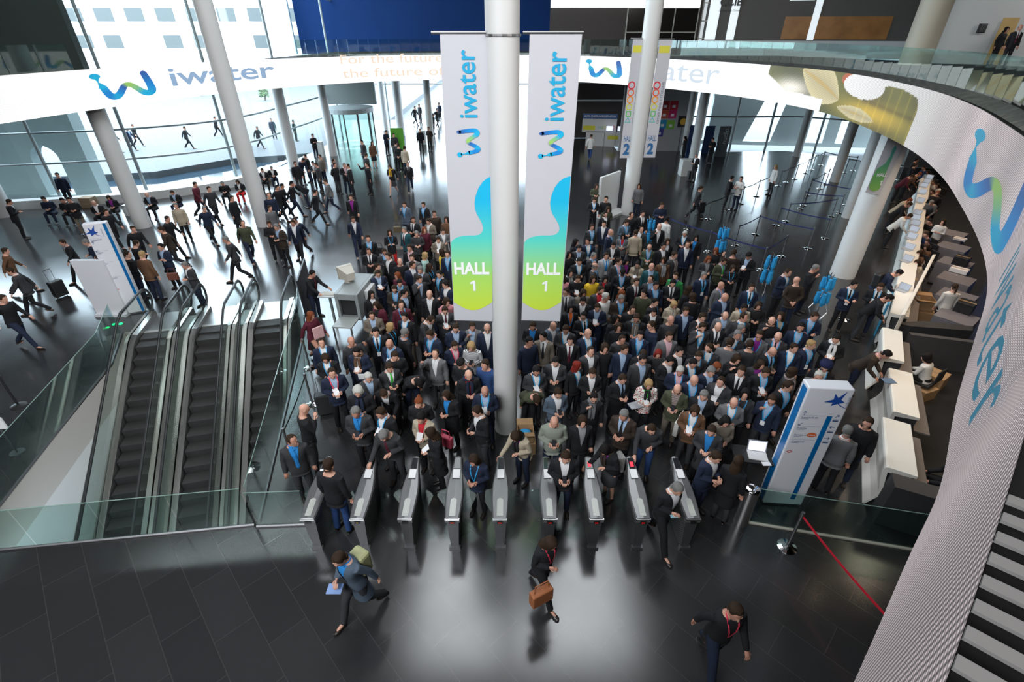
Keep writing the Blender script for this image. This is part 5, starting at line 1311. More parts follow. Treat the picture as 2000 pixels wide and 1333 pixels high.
# ---------------------------------------------------------------- sign towers
totw = mat('tower_white', (.66, .66, .70), .4); st_b = noisy(mat('tower_blue', (.0, .12, .34), .35), 3, .4)
def sign_tower(loc, rz, w, d, h, lab, stripe_left, logo_x):
    t = empty('sign_tower', (loc[0], loc[1], 0), rz, lab, 'sign')
    o = MB().box((0, 0, .04), (w, d, h)).build('body', totw, t); bevel(o, .02)
    MB().box((.03, .03, 0), (w-.03, d-.03, .04)).build('base', dsteel, t)
    fn = lambda u, v: (u, -.004, v)
    if stripe_left:
        MB().quad((-.004, d*.78, .06), (-.004, d*.15, .06), (-.004, d*.15, h-.06), (-.004, d*.78, h-.06)).build('side_stripe', st_b, t)
        MB().quad((w*.64, -.004, .2), (w*.76, -.004, .2), (w*.76, -.004, h*.80), (w*.64, -.004, h*.80)).build('front_stripe', st_b, t)
    else:
        MB().quad((w*.84, -.004, .06), (w*.98, -.004, .06), (w*.98, -.004, h-.03), (w*.84, -.004, h-.03)).build('front_stripe', st_b, t)
    # five-armed star with trailing curve
    mb = MB(); c = (w*(.70 if stripe_left else .30), h*.915); P_ = []
    tips = [(115, .17), (62, .24), (350, .14), (240, .13), (190, .21)]
    for k in range(5):
        a, r_ = tips[k]; a2, _ = tips[(k+1) % 5]; P_.append((c[0]+r_*math.cos(R(a)), c[1]+r_*math.sin(R(a)))); dm = (a2-a) % 360; dm = dm-360 if dm > 180 else dm; am = a+dm/2; P_.append((c[0]+.07*math.cos(R(am)), c[1]+.07*math.sin(R(am))))
    mb.add([fn(*p) for p in P_]+[fn(*c)], [(i, (i+1) % 10, 10) for i in range(10)])
    cur = [(c[0]+.03+.16*k/6, c[1]-.03-.12*(k/6)**.6) for k in range(7)]
    mb.add([fn(x, y+.014*(1-i/8)) for i, (x, y) in enumerate(cur)]+[fn(x, y-.014*(1-i/8)) for i, (x, y) in enumerate(cur)], [(i, i+1, i+8, i+7) for i in range(6)])
    mb.build('logo', mat('tower_logo', (.01, .06, .30), .5), t)
    mb = MB(); text_mb(mb, 'ACCÉS SUD', lambda u, v: (w*(.97 if stripe_left else .72)-v, -.004, h*.86+u), w=.26, h=.035, off=.01)
    rows = [(.775, 'Sortida/SUD'), (.690, 'Premsa'), (.635, 'Serveis al'), (.580, 'Connexió')] if stripe_left else [(.83, 'Sortida/SUD'), (.70, 'Premsa'), (.58, 'Serveis'), (.42, 'Connexió')]
    for zf, tx in rows:
        text_mb(mb, tx, lambda u, v, zf=zf: (w*.08+u, -.004, h*zf+v), h=.040, off=.008)
        if zf != .635: mb.quad(fn(w*.06, h*zf+.065), fn(w*.60, h*zf+.065), fn(w*.60, h*zf+.069), fn(w*.06, h*zf+.069))
        mb.quad(fn(w*.08, h*zf-.02), fn(w*.26, h*zf-.02), fn(w*.26, h*zf-.012), fn(w*.08, h*zf-.012))
    def arrow(x, z, a, s=.045):
        ca, sa = math.cos(a), math.sin(a); pts = [(-1, -.12), (.5, -.12), (.1, -.7), (.4, -.7), (1.1, 0), (.4, .7), (.1, .7), (.5, .12), (-1, .12)]
        mb.add([fn(x+s*(p[0]*ca-p[1]*sa), z+s*(p[0]*sa+p[1]*ca)) for p in pts], [tuple(range(9))])
    arrow(w*.12, h*.775+.11, PI/2); arrow(w*.12, h*.690+.11, 5*PI/4)
    if stripe_left:
        arrow(w*.86, h*.80, PI/4); arrow(w*.86, h*.715, PI); arrow(w*.86, h*.625, 0)
        for zf in (.76, .67, .585):
            mb.quad(fn(w*.80, h*zf), fn(w*.93, h*zf), fn(w*.93, h*zf+.035), fn(w*.80, h*zf+.035)); mb.quad(fn(w*.78, h*zf+.055), fn(w*.99, h*zf+.055), fn(w*.99, h*zf+.059), fn(w*.78, h*zf+.059))
    mb.build('printed_directions', mat('tower_text', (.06, .10, .20), .5), t)
    red = MB(); c2 = (w*.13, h*.50) if stripe_left else (w*.2, h*.30); P_ = [(c2[0]-.06, c2[1]), (c2[0], c2[1]-.04), (c2[0]+.06, c2[1]), (c2[0], c2[1]+.04)]; outline(red, P_, fn, .02); red.build('metro_mark', mat('metro_red', (.5, .03, .02), .5), t)
    if stripe_left:
        e = MB(); c3 = (w*.48, h*.645); e.add([fn(c3[0]+.085*math.cos(2*PI*k/24), c3[1]+.05*math.sin(2*PI*k/24)) for k in range(24)], [tuple(range(24))]); e.build('orange_oval', mat('orange_print', (.62, .11, .02), .5), t)
        e = MB(); text_mb(e, 'client', lambda u, v: (c3[0]-.06+u, -.007, c3[1]-.015+v), w=.12, h=.035, off=.01); e.build('oval_word', white_t, t)
    return t
sign_tower((5.0, 6.54), R(-5.0), .74, .27, 2.93, 'tall white sign tower with blue stripes and star logo, near the turnstiles', True, .7)
bl_, br_ = G(244, 616), G(286, 606)
sign_tower(bl_, math.atan2(br_[1]-bl_[1], br_[0]-bl_[0])*.6, math.hypot(br_[0]-bl_[0], br_[1]-bl_[1]), .22, 3.1, 'tall white sign tower at the left escalator with blue stripe', False, .3)
a_, b_ = G(193, 615), G(249, 618); t = empty('display_panel', (a_[0], a_[1]-.05, 0), 0, 'blank white display panel leaning before the left sign tower', 'panel')
o = MB().box((0, 0, .06), (b_[0]-a_[0], .12, 1.95)).build('board', totw, t); MB().box((.0, -.12, 0), (b_[0]-a_[0], .15, .08)).build('foot', totw, t); MB().box((-.02, .0, .9), (.0, .05, 1.0)).build('latch', black, t)

# ---------------------------------------------------------------- scanner with monitor, partition
t = empty('baggage_scanner', (-5.28, 13.0, 0), R(-6), 'grey baggage X-ray scanner with dark tunnel mouth', 'scanner'); gmt = mat('scanner_grey', (.25, .27, .27), .45)
mb = MB(); mb.box((0, 0, .62), (.10, 1.5, 1.42)); mb.box((.62, 0, .62), (.72, 1.5, 1.42)); mb.box((.1, 0, 1.22), (.62, 1.5, 1.42)); mb.box((0, 0, .55), (.72, 1.5, .66)); o = bevel(mb.build('housing', gmt, t), .012)
MB().box((.1, .12, .66), (.62, .14, 1.22)).build('tunnel_curtain', black, t); MB().box((.06, -.62, .62), (.66, .02, .66)).build('roller_table', mat('table_grey', (.34, .36, .35), .4), t)
for x, y in ((.08, -.58), (.62, -.58), (.08, 1.4), (.62, 1.4)): MB().box((x-.02, y-.02, 0), (x+.02, y+.02, .6)).build('leg', steel, t)
MB().box((.73, .5, .5), (.86, 1.4, 1.30)).build('side_cabinet', mat('cabinet_white', (.55, .56, .56), .5), t)
t = empty('crt_monitor', (-5.08, 13.9, 1.42), R(-140), 'old beige computer monitor on top of the scanner', 'monitor'); t.scale = (1.15,)*3; bg = mat('beige_plastic', (.45, .42, .36), .5)
mb = MB(); mb.box((-.2, -.2, .05), (.2, -.10, .40)); mb.add([(-.19, -.1, .07), (.19, -.1, .07), (.19, -.1, .39), (-.19, -.1, .39), (-.11, .24, .1), (.11, .24, .1), (.11, .24, .30), (-.11, .24, .30)], [(0, 4, 5, 1), (1, 5, 6, 2), (2, 6, 7, 3), (3, 7, 4, 0), (4, 7, 6, 5)]); mb.build('case', bg, t); MB().box((-.16, -.206, .09), (.16, -.2, .36)).build('screen', mat('dark_screen', (.02, .02, .025), .1), t); MB().lathe((0, 0, 0), [(.12, 0), (.05, .05)], 16).build('foot', bg, t)
t = empty('control_desk', (-6.05, 13.7, 0), 0, 'small operator shelf with keyboard between guard and scanner', 'desk'); MB().box((0, -.1, .98), (.72, .3, 1.01)).build('shelf', mat('shelf_grey', (.45, .47, .47), .4), t); mb = MB(); mb.box((.3, 0, 0), (.36, .08, .98)); mb.build('stand', steel, t); MB().box((.1, 0, 1.01), (.5, .18, 1.035)).build('keyboard', bg, t)
a_, b_ = G(577, 545), G(605, 600)
tag(bevel(MB().prism([G(600, 635), G(612, 585), tuple(np.array(G(612, 585))+[.05, 0]), tuple(np.array(G(600, 635))+[.05, 0])], 0, 1.55).build('partition_board', black), .005), 'black partition board standing beside the right escalator top', 'partition')

# ---------------------------------------------------------------- reception desks on the right
cream = noisy(mat('counter_white', (.72, .69, .64), .35), 2, .03); dkc = mat('counter_dark', (.035, .035, .038), .5)
def profile_desk(name, A, B, depth, lab, h=1.05, fm_=cream):
    "front edge A->B, back is to the right"
    A, B = Vector(A), Vector(B); d = (B-A); L = d.length; d.normalize(); n_ = Vector((d.y, -d.x))
    if n_.x < 0: n_ = -n_
    t = empty(name, (A.x, A.y, 0), 0, lab, 'reception desk'); pr = [(depth, h), (.05, h), (.015, h-.015), (0, h-.06), (.01, h-.3), (.07, .55), (.10, .38), (.05, .18), (-.04, .02), (-.04, 0), (0, 0), (.14, .30), (.14, .5), (.07, h-.12), (depth, h-.06)]
    mb = MB(); v = []
    for s_ in (0, L):
        for o_, z in pr: p = d*s_+n_*o_; v.append((p.x, p.y, z))
    m = len(pr); f = [(i, (i+1) % m, (i+1) % m+m, i+m) for i in range(m)]+[tuple(range(m))[::-1], tuple(range(m, 2*m))]
    mb.add(v, f); mb.build('white_shell', fm_, t)
    mb = MB(); q = [d*.03+n_*.12, d*(L-.03)+n_*.12, d*(L-.03)+n_*(depth-.02), d*.03+n_*(depth-.02)]; mb.prism([tuple(p) for p in q], 0, h-.07); mb.build('dark_core', dkc, t)
    q = [d*-.05+n_*depth, d*(L+.05)+n_*depth, d*(L+.05)+n_*(depth+.28), d*-.05+n_*(depth+.28)]; mb = MB(); mb.prism([tuple(p) for p in q], .70, .74); mb.build('work_shelf', mat('shelf_brown', (.14, .12, .11), .5), t)
    return t, A, d, n_, L
D1 = profile_desk('reception_desk', (7.89, 7.97), (7.05, 6.55), .50, 'white curved reception desk nearest the camera, below the other two')
D2 = profile_desk('reception_desk', (9.19, 9.77), (8.24, 8.15), .48, 'white curved reception desk in the middle with magazine and leaning man')
D3 = profile_desk('reception_desk', (10.27, 11.71), (9.35, 10.25), .46, 'white curved reception desk farthest of three, beside the leaflet rack')
DC = profile_desk('registration_counter', (22.9, 28.1), (11.02, 12.53), .46, 'very long cream registration counter crowded with laptops on the right'); DC[0]['category'] = 'counter'
tag(MB().prism([(7.12, 6.45), (7.65, 6.15), (9.3, 5.7), (9.2, 5.0), (6.95, 6.1)], 0, 1.0).build('dark_counter', dkc), 'black counter below the nearest white reception desk', 'counter')
tag(MB().prism([(11.0, 12.2), (11.35, 12.0), (12.9, 11.75), (13.1, 12.0), (11.9, 12.3)], 0, .9).build('dark_partition', dkc), 'low dark partition at the near end of the long counter', 'partition')
tag(MB().prism([(10.95, 11.45), (12.7, 10.95), (12.7, 11.1), (10.98, 11.6)], 0, .95).build('dark_partition', mat('partition_grey', (.06, .06, .065), .5)), 'low dark partition right of the farthest white desk', 'partition')
a_, b_ = G(1822, 497, 1.5), G(1760, 615, 1.5)
tag(bevel(MB().prism([a_, b_, (b_[0]+.14, b_[1]+.02), (a_[0]+.14, a_[1]+.02)], 0, 1.5).build('white_screen_wall', cream), .02), 'white slanting screen wall behind the counter near the cardboard boxes', 'partition')
# grey storage cabinets along the right
cabm = mat('cabinet_grey', (.17, .16, .18), .5)
cab = [(1898, 640), (1896, 596), (1893, 560), (1890, 527), (1884, 494), (1880, 466)]
cn = ['nearest', 'second', 'third', 'fourth', 'fifth', 'sixth', 'seventh']
for i, (px, py) in enumerate(cab):
    x, y = G(px, py, .85); t = empty('storage_cabinet', (x, y, 0), R(38), 'low grey storage cabinet, %s of the row under the right ring' % cn[i], 'cabinet', 'grey storage cabinets')
    MB().box((0, 0, .04), (.9, .92, .85)).build('body', cabm, t); MB().box((-.012, .03, .08), (0, .44, .80)).build('door', cabm, t); MB().box((-.012, .48, .08), (0, .90, .80)).build('door', cabm, t)
struct('wall_blue_low', MB().prism([(15.2, 13.0), (20.5, 19.2), (20.7, 19.1), (15.4, 12.8)], 0, 2.6), mat('blue_board', (.03, .08, .26), .6))
def item_box(name, px, py, z, w, d, h, rz, m, lab, cat, openb=False):
    x, y = G(px, py, z+h); t = empty(name, (x-w/2*math.cos(rz), y-w/2*math.sin(rz), z), rz, lab, cat)
    if openb:
        mb = MB(); e = .012
        mb.box((0, 0, 0), (w, d, e)); mb.box((0, 0, 0), (w, e, h)); mb.box((0, d-e, 0), (w, d, h)); mb.box((0, 0, 0), (e, d, h)); mb.box((w-e, 0, 0), (w, d, h)); mb.build('carton', m, t)
        mb = MB(); mb.add([(0, 0, h), (w, 0, h), (w, -.15, h+.03), (0, -.15, h+.03)], [(0, 3, 2, 1)]); mb.add([(0, d, h), (w, d, h), (w, d+.14, h+.05), (0, d+.14, h+.05)], [(0, 1, 2, 3)]); mb.build('flap', m, t)
    else:
        bevel(MB().box((0, 0, 0), (w, d, h)).build('body', m, t), .008); MB().box((w*.42, -.002, h-.0), (w*.58, d+.002, h+.003)).build('tape', mat('parcel_tape', (.32, .22, .13), .4), t)
    return t
cb = noisy(mat('cardboard', (.36, .22, .11), .8), 6, .08)
item_box('cardboard_box', 1853, 484, .55, .55, .42, .14, R(-15), cb, 'flat cardboard box on a black stool behind the staff', 'box'); item_box('stool_box', 1851, 498, 0, .5, .4, .52, R(-15), black, 'black crate under the flat cardboard box', 'crate')
item_box('cardboard_box', 1811, 588, .42, .55, .45, .36, R(-20), cb, 'open cardboard box, upper one beside the white screen wall', 'box', True); item_box('cardboard_box', 1808, 612, 0, .6, .5, .42, R(-20), cb, 'cardboard box, lower one beside the white screen wall', 'box')
item_box('cardboard_box', 1852, 738, .0, .5, .5, .40, R(35), cb, 'cardboard box behind the seated staff member, right one', 'box'); item_box('cardboard_box', 1822, 765, .0, .5, .45, .32, R(20), cb, 'cardboard box behind the seated staff member, left one', 'box')
item_box('cardboard_box', 1777, 545, .75, .40, .28, .16, R(15), cb, 'small cardboard tray with orange sheets at the counter end', 'box', True)
item_box('printer', 1896, 505, .85, .42, .42, .30, R(38), black, 'black printer on the cabinets, farther of two', 'printer'); item_box('printer', 1908, 595, .85, .45, .42, .32, R(38), black, 'black printer on the cabinets, nearer of two', 'printer')
item_box('paper_stack', 1893, 529, .85, .34, .5, .14, R(38), card, 'white paper stacks on the cabinet between the printers', 'paper')
item_box('paper_stack', 1888, 468, .85, .3, .4, .08, R(38), card, 'white paper stack on the farthest cabinets', 'paper')
item_box('cardboard_box', 1031, 868, .0, .36, .30, .34, R(3), cb, 'closed cardboard box at the foot of the central column', 'box')
bx = item_box('cardboard_box', 1027, 846, .35, .36, .28, .30, R(3), cb, 'open cardboard box with blue lanyards by the central column', 'box', True)
tag(MB().ell((bx.location.x+.17, bx.location.y+.14, .56), (.13, .09, .05), 10, 6).build('lanyard_pile', MATS['lanyard_blue']), 'pile of blue lanyards inside the open box by the column', 'lanyards', kind=None)
# laptops
scrm = mat('laptop_screen', (.3, .33, .38), .3, emit=(.55, .62, .75), es=.35); alu = mat('laptop_grey', (.38, .40, .43), .35, .3); litm = mat('laptop_white', (.6, .6, .65), .3, emit=(.85, .85, 1), es=.75)
def laptop(x, y, z, rz, lab, lit=False, s=1.0):
    t = empty('laptop', (x, y, z), rz, lab, 'laptop'); t.scale = (s, s, s)
    MB().box((-.16, -.11, 0), (.16, .11, .016)).build('keyboard_base', alu if not lit else mat('white_plastic', (.6, .6, .6), .4), t)
    M = Matrix.Translation((0, .11, .012)) @ Matrix.Rotation(R(-18), 4, 'X')
    MB().box((-.16, 0, 0), (.16, .012, .21), 0, M).build('lid', alu, t); o = MB().quad(*[M @ Vector(p) for p in ((-.145, -.002, .015), (.145, -.002, .015), (.145, -.002, .195), (-.145, -.002, .195))]).build('screen', litm if lit else scrm, t)
    return t
cz = 1.052; ang = math.atan2(DC[2].y, DC[2].x)
LP = [(1767, 511), (1771, 488), (1776, 467), (1780, 453), (1783, 441), (1784, 430), (1787, 420), (1793, 396), (1798, 379), (1801, 366), (1806, 358), (1812, 350), (1759, 568)]
for i, (px, py) in enumerate(LP):
    x, y = G(px, py, cz); laptop(x, y, cz, ang-PI/2-R(25)+R(180), 'grey laptop on the long counter, %s' % (['nearest in the unbroken row', 'second from the near end', 'third from the near end', 'just beyond the third', 'fifth along', 'beside the leaning white-shirted person', 'sixth along, beyond the leaning person', 'by the ginger visitor', 'half way along', 'past the middle', 'far half', 'near the far end', 'at the very near end, by the glasses man'][i]))
lx_, ly_ = G(1482, 893, 1.0); t = empty('lectern_table', (lx_-.12, ly_, 0), R(-10), 'small dark stand table holding the white laptop near the sign tower', 'table')
MB().box((-.35, -.16, .96), (.42, .30, 1.0)).build('table_top', black, t); MB().box((-.03, 0, 0), (.03, .06, .96)).build('pole', dsteel, t); MB().box((-.2, -.15, 0), (.2, .2, .03)).build('foot', dsteel, t)
laptop(lx_-.02, ly_+.02, 1.0, R(-12), 'open white laptop with bright screen on the dark stand', True, 1.1)
x, y = G(1486, 906, 1.0); tag(MB().box((x+.02, y-.06, 1.0), (x+.18, y+.04, 1.006)).build('paper_sheet', card), 'white sheet beside the open white laptop', 'paper')
x, y = G(1736, 744, 1.06); t = tag(MB().box((x-.13, y-.1, 1.052), (x+.13, y+.1, 1.062)).build('magazine', mat('magazine_print', (.10, .16, .25), .4)), 'open magazine lying on the middle white desk', 'magazine')
# bin
x, y = G(1437, 1022); t = empty('waste_bin', (x+.10, y+.02, 0), 0, 'tall brushed steel waste bin beside the rightmost turnstile', 'bin'); MB().lathe((0, 0, 0), [(.13, 0), (.13, .90)], 28).build('body', mat('bin_steel', (.33, .32, .32), .35, .9), t, True); MB().lathe((0, 0, .90), [(.135, 0), (.135, .03), (.11, .05), (.02, .055)], 28).build('lid', chrome, t, True)
# lanyard racks
def rack(px, py, lab):
    x, y = G(px, py); t = empty('lanyard_rack', (x, y, 0), random.random(), lab, 'rack')
    mb = MB()
    for k in range(4):
        a = PI/2*k+.4; mb.tube([(.28*math.cos(a), .28*math.sin(a), 0), (.06*math.cos(a), .06*math.sin(a), .5), (0, 0, .9), (.10*math.cos(a), .10*math.sin(a), 1.35)], .012, 6)
    mb.build('stand', chrome, t)
    for k in range(4):
        a = PI/2*k+.8; c = (.15*math.cos(a), .15*math.sin(a)); mb = MB()
        for z0, z1, w in ((.75, 1.2, .075), (.22, .66, .09)): mb.lathe((c[0], c[1], z0), [(w*.5, 0), (w, (z1-z0)*.3), (w*.7, z1-z0)], 7)
        mb.build('hanging_lanyards', MATS['lanyard_blue'], t)
    return t
rack(1263, 482, 'blue lanyard rack in the crowd beside the bent white-shirted man'); rack(1403, 500, 'blue lanyard rack behind the ginger women'); rack(1491, 562, 'blue lanyard rack above the man in black coat holding his face'); rack(1597, 606, 'blue lanyard rack next to the thick right column base')
tag(MB().prism([G(1706, 655), G(1716, 630), G(1718, 632), G(1708, 658)], 0, 1.1).build('leaflet_rack', mat('leaflet_blue', (.02, .25, .42), .5)), 'blue leaflet rack left of the farthest white desk', 'rack')

# ---------------------------------------------------------------- far side things
t = empty('info_board', (4.35, 24.25, 0), math.atan2(1.7, 1.5), 'big blank white info board left of the Hall 2 column', 'board'); bevel(MB().box((0, 0, .12), (1.8, .14, 2.0)).build('board', white_paint, t), .02); MB().box((-.05, -.6, 0), (1.8, .45, .12)).build('foot', white_paint, t)
yk = 42.6; t = empty('check_in_desk', (6.0, yk, 0), R(-8), 'row of white self check-in counters with lit screens', 'counter')
cw = mat('desk_white', (.58, .58, .57), .5); x = 0
for i, w in enumerate((1.5, .9, 1.25, .9, 1.3)):
    MB().box((x, 0, 0), (x+w-.03, .6, 1.05)).build('counter_unit', cw, t); x += w
ylb = mat('print_yellow2', (.62, .56, .04), .6)
for x in (1.75, 3.3, 4.75): MB().box((x, -.01, .55), (x+.85, 0, .85)).build('yellow_label', ylb, t)
for i, x in enumerate((1.6, 2.5, 3.4, 4.6)):
    MB().box((x, .3, 1.15), (x+.5, .34, 1.5)).build('screen', mat('lit_screen', (.4, .4, .5), .3, emit=(.75, .8, 1), es=1.1), t)
mb = MB(); text_mb(mb, 'i', lambda u, v: (.45+u, -.01, .45+v), h=.3, off=.03); mb.build('red_mark', mat('red_print', (.5, .05, .04), .6), t)
ys = 43.4; sx0, sz1 = atY(1139, 222, ys); sx1, sz0 = atY(1202, 258, ys)
t = empty('check_in_sign', (sx0, ys, sz0), R(-6), 'white sign reading auto check-in registration above the counters', 'sign'); w = sx1-sx0; h = sz1-sz0
MB().box((0, 0, 0), (w, .1, h)).build('board', cw, t); MB().box((0, -.01, h*.74), (w, 0, h)).build('blue_header', mat('header_blue', (.04, .10, .26), .6), t)
mb = MB(); text_mb(mb, 'AUTO CHECK-IN REGISTRATION', lambda u, v: (w*.04+u, -.015, h*.82+v), w=w*.92, h=h*.11, off=.01); mb.build('sign_words', white_t, t)
MB().box((w*.03, -.01, h*.12), (w*.38, 0, h*.36)).build('yellow_label', ylb, t); mb = MB(); chain(mb, lambda u, v: (w*.44+v, -.01, h*.06+u), w*.52, h*.42, .035); mb.build('printed_outlines', CHC, t)
mb = MB()
for x in (.5, w-.5): mb.box((x-.04, .02, -sz0), (x+.04, .08, 0))
mb.build('sign_posts', dsteel, t)
# picture wall with coloured tiles
t = empty('picture_wall', (8.35, 40.5, 0), 0, 'grey-white display wall with coloured goal tiles behind the Hall 2 column', 'wall panel'); pwm = noisy(mat('wall_print', (.38, .38, .39), .7), 1, .03)
MB().box((0, 0, 0), (5.1, .25, 5.85)).build('wall_board', pwm, t)
tiles = [(1300, 206, (.35, .02, .03)), (1317, 206, (.55, .02, .04)), (1298, 223, (.60, .08, .04)), (1314, 223, (.60, .02, .14)), (1294, 243, (.02, .30, .55)), (1310, 244, (.22, .50, .06)), (1288, 259, (.06, .05, .30))]
for i, (px, py, c) in enumerate(tiles):
    x, z = atY(px, py, 40.45); o = MB().box((x-8.35-.30, -.02, z-.30), (x-8.35+.30, 0, z+.30)).build('colour_tile', mat('tile_%d' % i, c, .6), t)
    MB().box((x-8.35-.12, -.03, z-.16), (x-8.35+.12, -.02, z+.02)).build('tile_mark', white_t, t)
x, z = atY(1333, 237, 40.2); tag(bevel(MB().box((x-.38, 40.0, z-.38), (x+.38, 40.1, z+.38)).build('round_sign', black), .02), 'small black sign board with yellow disc hanging by the picture wall', 'sign')
MB().box((x-.03, 40.1, 0), (x+.03, 40.16, z)).build('sign_post', dsteel, bpy.data.objects['round_sign'])
MB().lathe((0, 0, 0), [(.24, 0), (.24, .02)], 20).build('yellow_disc', mat('disc_yellow', (.62, .36, .03), .5), bpy.data.objects['round_sign']).matrix_local = Matrix.Translation((x, 39.99, z)) @ Matrix.Rotation(PI/2, 4, 'X')
for nm, xa, xb, ya, yb_, lab in (('blue_poster', 1339, 1351, 245, 318, 'tall dark blue poster between the two far right columns'), ('blue_poster', 1377, 1383, 246, 300, 'narrow dark blue poster right of the reading man')):
    g0 = G(xb, yb_); x0, z1 = atY(xa+6, ya, g0[1]); tag(MB().box((g0[0]-.55, g0[1], 0), (g0[0]+.15, g0[1]+.05, z1)).build(nm, noisy(mat('poster_blue', (.01, .03, .10), .4), 2, .6)), lab, 'poster')
g0 = G(1405, 306); x0, z1 = atY(1415, 247, g0[1]); t = empty('nuclo_totem', (g0[0], g0[1], 0), 0, 'dark grey upright board with nuclo lettering by the right glazing', 'sign')
MB().box((-.35, 0, 0), (.45, .12, z1)).build('board', mat('board_grey', (.07, .08, .09), .5), t); mb = MB(); text_mb(mb, 'nuclo.', lambda u, v: (.28-v, -.01, .9+u), w=z1*.55, h=.36, off=.0); mb.build('board_words', mat('pale_print', (.40, .44, .46), .5), t)
x, y = G(1338, 345); tag(bevel(MB().box((x-.3, y, 0), (x+.45, y+.7, 1.0)).build('white_plinth', white_paint), .02), 'white plinth beside the man reading at the far column', 'plinth')
# revolving door
rx, ry = G(683, 290); ry += 1.6; t = empty('revolving_door', (rx, ry, 0), .3, 'round glass revolving door with dark frames at the rear entrance', 'door'); dfm = mat('door_frame', (.03, .035, .035), .4)
for k in range(10):
    a0, a1 = 2*PI*k/10, 2*PI*(k+1)/10; p, q = (1.75*math.cos(a0), 1.75*math.sin(a0)), (1.75*math.cos(a1), 1.75*math.sin(a1))
    MB().quad((*p, .05), (*q, .05), (*q, 2.5), (*p, 2.5)).build('curved_glass', glass_g, t); MB().tube([(*p, 0), (*p, 2.5)], .05, 6).build('frame_post', dfm, t)
MB().lathe((0, 0, 2.5), [(1.85, 0), (1.85, .32), (1.6, .36)], 30).build('canopy', mat('canopy_grey', (.30, .33, .33), .5), t)
for k in range(3):
    a = 2*PI*k/3; MB().quad((0, 0, .1), (1.6*math.cos(a), 1.6*math.sin(a), .1), (1.6*math.cos(a), 1.6*math.sin(a), 2.4), (0, 0, 2.4)).build('door_leaf', glass_g, t)
mb = MB(); dx0, _ = G(598, 300); mb.box((rx-2.6, ry+1.2, 2.9), (rx+1.9, ry+1.5, 5.8)); tag(mb.build('lattice_screen', mat('screen_grey', (.20, .22, .21), .6)), 'grey wall screen above the revolving door', 'screen')
# green signboard, left entrance bits
x, y = G(782, 303); tag(MB().box((x-.55, y, 0), (x+.4, y+.08, 1.9)).build('green_signboard', mat('sign_green', (.10, .38, .03), .5)), 'bright green signboard standing in front of the far column', 'sign')
x, y = G(624, 308); t = tag(bevel(MB().box((x-.3, y, 0), (x+.35, y+.4, 1.1)).build('white_plinth', white_paint), .02), 'white plinth with red mark left of the revolving door column', 'plinth')
x, y = G(828, 283); tag(bevel(MB().box((x-.4, y, 0), (x+.2, y+.4, 1.1)).build('white_plinth', white_paint), .02), 'white plinth at the far column left of the banners', 'plinth')
# long white bench in front of the glass
bn = MB(); pts = FD[6:30]
def inner(i, d):
    a = Vector(pts[max(i-1, 0)]); c = Vector(pts[min(i+1, len(pts)-1)]); t_ = (c-a).normalized(); return (pts[i][0]+t_.y*d, pts[i][1]-t_.x*d)
for i in range(len(pts)-1):
    A, B, C_, D_ = inner(i, .5), inner(i+1, .5), inner(i+1, 1.0), inner(i, 1.0)
    bn.quad((*A, .44), (*D_, .44), (*C_, .44), (*B, .44)); bn.quad((*D_, 0), (*C_, 0), (*C_, .44), (*D_, .44)); bn.quad((*A, 0), (*A, .44), (*B, .44), (*B, 0))
tag(bn.build('long_bench', white_paint), 'long white bench along the curved glass on the left', 'bench')
BENCH = [inner(i, .78) for i in range(len(pts))]
for i, (px, py, lab) in enumerate(((262, 420, 'small grey side table by the white column'), (178, 405, 'low brown cube seat at the left bench'), (524, 352, 'low cardboard-coloured cube by the seated men'))):
    x, y = G(px, py); tag(bevel(MB().box((x-.3, y-.25, 0), (x+.3, y+.25, .55)).build('cube_seat', mat('seat_tan', (.28, .20, .13), .7) if i else white_paint), .02), lab, 'seat')
def suitcase(px, py, rz, lab, s=1.0, m=black):
    x, y = G(px, py); t = empty('suitcase', (x, y, 0), rz, lab, 'suitcase'); t.scale = (s, s, s)
    bevel(MB().box((-.2, -.12, .05), (.2, .12, .62)).build('shell', m, t), .03); mb = MB()
    for sx in (-.1, .1): mb.tube([(sx, .08, .6), (sx, .10, 1.02)], .008, 6)
    mb.tube([(-.1, .10, 1.02), (.1, .10, 1.02)], .012, 6); mb.build('pull_handle', steel, t)
    for sx in (-.15, .15): MB().ell((sx, 0, .03), (.02, .03, .03), 8, 6).build('wheel', black, t)
suitcase(1366, 418, .4, 'dark suitcase beside the woman with bag walking by the queue'); suitcase(1347, 352, .2, 'black trolley bag behind the reading man', .9); suitcase(1383, 318, .2, 'black suitcase by the man at the nuclo board', .9)
suitcase(640, 808, .3, 'black wheeled case behind the balding man in navy'); suitcase(122, 580, 1.2, 'dark trolley dragged by the blurred walker on the left')
# left edge card sign seen behind the glass
x, y = G(4, 828, .9); t = empty('notice_stand', (x-.2, y, 0), 0, 'white notice with red print on a post at the left frame edge', 'notice'); MB().box((-.3, 0, .75), (.24, .03, 1.05)).build('notice_card', card, t)
MB().tube([(0, .05, 0), (0, .05, .9)], .02, 8).build('post', dsteel, t); MB().lathe((0, .05, 0), [(.14, 0), (.14, .015)], 16).build('foot', dsteel, t)
mb = MB(); [mb.quad((-.2+k*.14, -.004, .85), (-.14+k*.14, -.004, .85), (-.14+k*.14, -.004, .95), (-.2+k*.14, -.004, .95)) for k in range(3)]; mb.build('red_print', MATS['red_print'], t)
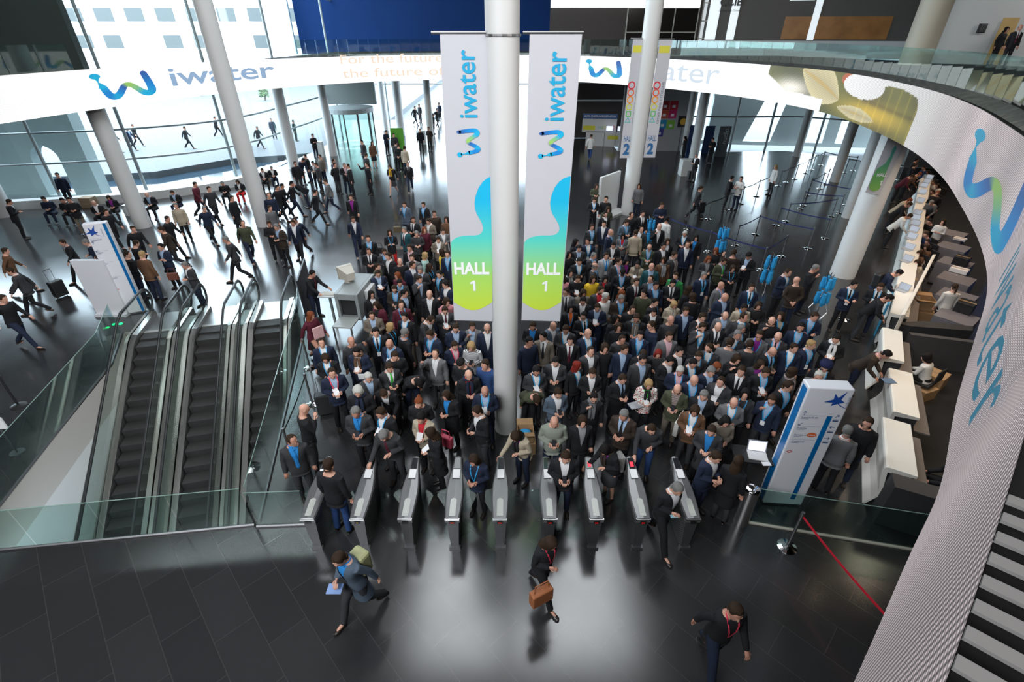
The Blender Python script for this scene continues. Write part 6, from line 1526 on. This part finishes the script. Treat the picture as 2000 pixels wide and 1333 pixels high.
# ---------------------------------------------------------------- who stands where: head centre, pose, facing, hair, jacket, shirt, marks
CROWD = '''
@550 250 5.331
552,385 k 60 k K - .
540,348 d 120 r N - .
652,388 p 30 g K p .
690,400 p -60 r K w tk
880,285 d 140 b C - .
888,385 u -50 b K - X
1125,392 x -10 B K - XDsY
1315,382 w 8 r K g tk
1440,25 d 20 k K - .
1530,8 k -20 b D - .
322,80 f 50 k K - .
245,298 d -40 k K - .
140,372 d 40 b K - .
225,335 l 60 k N - .
325,368 p 0 k K w .
360,385 d -60 b C - .
398,300 d -30 b F - .
1088,42 p 60 k N - .
1168,75 d 20 b C - .
835,148 d -40 k C - .
940,148 d 40 B B - XD
1190,162 d 150 k C - .
1216,185 k 170 b K - .
1280,212 d 160 b E - .
720,725 w 10 b K u .
745,955 w 20 b N w .
130,978 x -10 r N w p
105,592 b -60 k K - .
12,605 w 100 k K - .
350,670 w 100 k K - .
455,560 w -60 b G - .
1278,800 c -15 b S b l
1477,802 d -20 b K b l
1590,895 d 10 b D - .
1368,958 q -10 b K w tkB
1530,975 p -30 b F w .
1470,1050 d 30 A U - .
1278,1062 d -30 g T w tr
1418,1098 p 0 g C - .
1680,1078 p 10 b G w .
1122,1070 f 15 B K - Rl
1630,1165 p 20 b F w .
1715,935 d 0 B B - .
@550 450 4.444
750,72 d 0 b K b l
757,185 p 5 r K w tk
890,188 p 10 b C b lG
945,232 d -20 b K w .
1017,268 d 20 x K - .
1110,155 d -5 b K p .
1235,205 d 90 Y M - .
1395,180 d -60 B Y - .
1432,200 d -20 b N b l
1133,238 p -10 b G w .
1137,302 n 30 b N w .
1210,338 p 0 g C b .
1275,305 n 60 B K k l
830,298 d 70 M O - .
835,378 p 10 b N b G
1005,378 d -30 A U - .
1022,462 p 0 k C b l
1195,425 c 20 b C b .
1370,382 c -40 k K b l
1425,473 o -30 k N w .
985,508 p 10 b D b mBG
1062,548 n 50 k K b .
1283,558 p -10 x K w .
775,538 d 20 K K w G
820,633 p -30 B U k .
1037,652 p 5 r U - m
1428,618 c 20 O P - .
1420,678 p 0 b C w trG
785,742 p 5 r F b .
1090,752 p -20 k K w lT
1270,778 r 60 r C w .
935,822 n 60 Y K k l
825,882 d 20 k K w tkm
1070,892 d 130 g K b lG
1290,908 p -30 b N b l
1525,848 p 5 b N b G
1640,840 c 10 b G b .
1785,852 d 5 x N w G
347,978 d 20 r N w l
615,978 e 40 x C - .
375,1092 p 10 O K w mG
640,1042 p -20 k N w sB
940,1002 p -10 x N b lG
975,1087 p 20 b K - .
1500,1003 p 10 b N p lG7
1645,990 p -20 c 3 - .
1335,1075 u -10 r G w .
1565,1175 p -20 h K - XG
@550 700 4.444
437,130 p 20 r N b m7
772,168 p 20 w C b .
937,88 p 10 b C w tv
1615,130 p 10 x K r XsN
1838,85 d -20 b A - .
1185,212 b 30 k K - G
665,290 p 10 W K - XsN
870,292 l 0 b K w .
1190,368 p 0 Q K - .
1430,300 p -30 B K n X
1765,290 p 10 x N b l
1700,462 p -60 b K w p
195,445 c 120 x K - .
645,470 p -15 g C n tb
865,475 p -30 b K w m
890,665 r -15 g C - tr
1205,488 p -15 N E r .
1290,625 p -70 B K - X
90,715 d 20 r C n tb
410,930 d 165 b K - j
1670,862 p -10 B N - l
@950 700 4.444
432,110 p 0 k C w lB
645,35 p -5 k C w .
770,50 n 30 L K w l
893,118 p 0 b K w .
1180,180 p 20 b K b tkX
1660,92 p -5 w N p l
1412,205 p -15 Y 1 v sk
1355,12 d 0 k C b G
1595,22 p 25 k K w .
1800,14 p 10 k K w lG
1815,212 p 0 x N b l
1662,270 p -10 q O 2 TG
1870,305 p -10 g K b .
1988,150 p -20 r C w .
620,305 p 5 b S w G
935,318 c 0 N K g sG
300,365 b 15 b O - .
1815,432 p -25 O B w l
590,555 p 0 x H - .
835,525 p 0 O K g .
1195,495 p -30 g D b tk
1432,615 r -15 r C - j
255,655 r -40 O E u sk
1032,772 r -60 K K u sD
685,860 p 0 b K w .
@1100 250 4.444
290,492 p 0 B O - .
270,628 p 0 b K w l
372,618 d -20 k K - .
390,692 p 10 O O - .
367,750 d 15 k K w B
355,832 d -20 k N w .
663,492 d -30 B G - .
857,672 p 0 b N - .
590,760 d -10 r K - .
690,745 d 10 k K w tk
900,795 d 120 k W - .
548,825 p 20 b S b l
677,882 d -30 r C w .
835,858 c 0 x K w .
250,862 p 10 b C b m
412,908 d 60 x N b l
525,925 p 0 K G r l
628,912 d 170 b E - .
1065,922 p -20 w K w l
1150,937 c -20 K K n .
1080,1015 p -20 r N w .
108,975 d 60 K K - l
215,987 d 5 k N w m
138,1047 p 10 k C b .
435,1022 p 0 k K w .
762,1042 p 0 x O b mG
857,1028 p 0 k K w G
908,972 d 5 B K w .
372,1112 d 0 b L w tbm
265,1112 c 30 g C b l
1330,1052 p -20 A K - .
1265,1125 p -10 A C g .
1480,1088 e 170 b D - .
1610,1112 p -50 h K b .
1400,1162 p 20 b O b tv
1470,1200 p 0 B K - l
965,1105 p 40 b C w s2
875,1132 d 0 B B w sg
630,1165 p -10 N E - sF
568,1145 p 10 K K u .
483,1162 d 10 b C p l
275,1202 d 70 q C b l
768,1207 p 0 x T b .
140,1160 p 0 k K w l
52,1082 d 20 K K - .
1465,438 q 70 k K w .
1545,443 q -60 b W - .
1850,328 d -80 Y W - .
1200,512 w 90 M C - .
1155,242 p -60 g K w .
1062,78 p -80 K K - .
1300,102 p -60 k K - .
245,72 v 160 b W - j
@1000 400 4.444
500,588 d 10 K K g s3
460,612 d 20 B P - .
612,642 p 0 b K - X
660,622 d 20 B Y - .
805,628 p -10 K K r .
835,698 n 60 K K - .
960,592 p 0 J K b l
1080,672 d 0 b K w tr
1205,648 d -10 r C b lG
1250,702 p 0 k N b l
1395,682 p 0 k K w tkB
1422,622 p -20 b V n .
1540,717 n 40 B K - .
1572,780 d 170 O K - l
1665,617 d 10 g N b tkm
470,758 d 0 b G w tkG
620,748 p 10 B F - .
780,757 d -10 b C r B
955,757 n 40 A C - .
825,802 n 40 w W - .
640,842 p 0 k K w G
905,818 p 0 g D b l
1145,772 e -20 k O - .
1245,835 p 40 N K - l
1410,852 p 0 Y E w sE
1815,702 d 30 x G p l
1848,805 p 20 x N b .
740,872 p 0 b N b .
510,882 p -5 K K o l
1045,912 p 20 r K - .
1230,922 p 0 k K w .
622,968 o 10 k K w tkmG
900,972 p 40 K K - .
1080,987 p 0 b K w msFG
1510,927 p 0 b N b .
1380,1002 d 20 x C - .
1212,1050 d -80 b N - G
1650,980 c 10 b K w G
1850,965 p 0 q G b .
1790,1062 p 0 x K w tk
1650,1065 c -10 b C w lB
930,1042 d 0 B K - .
180,1055 p 0 b K n B
360,1055 p 20 x S w .
270,1145 d 0 k F w tk
150,1190 d 20 k N - .
465,1085 p 0 b C w lG
505,1180 d -10 k K w tr
660,1120 p 5 x N w l
840,1225 d 10 O K - .
955,1172 p 20 r C - .
1115,1135 p 0 k N b l
1365,1145 p 0 b G p .
945,1255 d 0 b N b .
685,1275 d 20 r C w .
1140,1300 p 0 b K w .
1285,1292 p -10 L C - .
1722,1243 d -30 b C w mB
1885,1200 d 150 b G - l
1480,1285 p 10 k K w .
1965,1110 d -20 g C w l
@1350 500 4.444
525,278 d -10 b N w tkm
590,412 p 0 B k - .
460,452 p 0 k E n l9
455,537 d -5 r C w l
700,568 c -15 x K - B
785,502 d 5 B K e l
1070,528 q -30 b N b l
950,622 p -20 k N b lB
592,692 d -30 b G u lG
425,652 n 10 g C w lG
765,712 p -10 x C p tklG
510,772 d 160 r C - lG
1035,772 n 10 y N b m
880,792 d -10 b N w l
1258,722 p -30 k K - sw
705,832 p 10 x K b tklG
400,872 c -10 O K - .
610,922 q -20 B C u .
885,985 n 60 O C g s2
1165,962 d -10 t K w l
1105,1047 d -60 w G - G
30,897 p -10 b C w l
215,972 p 10 A C - .
220,1022 p 0 g N b .
435,1002 p -20 b K w tk
645,1012 p 0 b K b m
835,1132 n 10 b K b lG
700,1252 c -20 b N b mG
395,1262 p -10 q G w l
455,1190 d -20 K C - l
838,145 p 30 r N w m
915,215 k 170 x D - .
1078,108 c 40 g K - X
1410,252 q -20 k N w mtk
1640,272 p -20 b K w ltkG
1715,368 l 60 k K - .
1800,148 l 60 k N - .
1690,855 l 40 k D p .
@1350 700 4.444
205,605 p -10 b C n X
275,548 p -10 K F - .
225,862 p 30 b N w .
402,868 d 140 B K - X
1355,635 d 150 g G w .
1530,562 d -40 b K - XBG
@0 350 3.3333
60,150 p 130 b K w .
285,130 s 20 k N - .
405,138 s 20 k K - .
450,135 p 30 k K - T
612,158 s 20 x K w .
705,115 s 20 B K u .
690,215 w 70 b K - .
560,412 x -50 g N w .
642,518 p -60 r C - .
410,415 w -30 b K g .
830,492 d 150 b K - .
926,492 d 170 y B - .
1047,442 f -10 k N b .
1205,562 p -30 g C w .
866,325 w 60 b K - .
885,420 p 150 b K - .
955,102 s 10 x K b .
1122,88 s 5 b K b .
1145,175 d 20 g E - .
1270,35 v 90 b U - .
1360,65 w 60 b C - .
1447,28 s 20 g K - .
1545,12 s 10 B K w R
1510,125 d 80 b K - X
1330,195 w 60 g N - .
1090,260 w 90 b K - .
1050,330 w -60 b D - .
1470,395 w -60 g C - .
1580,290 w 40 r O - .
1752,292 p 20 b K - .
1800,312 p -20 g D b .
1912,280 v 10 b N w .
1750,108 d 30 r N - .
1757,190 d 60 b G - .
373,-26 d 20 k N - .
35,470 w 130 b B - .
70,600 w -60 b C w .
20,780 w 90 b K - .
1805,55 w 70 k K - .
1895,30 w 100 k K - .
@500 0 3.3333
40,1110 s 20 b K w .
100,1095 s 30 g K w .
'''
NEAR = [  # head px, feet seen in the photo, nearest walkers
 (664, 1092, 'x', -35, 'b', 'S', 'n', 'X'), (1076, 1056, 'x', 40, 'B', 'K', '-', '7l'), (1436, 1195, 'w', 8, 'b', 'K', '-', '7l'), (1322, 955, 'x', 25, 'g', 'K', 'w', '.'),
 (610, 535, 'g', 70, 'k', 'K', '-', 'tr'), (606, 612, 'w', 70, 'A', 'U', '-', 'XD'),
]
FAR = [  # outside on the plaza and on the balcony: foot point, facing, pose, colours
 (172, 297, 90, 'w', 'B', 'K', '-'), (213, 285, 80, 'w', 'k', 'N', '-'), (232, 298, 90, 'w', 'b', 'C', '-'), (262, 294, 80, 'w', 'g', 'N', 'b'), (272, 286, 80, 'v', 'b', 'K', '-'),
 (371, 291, 100, 'w', 'b', 'C', '-'), (428, 268, 90, 'v', 'k', 'K', '-'), (483, 291, -60, 'v', 'b', 'G', '-'), (510, 290, 80, 'w', 'g', 'C', '-'), (538, 272, 30, 'd', 'k', 'N', '-'), (580, 276, 90, 'd', 'k', 'K', '-'),
 (704, 198, 30, 'd', 'k', 'N', '-'), (812, 245, 60, 'w', 'k', 'K', '-'), (822, 240, -40, 'd', 'b', 'C', '-'),
 (855, 250, 40, 'w', 'k', 'K', '-'), (860, 236, -40, 'd', 'b', 'N', '-'), (848, 262, 90, 'd', 'g', 'K', '-'),
]
def parse_crowd(txt):
    out = []; ox = oy = 0.0; sc = 1.0
    for ln in txt.strip().split('\n'):
        ln = ln.strip()
        if not ln: continue
        if ln[0] == '@':
            ox, oy, sc = (float(q) for q in ln[1:].split()); continue
        a = ln.split(); x, y = (float(q) for q in a[0].split(','))
        out.append((ox+x/sc, oy+y/sc, a[1], float(a[2]), a[3], a[4], a[5], a[6] if len(a) > 6 else '.'))
    return out
def place_from_head(px, py, pose, face, sc):
    P = tpl('pose', pose); h = P.headc; rz = R(face)
    hx = (h.x*math.cos(rz)-h.y*math.sin(rz))*sc; hy = (h.x*math.sin(rz)+h.y*math.cos(rz))*sc
    x, y = G(px, py, h.z*sc); return x-hx, y-hy
L = parse_crowd(CROWD)
items = []
rp = random.Random(5)
for (px, py, pose, face, hair, jac, sh, fl) in L:
    sc = rp.uniform(.965, 1.04)
    if abs(face) <= 20 and pose in 'dpc' and py > 420:
        face += rp.uniform(-14, 14)-((px-1050)/60.0)      # the crowd turns towards the turnstiles
    if pose == 'p' and rp.random() < .18: pose = 'd'
    elif pose == 'd' and rp.random() < .22 and py > 420: pose = rp.choice('mn')
    x, y = place_from_head(px, py, pose, face, sc)
    items.append([x, y, px, py, pose, face, hair, jac, sh, fl, sc])
for (px, py, pose, face, hair, jac, sh, fl) in NEAR:
    x, y = place_from_head(px, py, pose, face, 1.0)
    items.append([x, y, px, py, pose, face, hair, jac, sh, fl, 1.0])
# nobody stands inside anybody else
for _ in range(14):
    for i in range(len(items)):
        for j in range(i):
            a, b = items[i], items[j]; dx, dy = a[0]-b[0], a[1]-b[1]; d = math.hypot(dx, dy)
            if 1e-6 < d < .45:
                k = (.45-d)*.25/d; a[0] += dx*k; a[1] += dy*k; b[0] -= dx*k; b[1] -= dy*k
COLS = [(o_.location.x, o_.location.y, max(v.co.x for v in o_.data.vertices)) for o_ in COL.objects if o_.name.startswith('column') and o_.type == 'MESH' and o_.name != 'column_clamp']
for it in items:
    for cx_, cy_, cr_ in COLS:
        dx, dy = it[0]-cx_, it[1]-cy_; d = math.hypot(dx, dy); m_ = cr_+.27
        if d < m_: it[0] = cx_+dx/d*m_; it[1] = cy_+dy/d*m_
HELD = []
for it in items:
    x, y, px, py, pose, face, hair, jac, sh, fl, sc = it
    # seated people sit on the long bench
    tr = rp.choice('KKKCNN')
    z = 0.0
    o = person(x, y, face, pose, hair, jac, sh, fl, sc, z, tr, (px, py))
    PEOPLE[-1]['it'] = it
# people outside on the plaza
for (px, py, face, pose, hair, jac, sh) in FAR:
    inside = px > 800
    z = 0.0 if inside else -.3
    x, y = G(px, py, z); person(x, y, face, pose, hair, jac, sh, '.', 1.0, z, 'K')
    PEOPLE[-1]['far'] = 'inside' if inside else 'outside'
# two people on the upper floor near the ochre door
for (px, py, lab) in ((1955, 132, 0), (1932, 128, 1)):
    x, y = G(px, py, 6.5); person(x, y, -10+20*lab, 'd', 'q' if not lab else 'K', 'K', 'w' if not lab else '-', 'tr' if not lab else '.', 1.0, 6.5)
    PEOPLE[-1]['far'] = 'upper'
# staff at the counters
STAFF = '''
@1600 600 3.8075
800,362 S -150 C W - .
1010,1150 S -120 b K - .
@1600 280 3.92
955,590 f -60 B W - .
1045,1085 d 165 M W - .
690,560 l 60 b W - .
690,470 l 50 b K - .
690,440 l 60 a E - .
845,600 S -90 k K - .
820,700 S -90 b A - .
830,745 S -80 M K - .
825,790 S -90 B B - .
770,835 S -80 B B - .
755,905 S -90 B E - .
860,455 l -60 g G - .
905,385 d -50 a K - .
865,365 S -90 M E - .
910,318 S -90 B W - .
875,300 S -90 b W - .
850,250 S -90 M E - .
835,215 S -90 B W - .
800,190 S -90 b A - .
745,130 d 60 k K - .
740,160 d 70 M K - .
710,255 l 60 b U - .
765,240 l 60 a B - .
'''
for (px, py, pose, face, hair, jac, sh, fl) in parse_crowd(STAFF):
    x, y = place_from_head(px, py, pose, face, .97); person(x, y, face, pose, hair, jac, sh, fl, .97, 0, 'K', (px, py)); PEOPLE[-1]['far'] = 'staff' if pose in 'Sf' else 'desk'
# chairs under the seated staff
def office_chair(x, y, rz, lab):
    t = empty('office_chair', (x, y, 0), rz, lab, 'chair', 'black office chairs behind the counters'); cm = mat('chair_fabric', (.015, .015, .018), .8)
    bevel(MB().box((-.22, -.24, .38), (.22, .20, .44)).build('seat', cm, t), .02); bevel(MB().box((-.2, .22, .55), (.2, .26, .92)).build('backrest', cm, t), .02)
    MB().tube([(0, 0, .05), (0, 0, .38)], .025, 8).build('stem', steel, t); mb = MB()
    for k in range(5): mb.tube([(0, 0, .08), (.26*math.cos(2*PI*k/5), .26*math.sin(2*PI*k/5), .03)], .018, 6)
    mb.build('star_base', black, t); return t
BR = ['right of the', 'left of the', 'behind the', 'in front of the']
chn = 0
for p in PEOPLE:
    if p.get('far') == 'staff' and p['pose'] == 'seated':
        o = p['o']; office_chair(p['x'], p['y'], p['rz'], None); p['chair'] = COL.objects[-1] if False else None

# ---------------------------------------------------------------- things people hold
def hold(p, kind, which=None):
    P = p['P']; o = p['o']; h = hand_point(o, P, which); fx, fy = math.sin(p['rz']), -math.cos(p['rz'])
    if kind == 'phone':
        t = MB().box((-.035, -.005, -.002), (.035, .13, .007)).build('phone', mat('phone_black', (.02, .02, .025), .15)); cat = 'phone'
        t.rotation_euler = (R(35), 0, p['rz']); t.location = (h.x+fx*.04, h.y+fy*.04, h.z+.02)
    elif kind == 'paper':
        t = MB().box((-.06, -.005, 0), (.06, .17, .003)).build('paper_ticket', card); cat = 'paper'
        t.rotation_euler = (R(30), 0, p['rz']+.2); t.location = (h.x+fx*.03, h.y+fy*.03, h.z+.01)
    p['held'] = (t, kind, cat)
nh = 0
for i, p in enumerate(PEOPLE):
    if 'it' in p and p['it'][4] in 'p' and p['it'][3] > 440 and p['it'][9].find('9') < 0:
        r_ = random.Random(i*13+1).random()
        if r_ < .26: hold(p, 'phone')
        elif r_ < .52: hold(p, 'paper')
def bag(px, py, z, w, h, d, rz, m, name, lab, strap=True):
    x, y = G(px, py, z+h/2); t = empty(name, (x, y, z), rz, lab, 'bag'); bevel(MB().box((-w/2, -d/2, 0), (w/2, d/2, h)).build('body', m, t), .02)
    if strap: MB().tube([(-w*.35, 0, h*.9), (-w*.3, 0, h+.16), (w*.3, 0, h+.16), (w*.35, 0, h*.9)], .010, 6).build('strap', m, t)
    return t
lea = lambda n, c: noisy(mat(n, c, .55), 12, .15)
bag(1325, 832, .72, .34, .38, .10, .9, lea('white_canvas', (.55, .54, .5)), 'tote_bag', 'white tote bag on the shoulder of the brown-coated woman')
bag(1136, 866, .60, .34, .30, .10, .2, lea('teal_bag', (.02, .12, .16)), 'tote_bag', 'teal bag held by the auburn woman behind the turnstiles')
bag(872, 862, .75, .28, .26, .12, -.5, lea('pink_orange_bag', (.65, .08, .14)), 'handbag', 'pink and orange bag on the woman with long brown hair')
bag(857, 904, .62, .34, .22, .10, .1, lea('black_leather', (.02, .018, .018)), 'handbag', 'black flat handbag hanging behind the third turnstile')
bag(1057, 1164, .66, .36, .28, .14, .5, lea('tan_leather', (.30, .10, .035)), 'handbag', 'tan leather bag carried by the woman in the foreground')
bag(776, 448, .42, .32, .26, .16, .1, lea('olive_leather', (.10, .075, .04)), 'handbag', 'brown olive handbag held by the man in blue jacket')
bag(338, 540, .58, .34, .26, .12, .2, lea('brown_leather', (.14, .045, .03)), 'handbag', 'brown leather bag carried by the man by the escalators')
bag(742, 489, .50, .30, .26, .14, .1, MATS['black_leather'], 'handbag', 'black bag beside the woman in red trousers')
bag(1241, 792, .90, .30, .04, .22, .3, lea('laptop_sleeve', (.40, .41, .44)), 'laptop_case', 'grey laptop case held by the woman in patterned white jacket', False)
bag(1202, 905, .72, .30, .40, .22, .3, noisy(mat('grey_fur', (.30, .29, .28), .9), 60, .6, bump=.8), 'fur_coat', 'grey fur coat over the arm of the woman with purple scarf', False)
bag(622, 650, .95, .30, .36, .04, .8, lea('pink_folder', (.60, .36, .36)), 'folder', 'pink folder carried by the woman in burgundy coat', False)
for p in PEOPLE:
    pass
x, y = G(690, 1098, 1.25); t = empty('backpack', (x+.1, y+.05, 1.0), R(-30), 'yellow-grey bag on the shoulder of the foreground walker with blue shirt', 'backpack'); bevel(MB().box((-.14, -.12, 0), (.14, .10, .42)).build('body', lea('yellow_grey_bag', (.34, .34, .17)), t), .05)
# green and white papers of the foreground people
for (px, py, z, col, lab) in ((1213, 1006+(-40), 1.0, None, None),): pass
x, y = G(708, 736, 1.12); tag(MB().box((x-.10, y-.01, 1.05), (x+.10, y+.0, 1.20)).build('paper_sheet', card), 'white printed sheet held by the man with checked scarf', 'paper')
x, y = G(1316, 1004, 1.05); tag(MB().box((x-.07, y-.08, 1.04), (x+.07, y+.02, 1.05)).build('ticket', mat('ticket_blue', (.35, .60, .68), .5)), 'white and blue ticket of the man leaving the last turnstile', 'ticket')
x, y = G(656, 1148, 1.05); tag(MB().box((x-.12, y-.10, 1.04), (x+.10, y+.06, 1.05)).build('folded_map', mat('map_blue', (.20, .30, .55), .6)), 'blue and white folded map held by the walker in front', 'paper')
bp_ = G(1632, 548, 1.2)
# backpack of the man at the counter
t = empty('backpack', (G(1718, 545, 1.2)[0]-.05, G(1718, 545, 1.2)[1], .95), .5, 'black backpack worn by the man leaning on the long counter', 'backpack'); bevel(MB().box((-.16, -.1, 0), (.16, .1, .45)).build('body', black, t), .05)

# ---------------------------------------------------------------- labels that single each person out
def zone(p):
    px, py = p['px']; f = p.get('far')
    if f == 'outside': return 'outside on the plaza'
    if f == 'inside': return 'at the rear entrance'
    if f == 'upper': return 'on the upper floor by the ochre door'
    if f == 'staff': return 'behind the long counter'
    if f == 'desk': return 'at the long counter'
    if py > 1020: return 'in the foreground'
    if py > 860: return 'at the turnstiles'
    if px < 560 and py < 410: return 'near the left glass front'
    if px < 300: return 'on the far left'
    if px < 700 and py < 560: return 'left of the scanner'
    if px < 700: return 'beside the right escalator'
    if py < 400 and px < 900: return 'in the far hall left'
    if py < 420: return 'in the far hall right'
    if px < 965: return 'left of the central column' if py > 600 else 'by the left hall banner'
    if px > 1560: return 'near the reception desks'
    if px > 1400: return 'at the right edge of the crowd'
    if py < 530: return 'at the back of the crowd'
    if py < 640: return 'in the rear half of the crowd'
    if py < 760: return 'in the middle of the crowd'
    return 'in the front of the crowd'
def words(s_): return len(s_.replace('-', ' ').split())
for p in PEOPLE:
    cands = [p['d']]
    for e in p['ex']: cands.append(cands[-1]+', '+e)
    if p['pose']: cands.append(cands[-1]+', '+p['pose'])
    p['cands'] = cands; p['zone'] = zone(p)
from collections import Counter
used = {}
def reserve(p, s_):
    s_ = ' '.join(s_.split())
    if s_ in used or words(s_) > 16: return False
    used[s_] = p; p['label'] = s_; return True
def full(p): return p['cands'][-1] if words(p['cands'][-1]) <= 11 else p['cands'][-2]
cnt = Counter(p['d'] for p in PEOPLE); cntf = Counter(full(p)+p['zone'] for p in PEOPLE); shortc = Counter()
landm = []
for p in PEOPLE:
    if cnt[p['d']] == 1: landm.append((p['px'], 'the '+p['d'])); p['lm'] = 'the '+p['d']
landm += [((988, 800), 'the central column'), ((688, 600), 'the scanner'), ((1025, 850), 'the open cardboard box'), ((1600, 850), 'the right sign tower'), ((1263, 440), 'the first lanyard rack'), ((1500, 530), 'the third lanyard rack'), ((1228, 400), 'the Hall 2 column'), ((513, 430), 'the tall left column'), ((275, 440), 'the leaning left column'), ((210, 520), 'the left sign tower'), ((780, 280), 'the green signboard'), ((1480, 890), 'the white laptop'), ((573, 320), 'the bench end column')]
def rel(a, b):
    dx, dy = a[0]-b[0], a[1]-b[1]
    if abs(dx) > abs(dy)*1.1: return 'right of' if dx > 0 else 'left of'
    return 'in front of' if dy > 0 else 'behind'
for p in PEOPLE:
    base = full(p)
    if cntf[full(p)+p['zone']] == 1 and words(base+' '+p['zone']) <= 16 and reserve(p, base+' '+p['zone']): continue
    done = False
    near = sorted(landm, key=lambda q: (q[0][0]-p['px'][0])**2+((q[0][1]-p['px'][1])*1.2)**2)
    for q in near[:30]:
        if q[1] == p.get('lm'): continue
        for c in (base, p['cands'][max(0, len(p['cands'])-2)], p['cands'][min(1, len(p['cands'])-1)], p['d']):
            if reserve(p, c+', '+rel(p['px'], q[0])+' '+q[1]): done = True; break
        if done: break
    if not done: reserve(p, p['d']+' '+p['zone']+' numbered spot') or p.__setitem__('label', p['d']+' '+p['zone'])
for p in PEOPLE:
    o = p['o']; o['label'] = p['label']; o['category'] = 'person'
    f = p.get('far'); o['group'] = 'people on the plaza' if f == 'outside' else ('staff behind the counters' if f == 'staff' else ('people walking through the hall' if p['zone'].startswith(('near the left', 'on the far', 'in the far', 'left of the sc')) else 'people waiting at the turnstiles'))
    if 'held' in p:
        t, kind, cat = p['held']; nm = 'black phone' if kind == 'phone' else 'white paper ticket'
        nr = sorted(landm, key=lambda q: math.hypot(q[0][0]-p['px'][0], q[0][1]-p['px'][1]))[:30]
        cs = ([nm+' held by the '+p['d']] if cnt[p['d']] == 1 else [])+[nm+' held by the '+p['label']]+[nm+' in hands '+rel(p['px'], q[0])+' '+q[1] for q in nr if q[1] != p.get('lm')]
        for lab in cs:
            lab = ' '.join(lab.split())
            if lab not in used and words(lab) <= 16: break
        used[lab] = t; tag(t, lab, cat, 'phones in hands' if kind == 'phone' else 'papers in hands')
chairs = sorted([c for c in COL.objects if c.name.startswith('office_chair')], key=lambda c: c.location.y)
ORDN = ['nearest', 'second nearest', 'third from the near end', 'fourth from the near end', 'fifth from the near end', 'sixth from the near end', 'seventh', 'eighth', 'ninth', 'tenth', 'eleventh', 'twelfth', 'thirteenth', 'fourteenth', 'fifteenth']
for i, c in enumerate(chairs): c['label'] = 'black office chair behind the counters, '+ORDN[min(i, 14)]+' of those under seated staff'
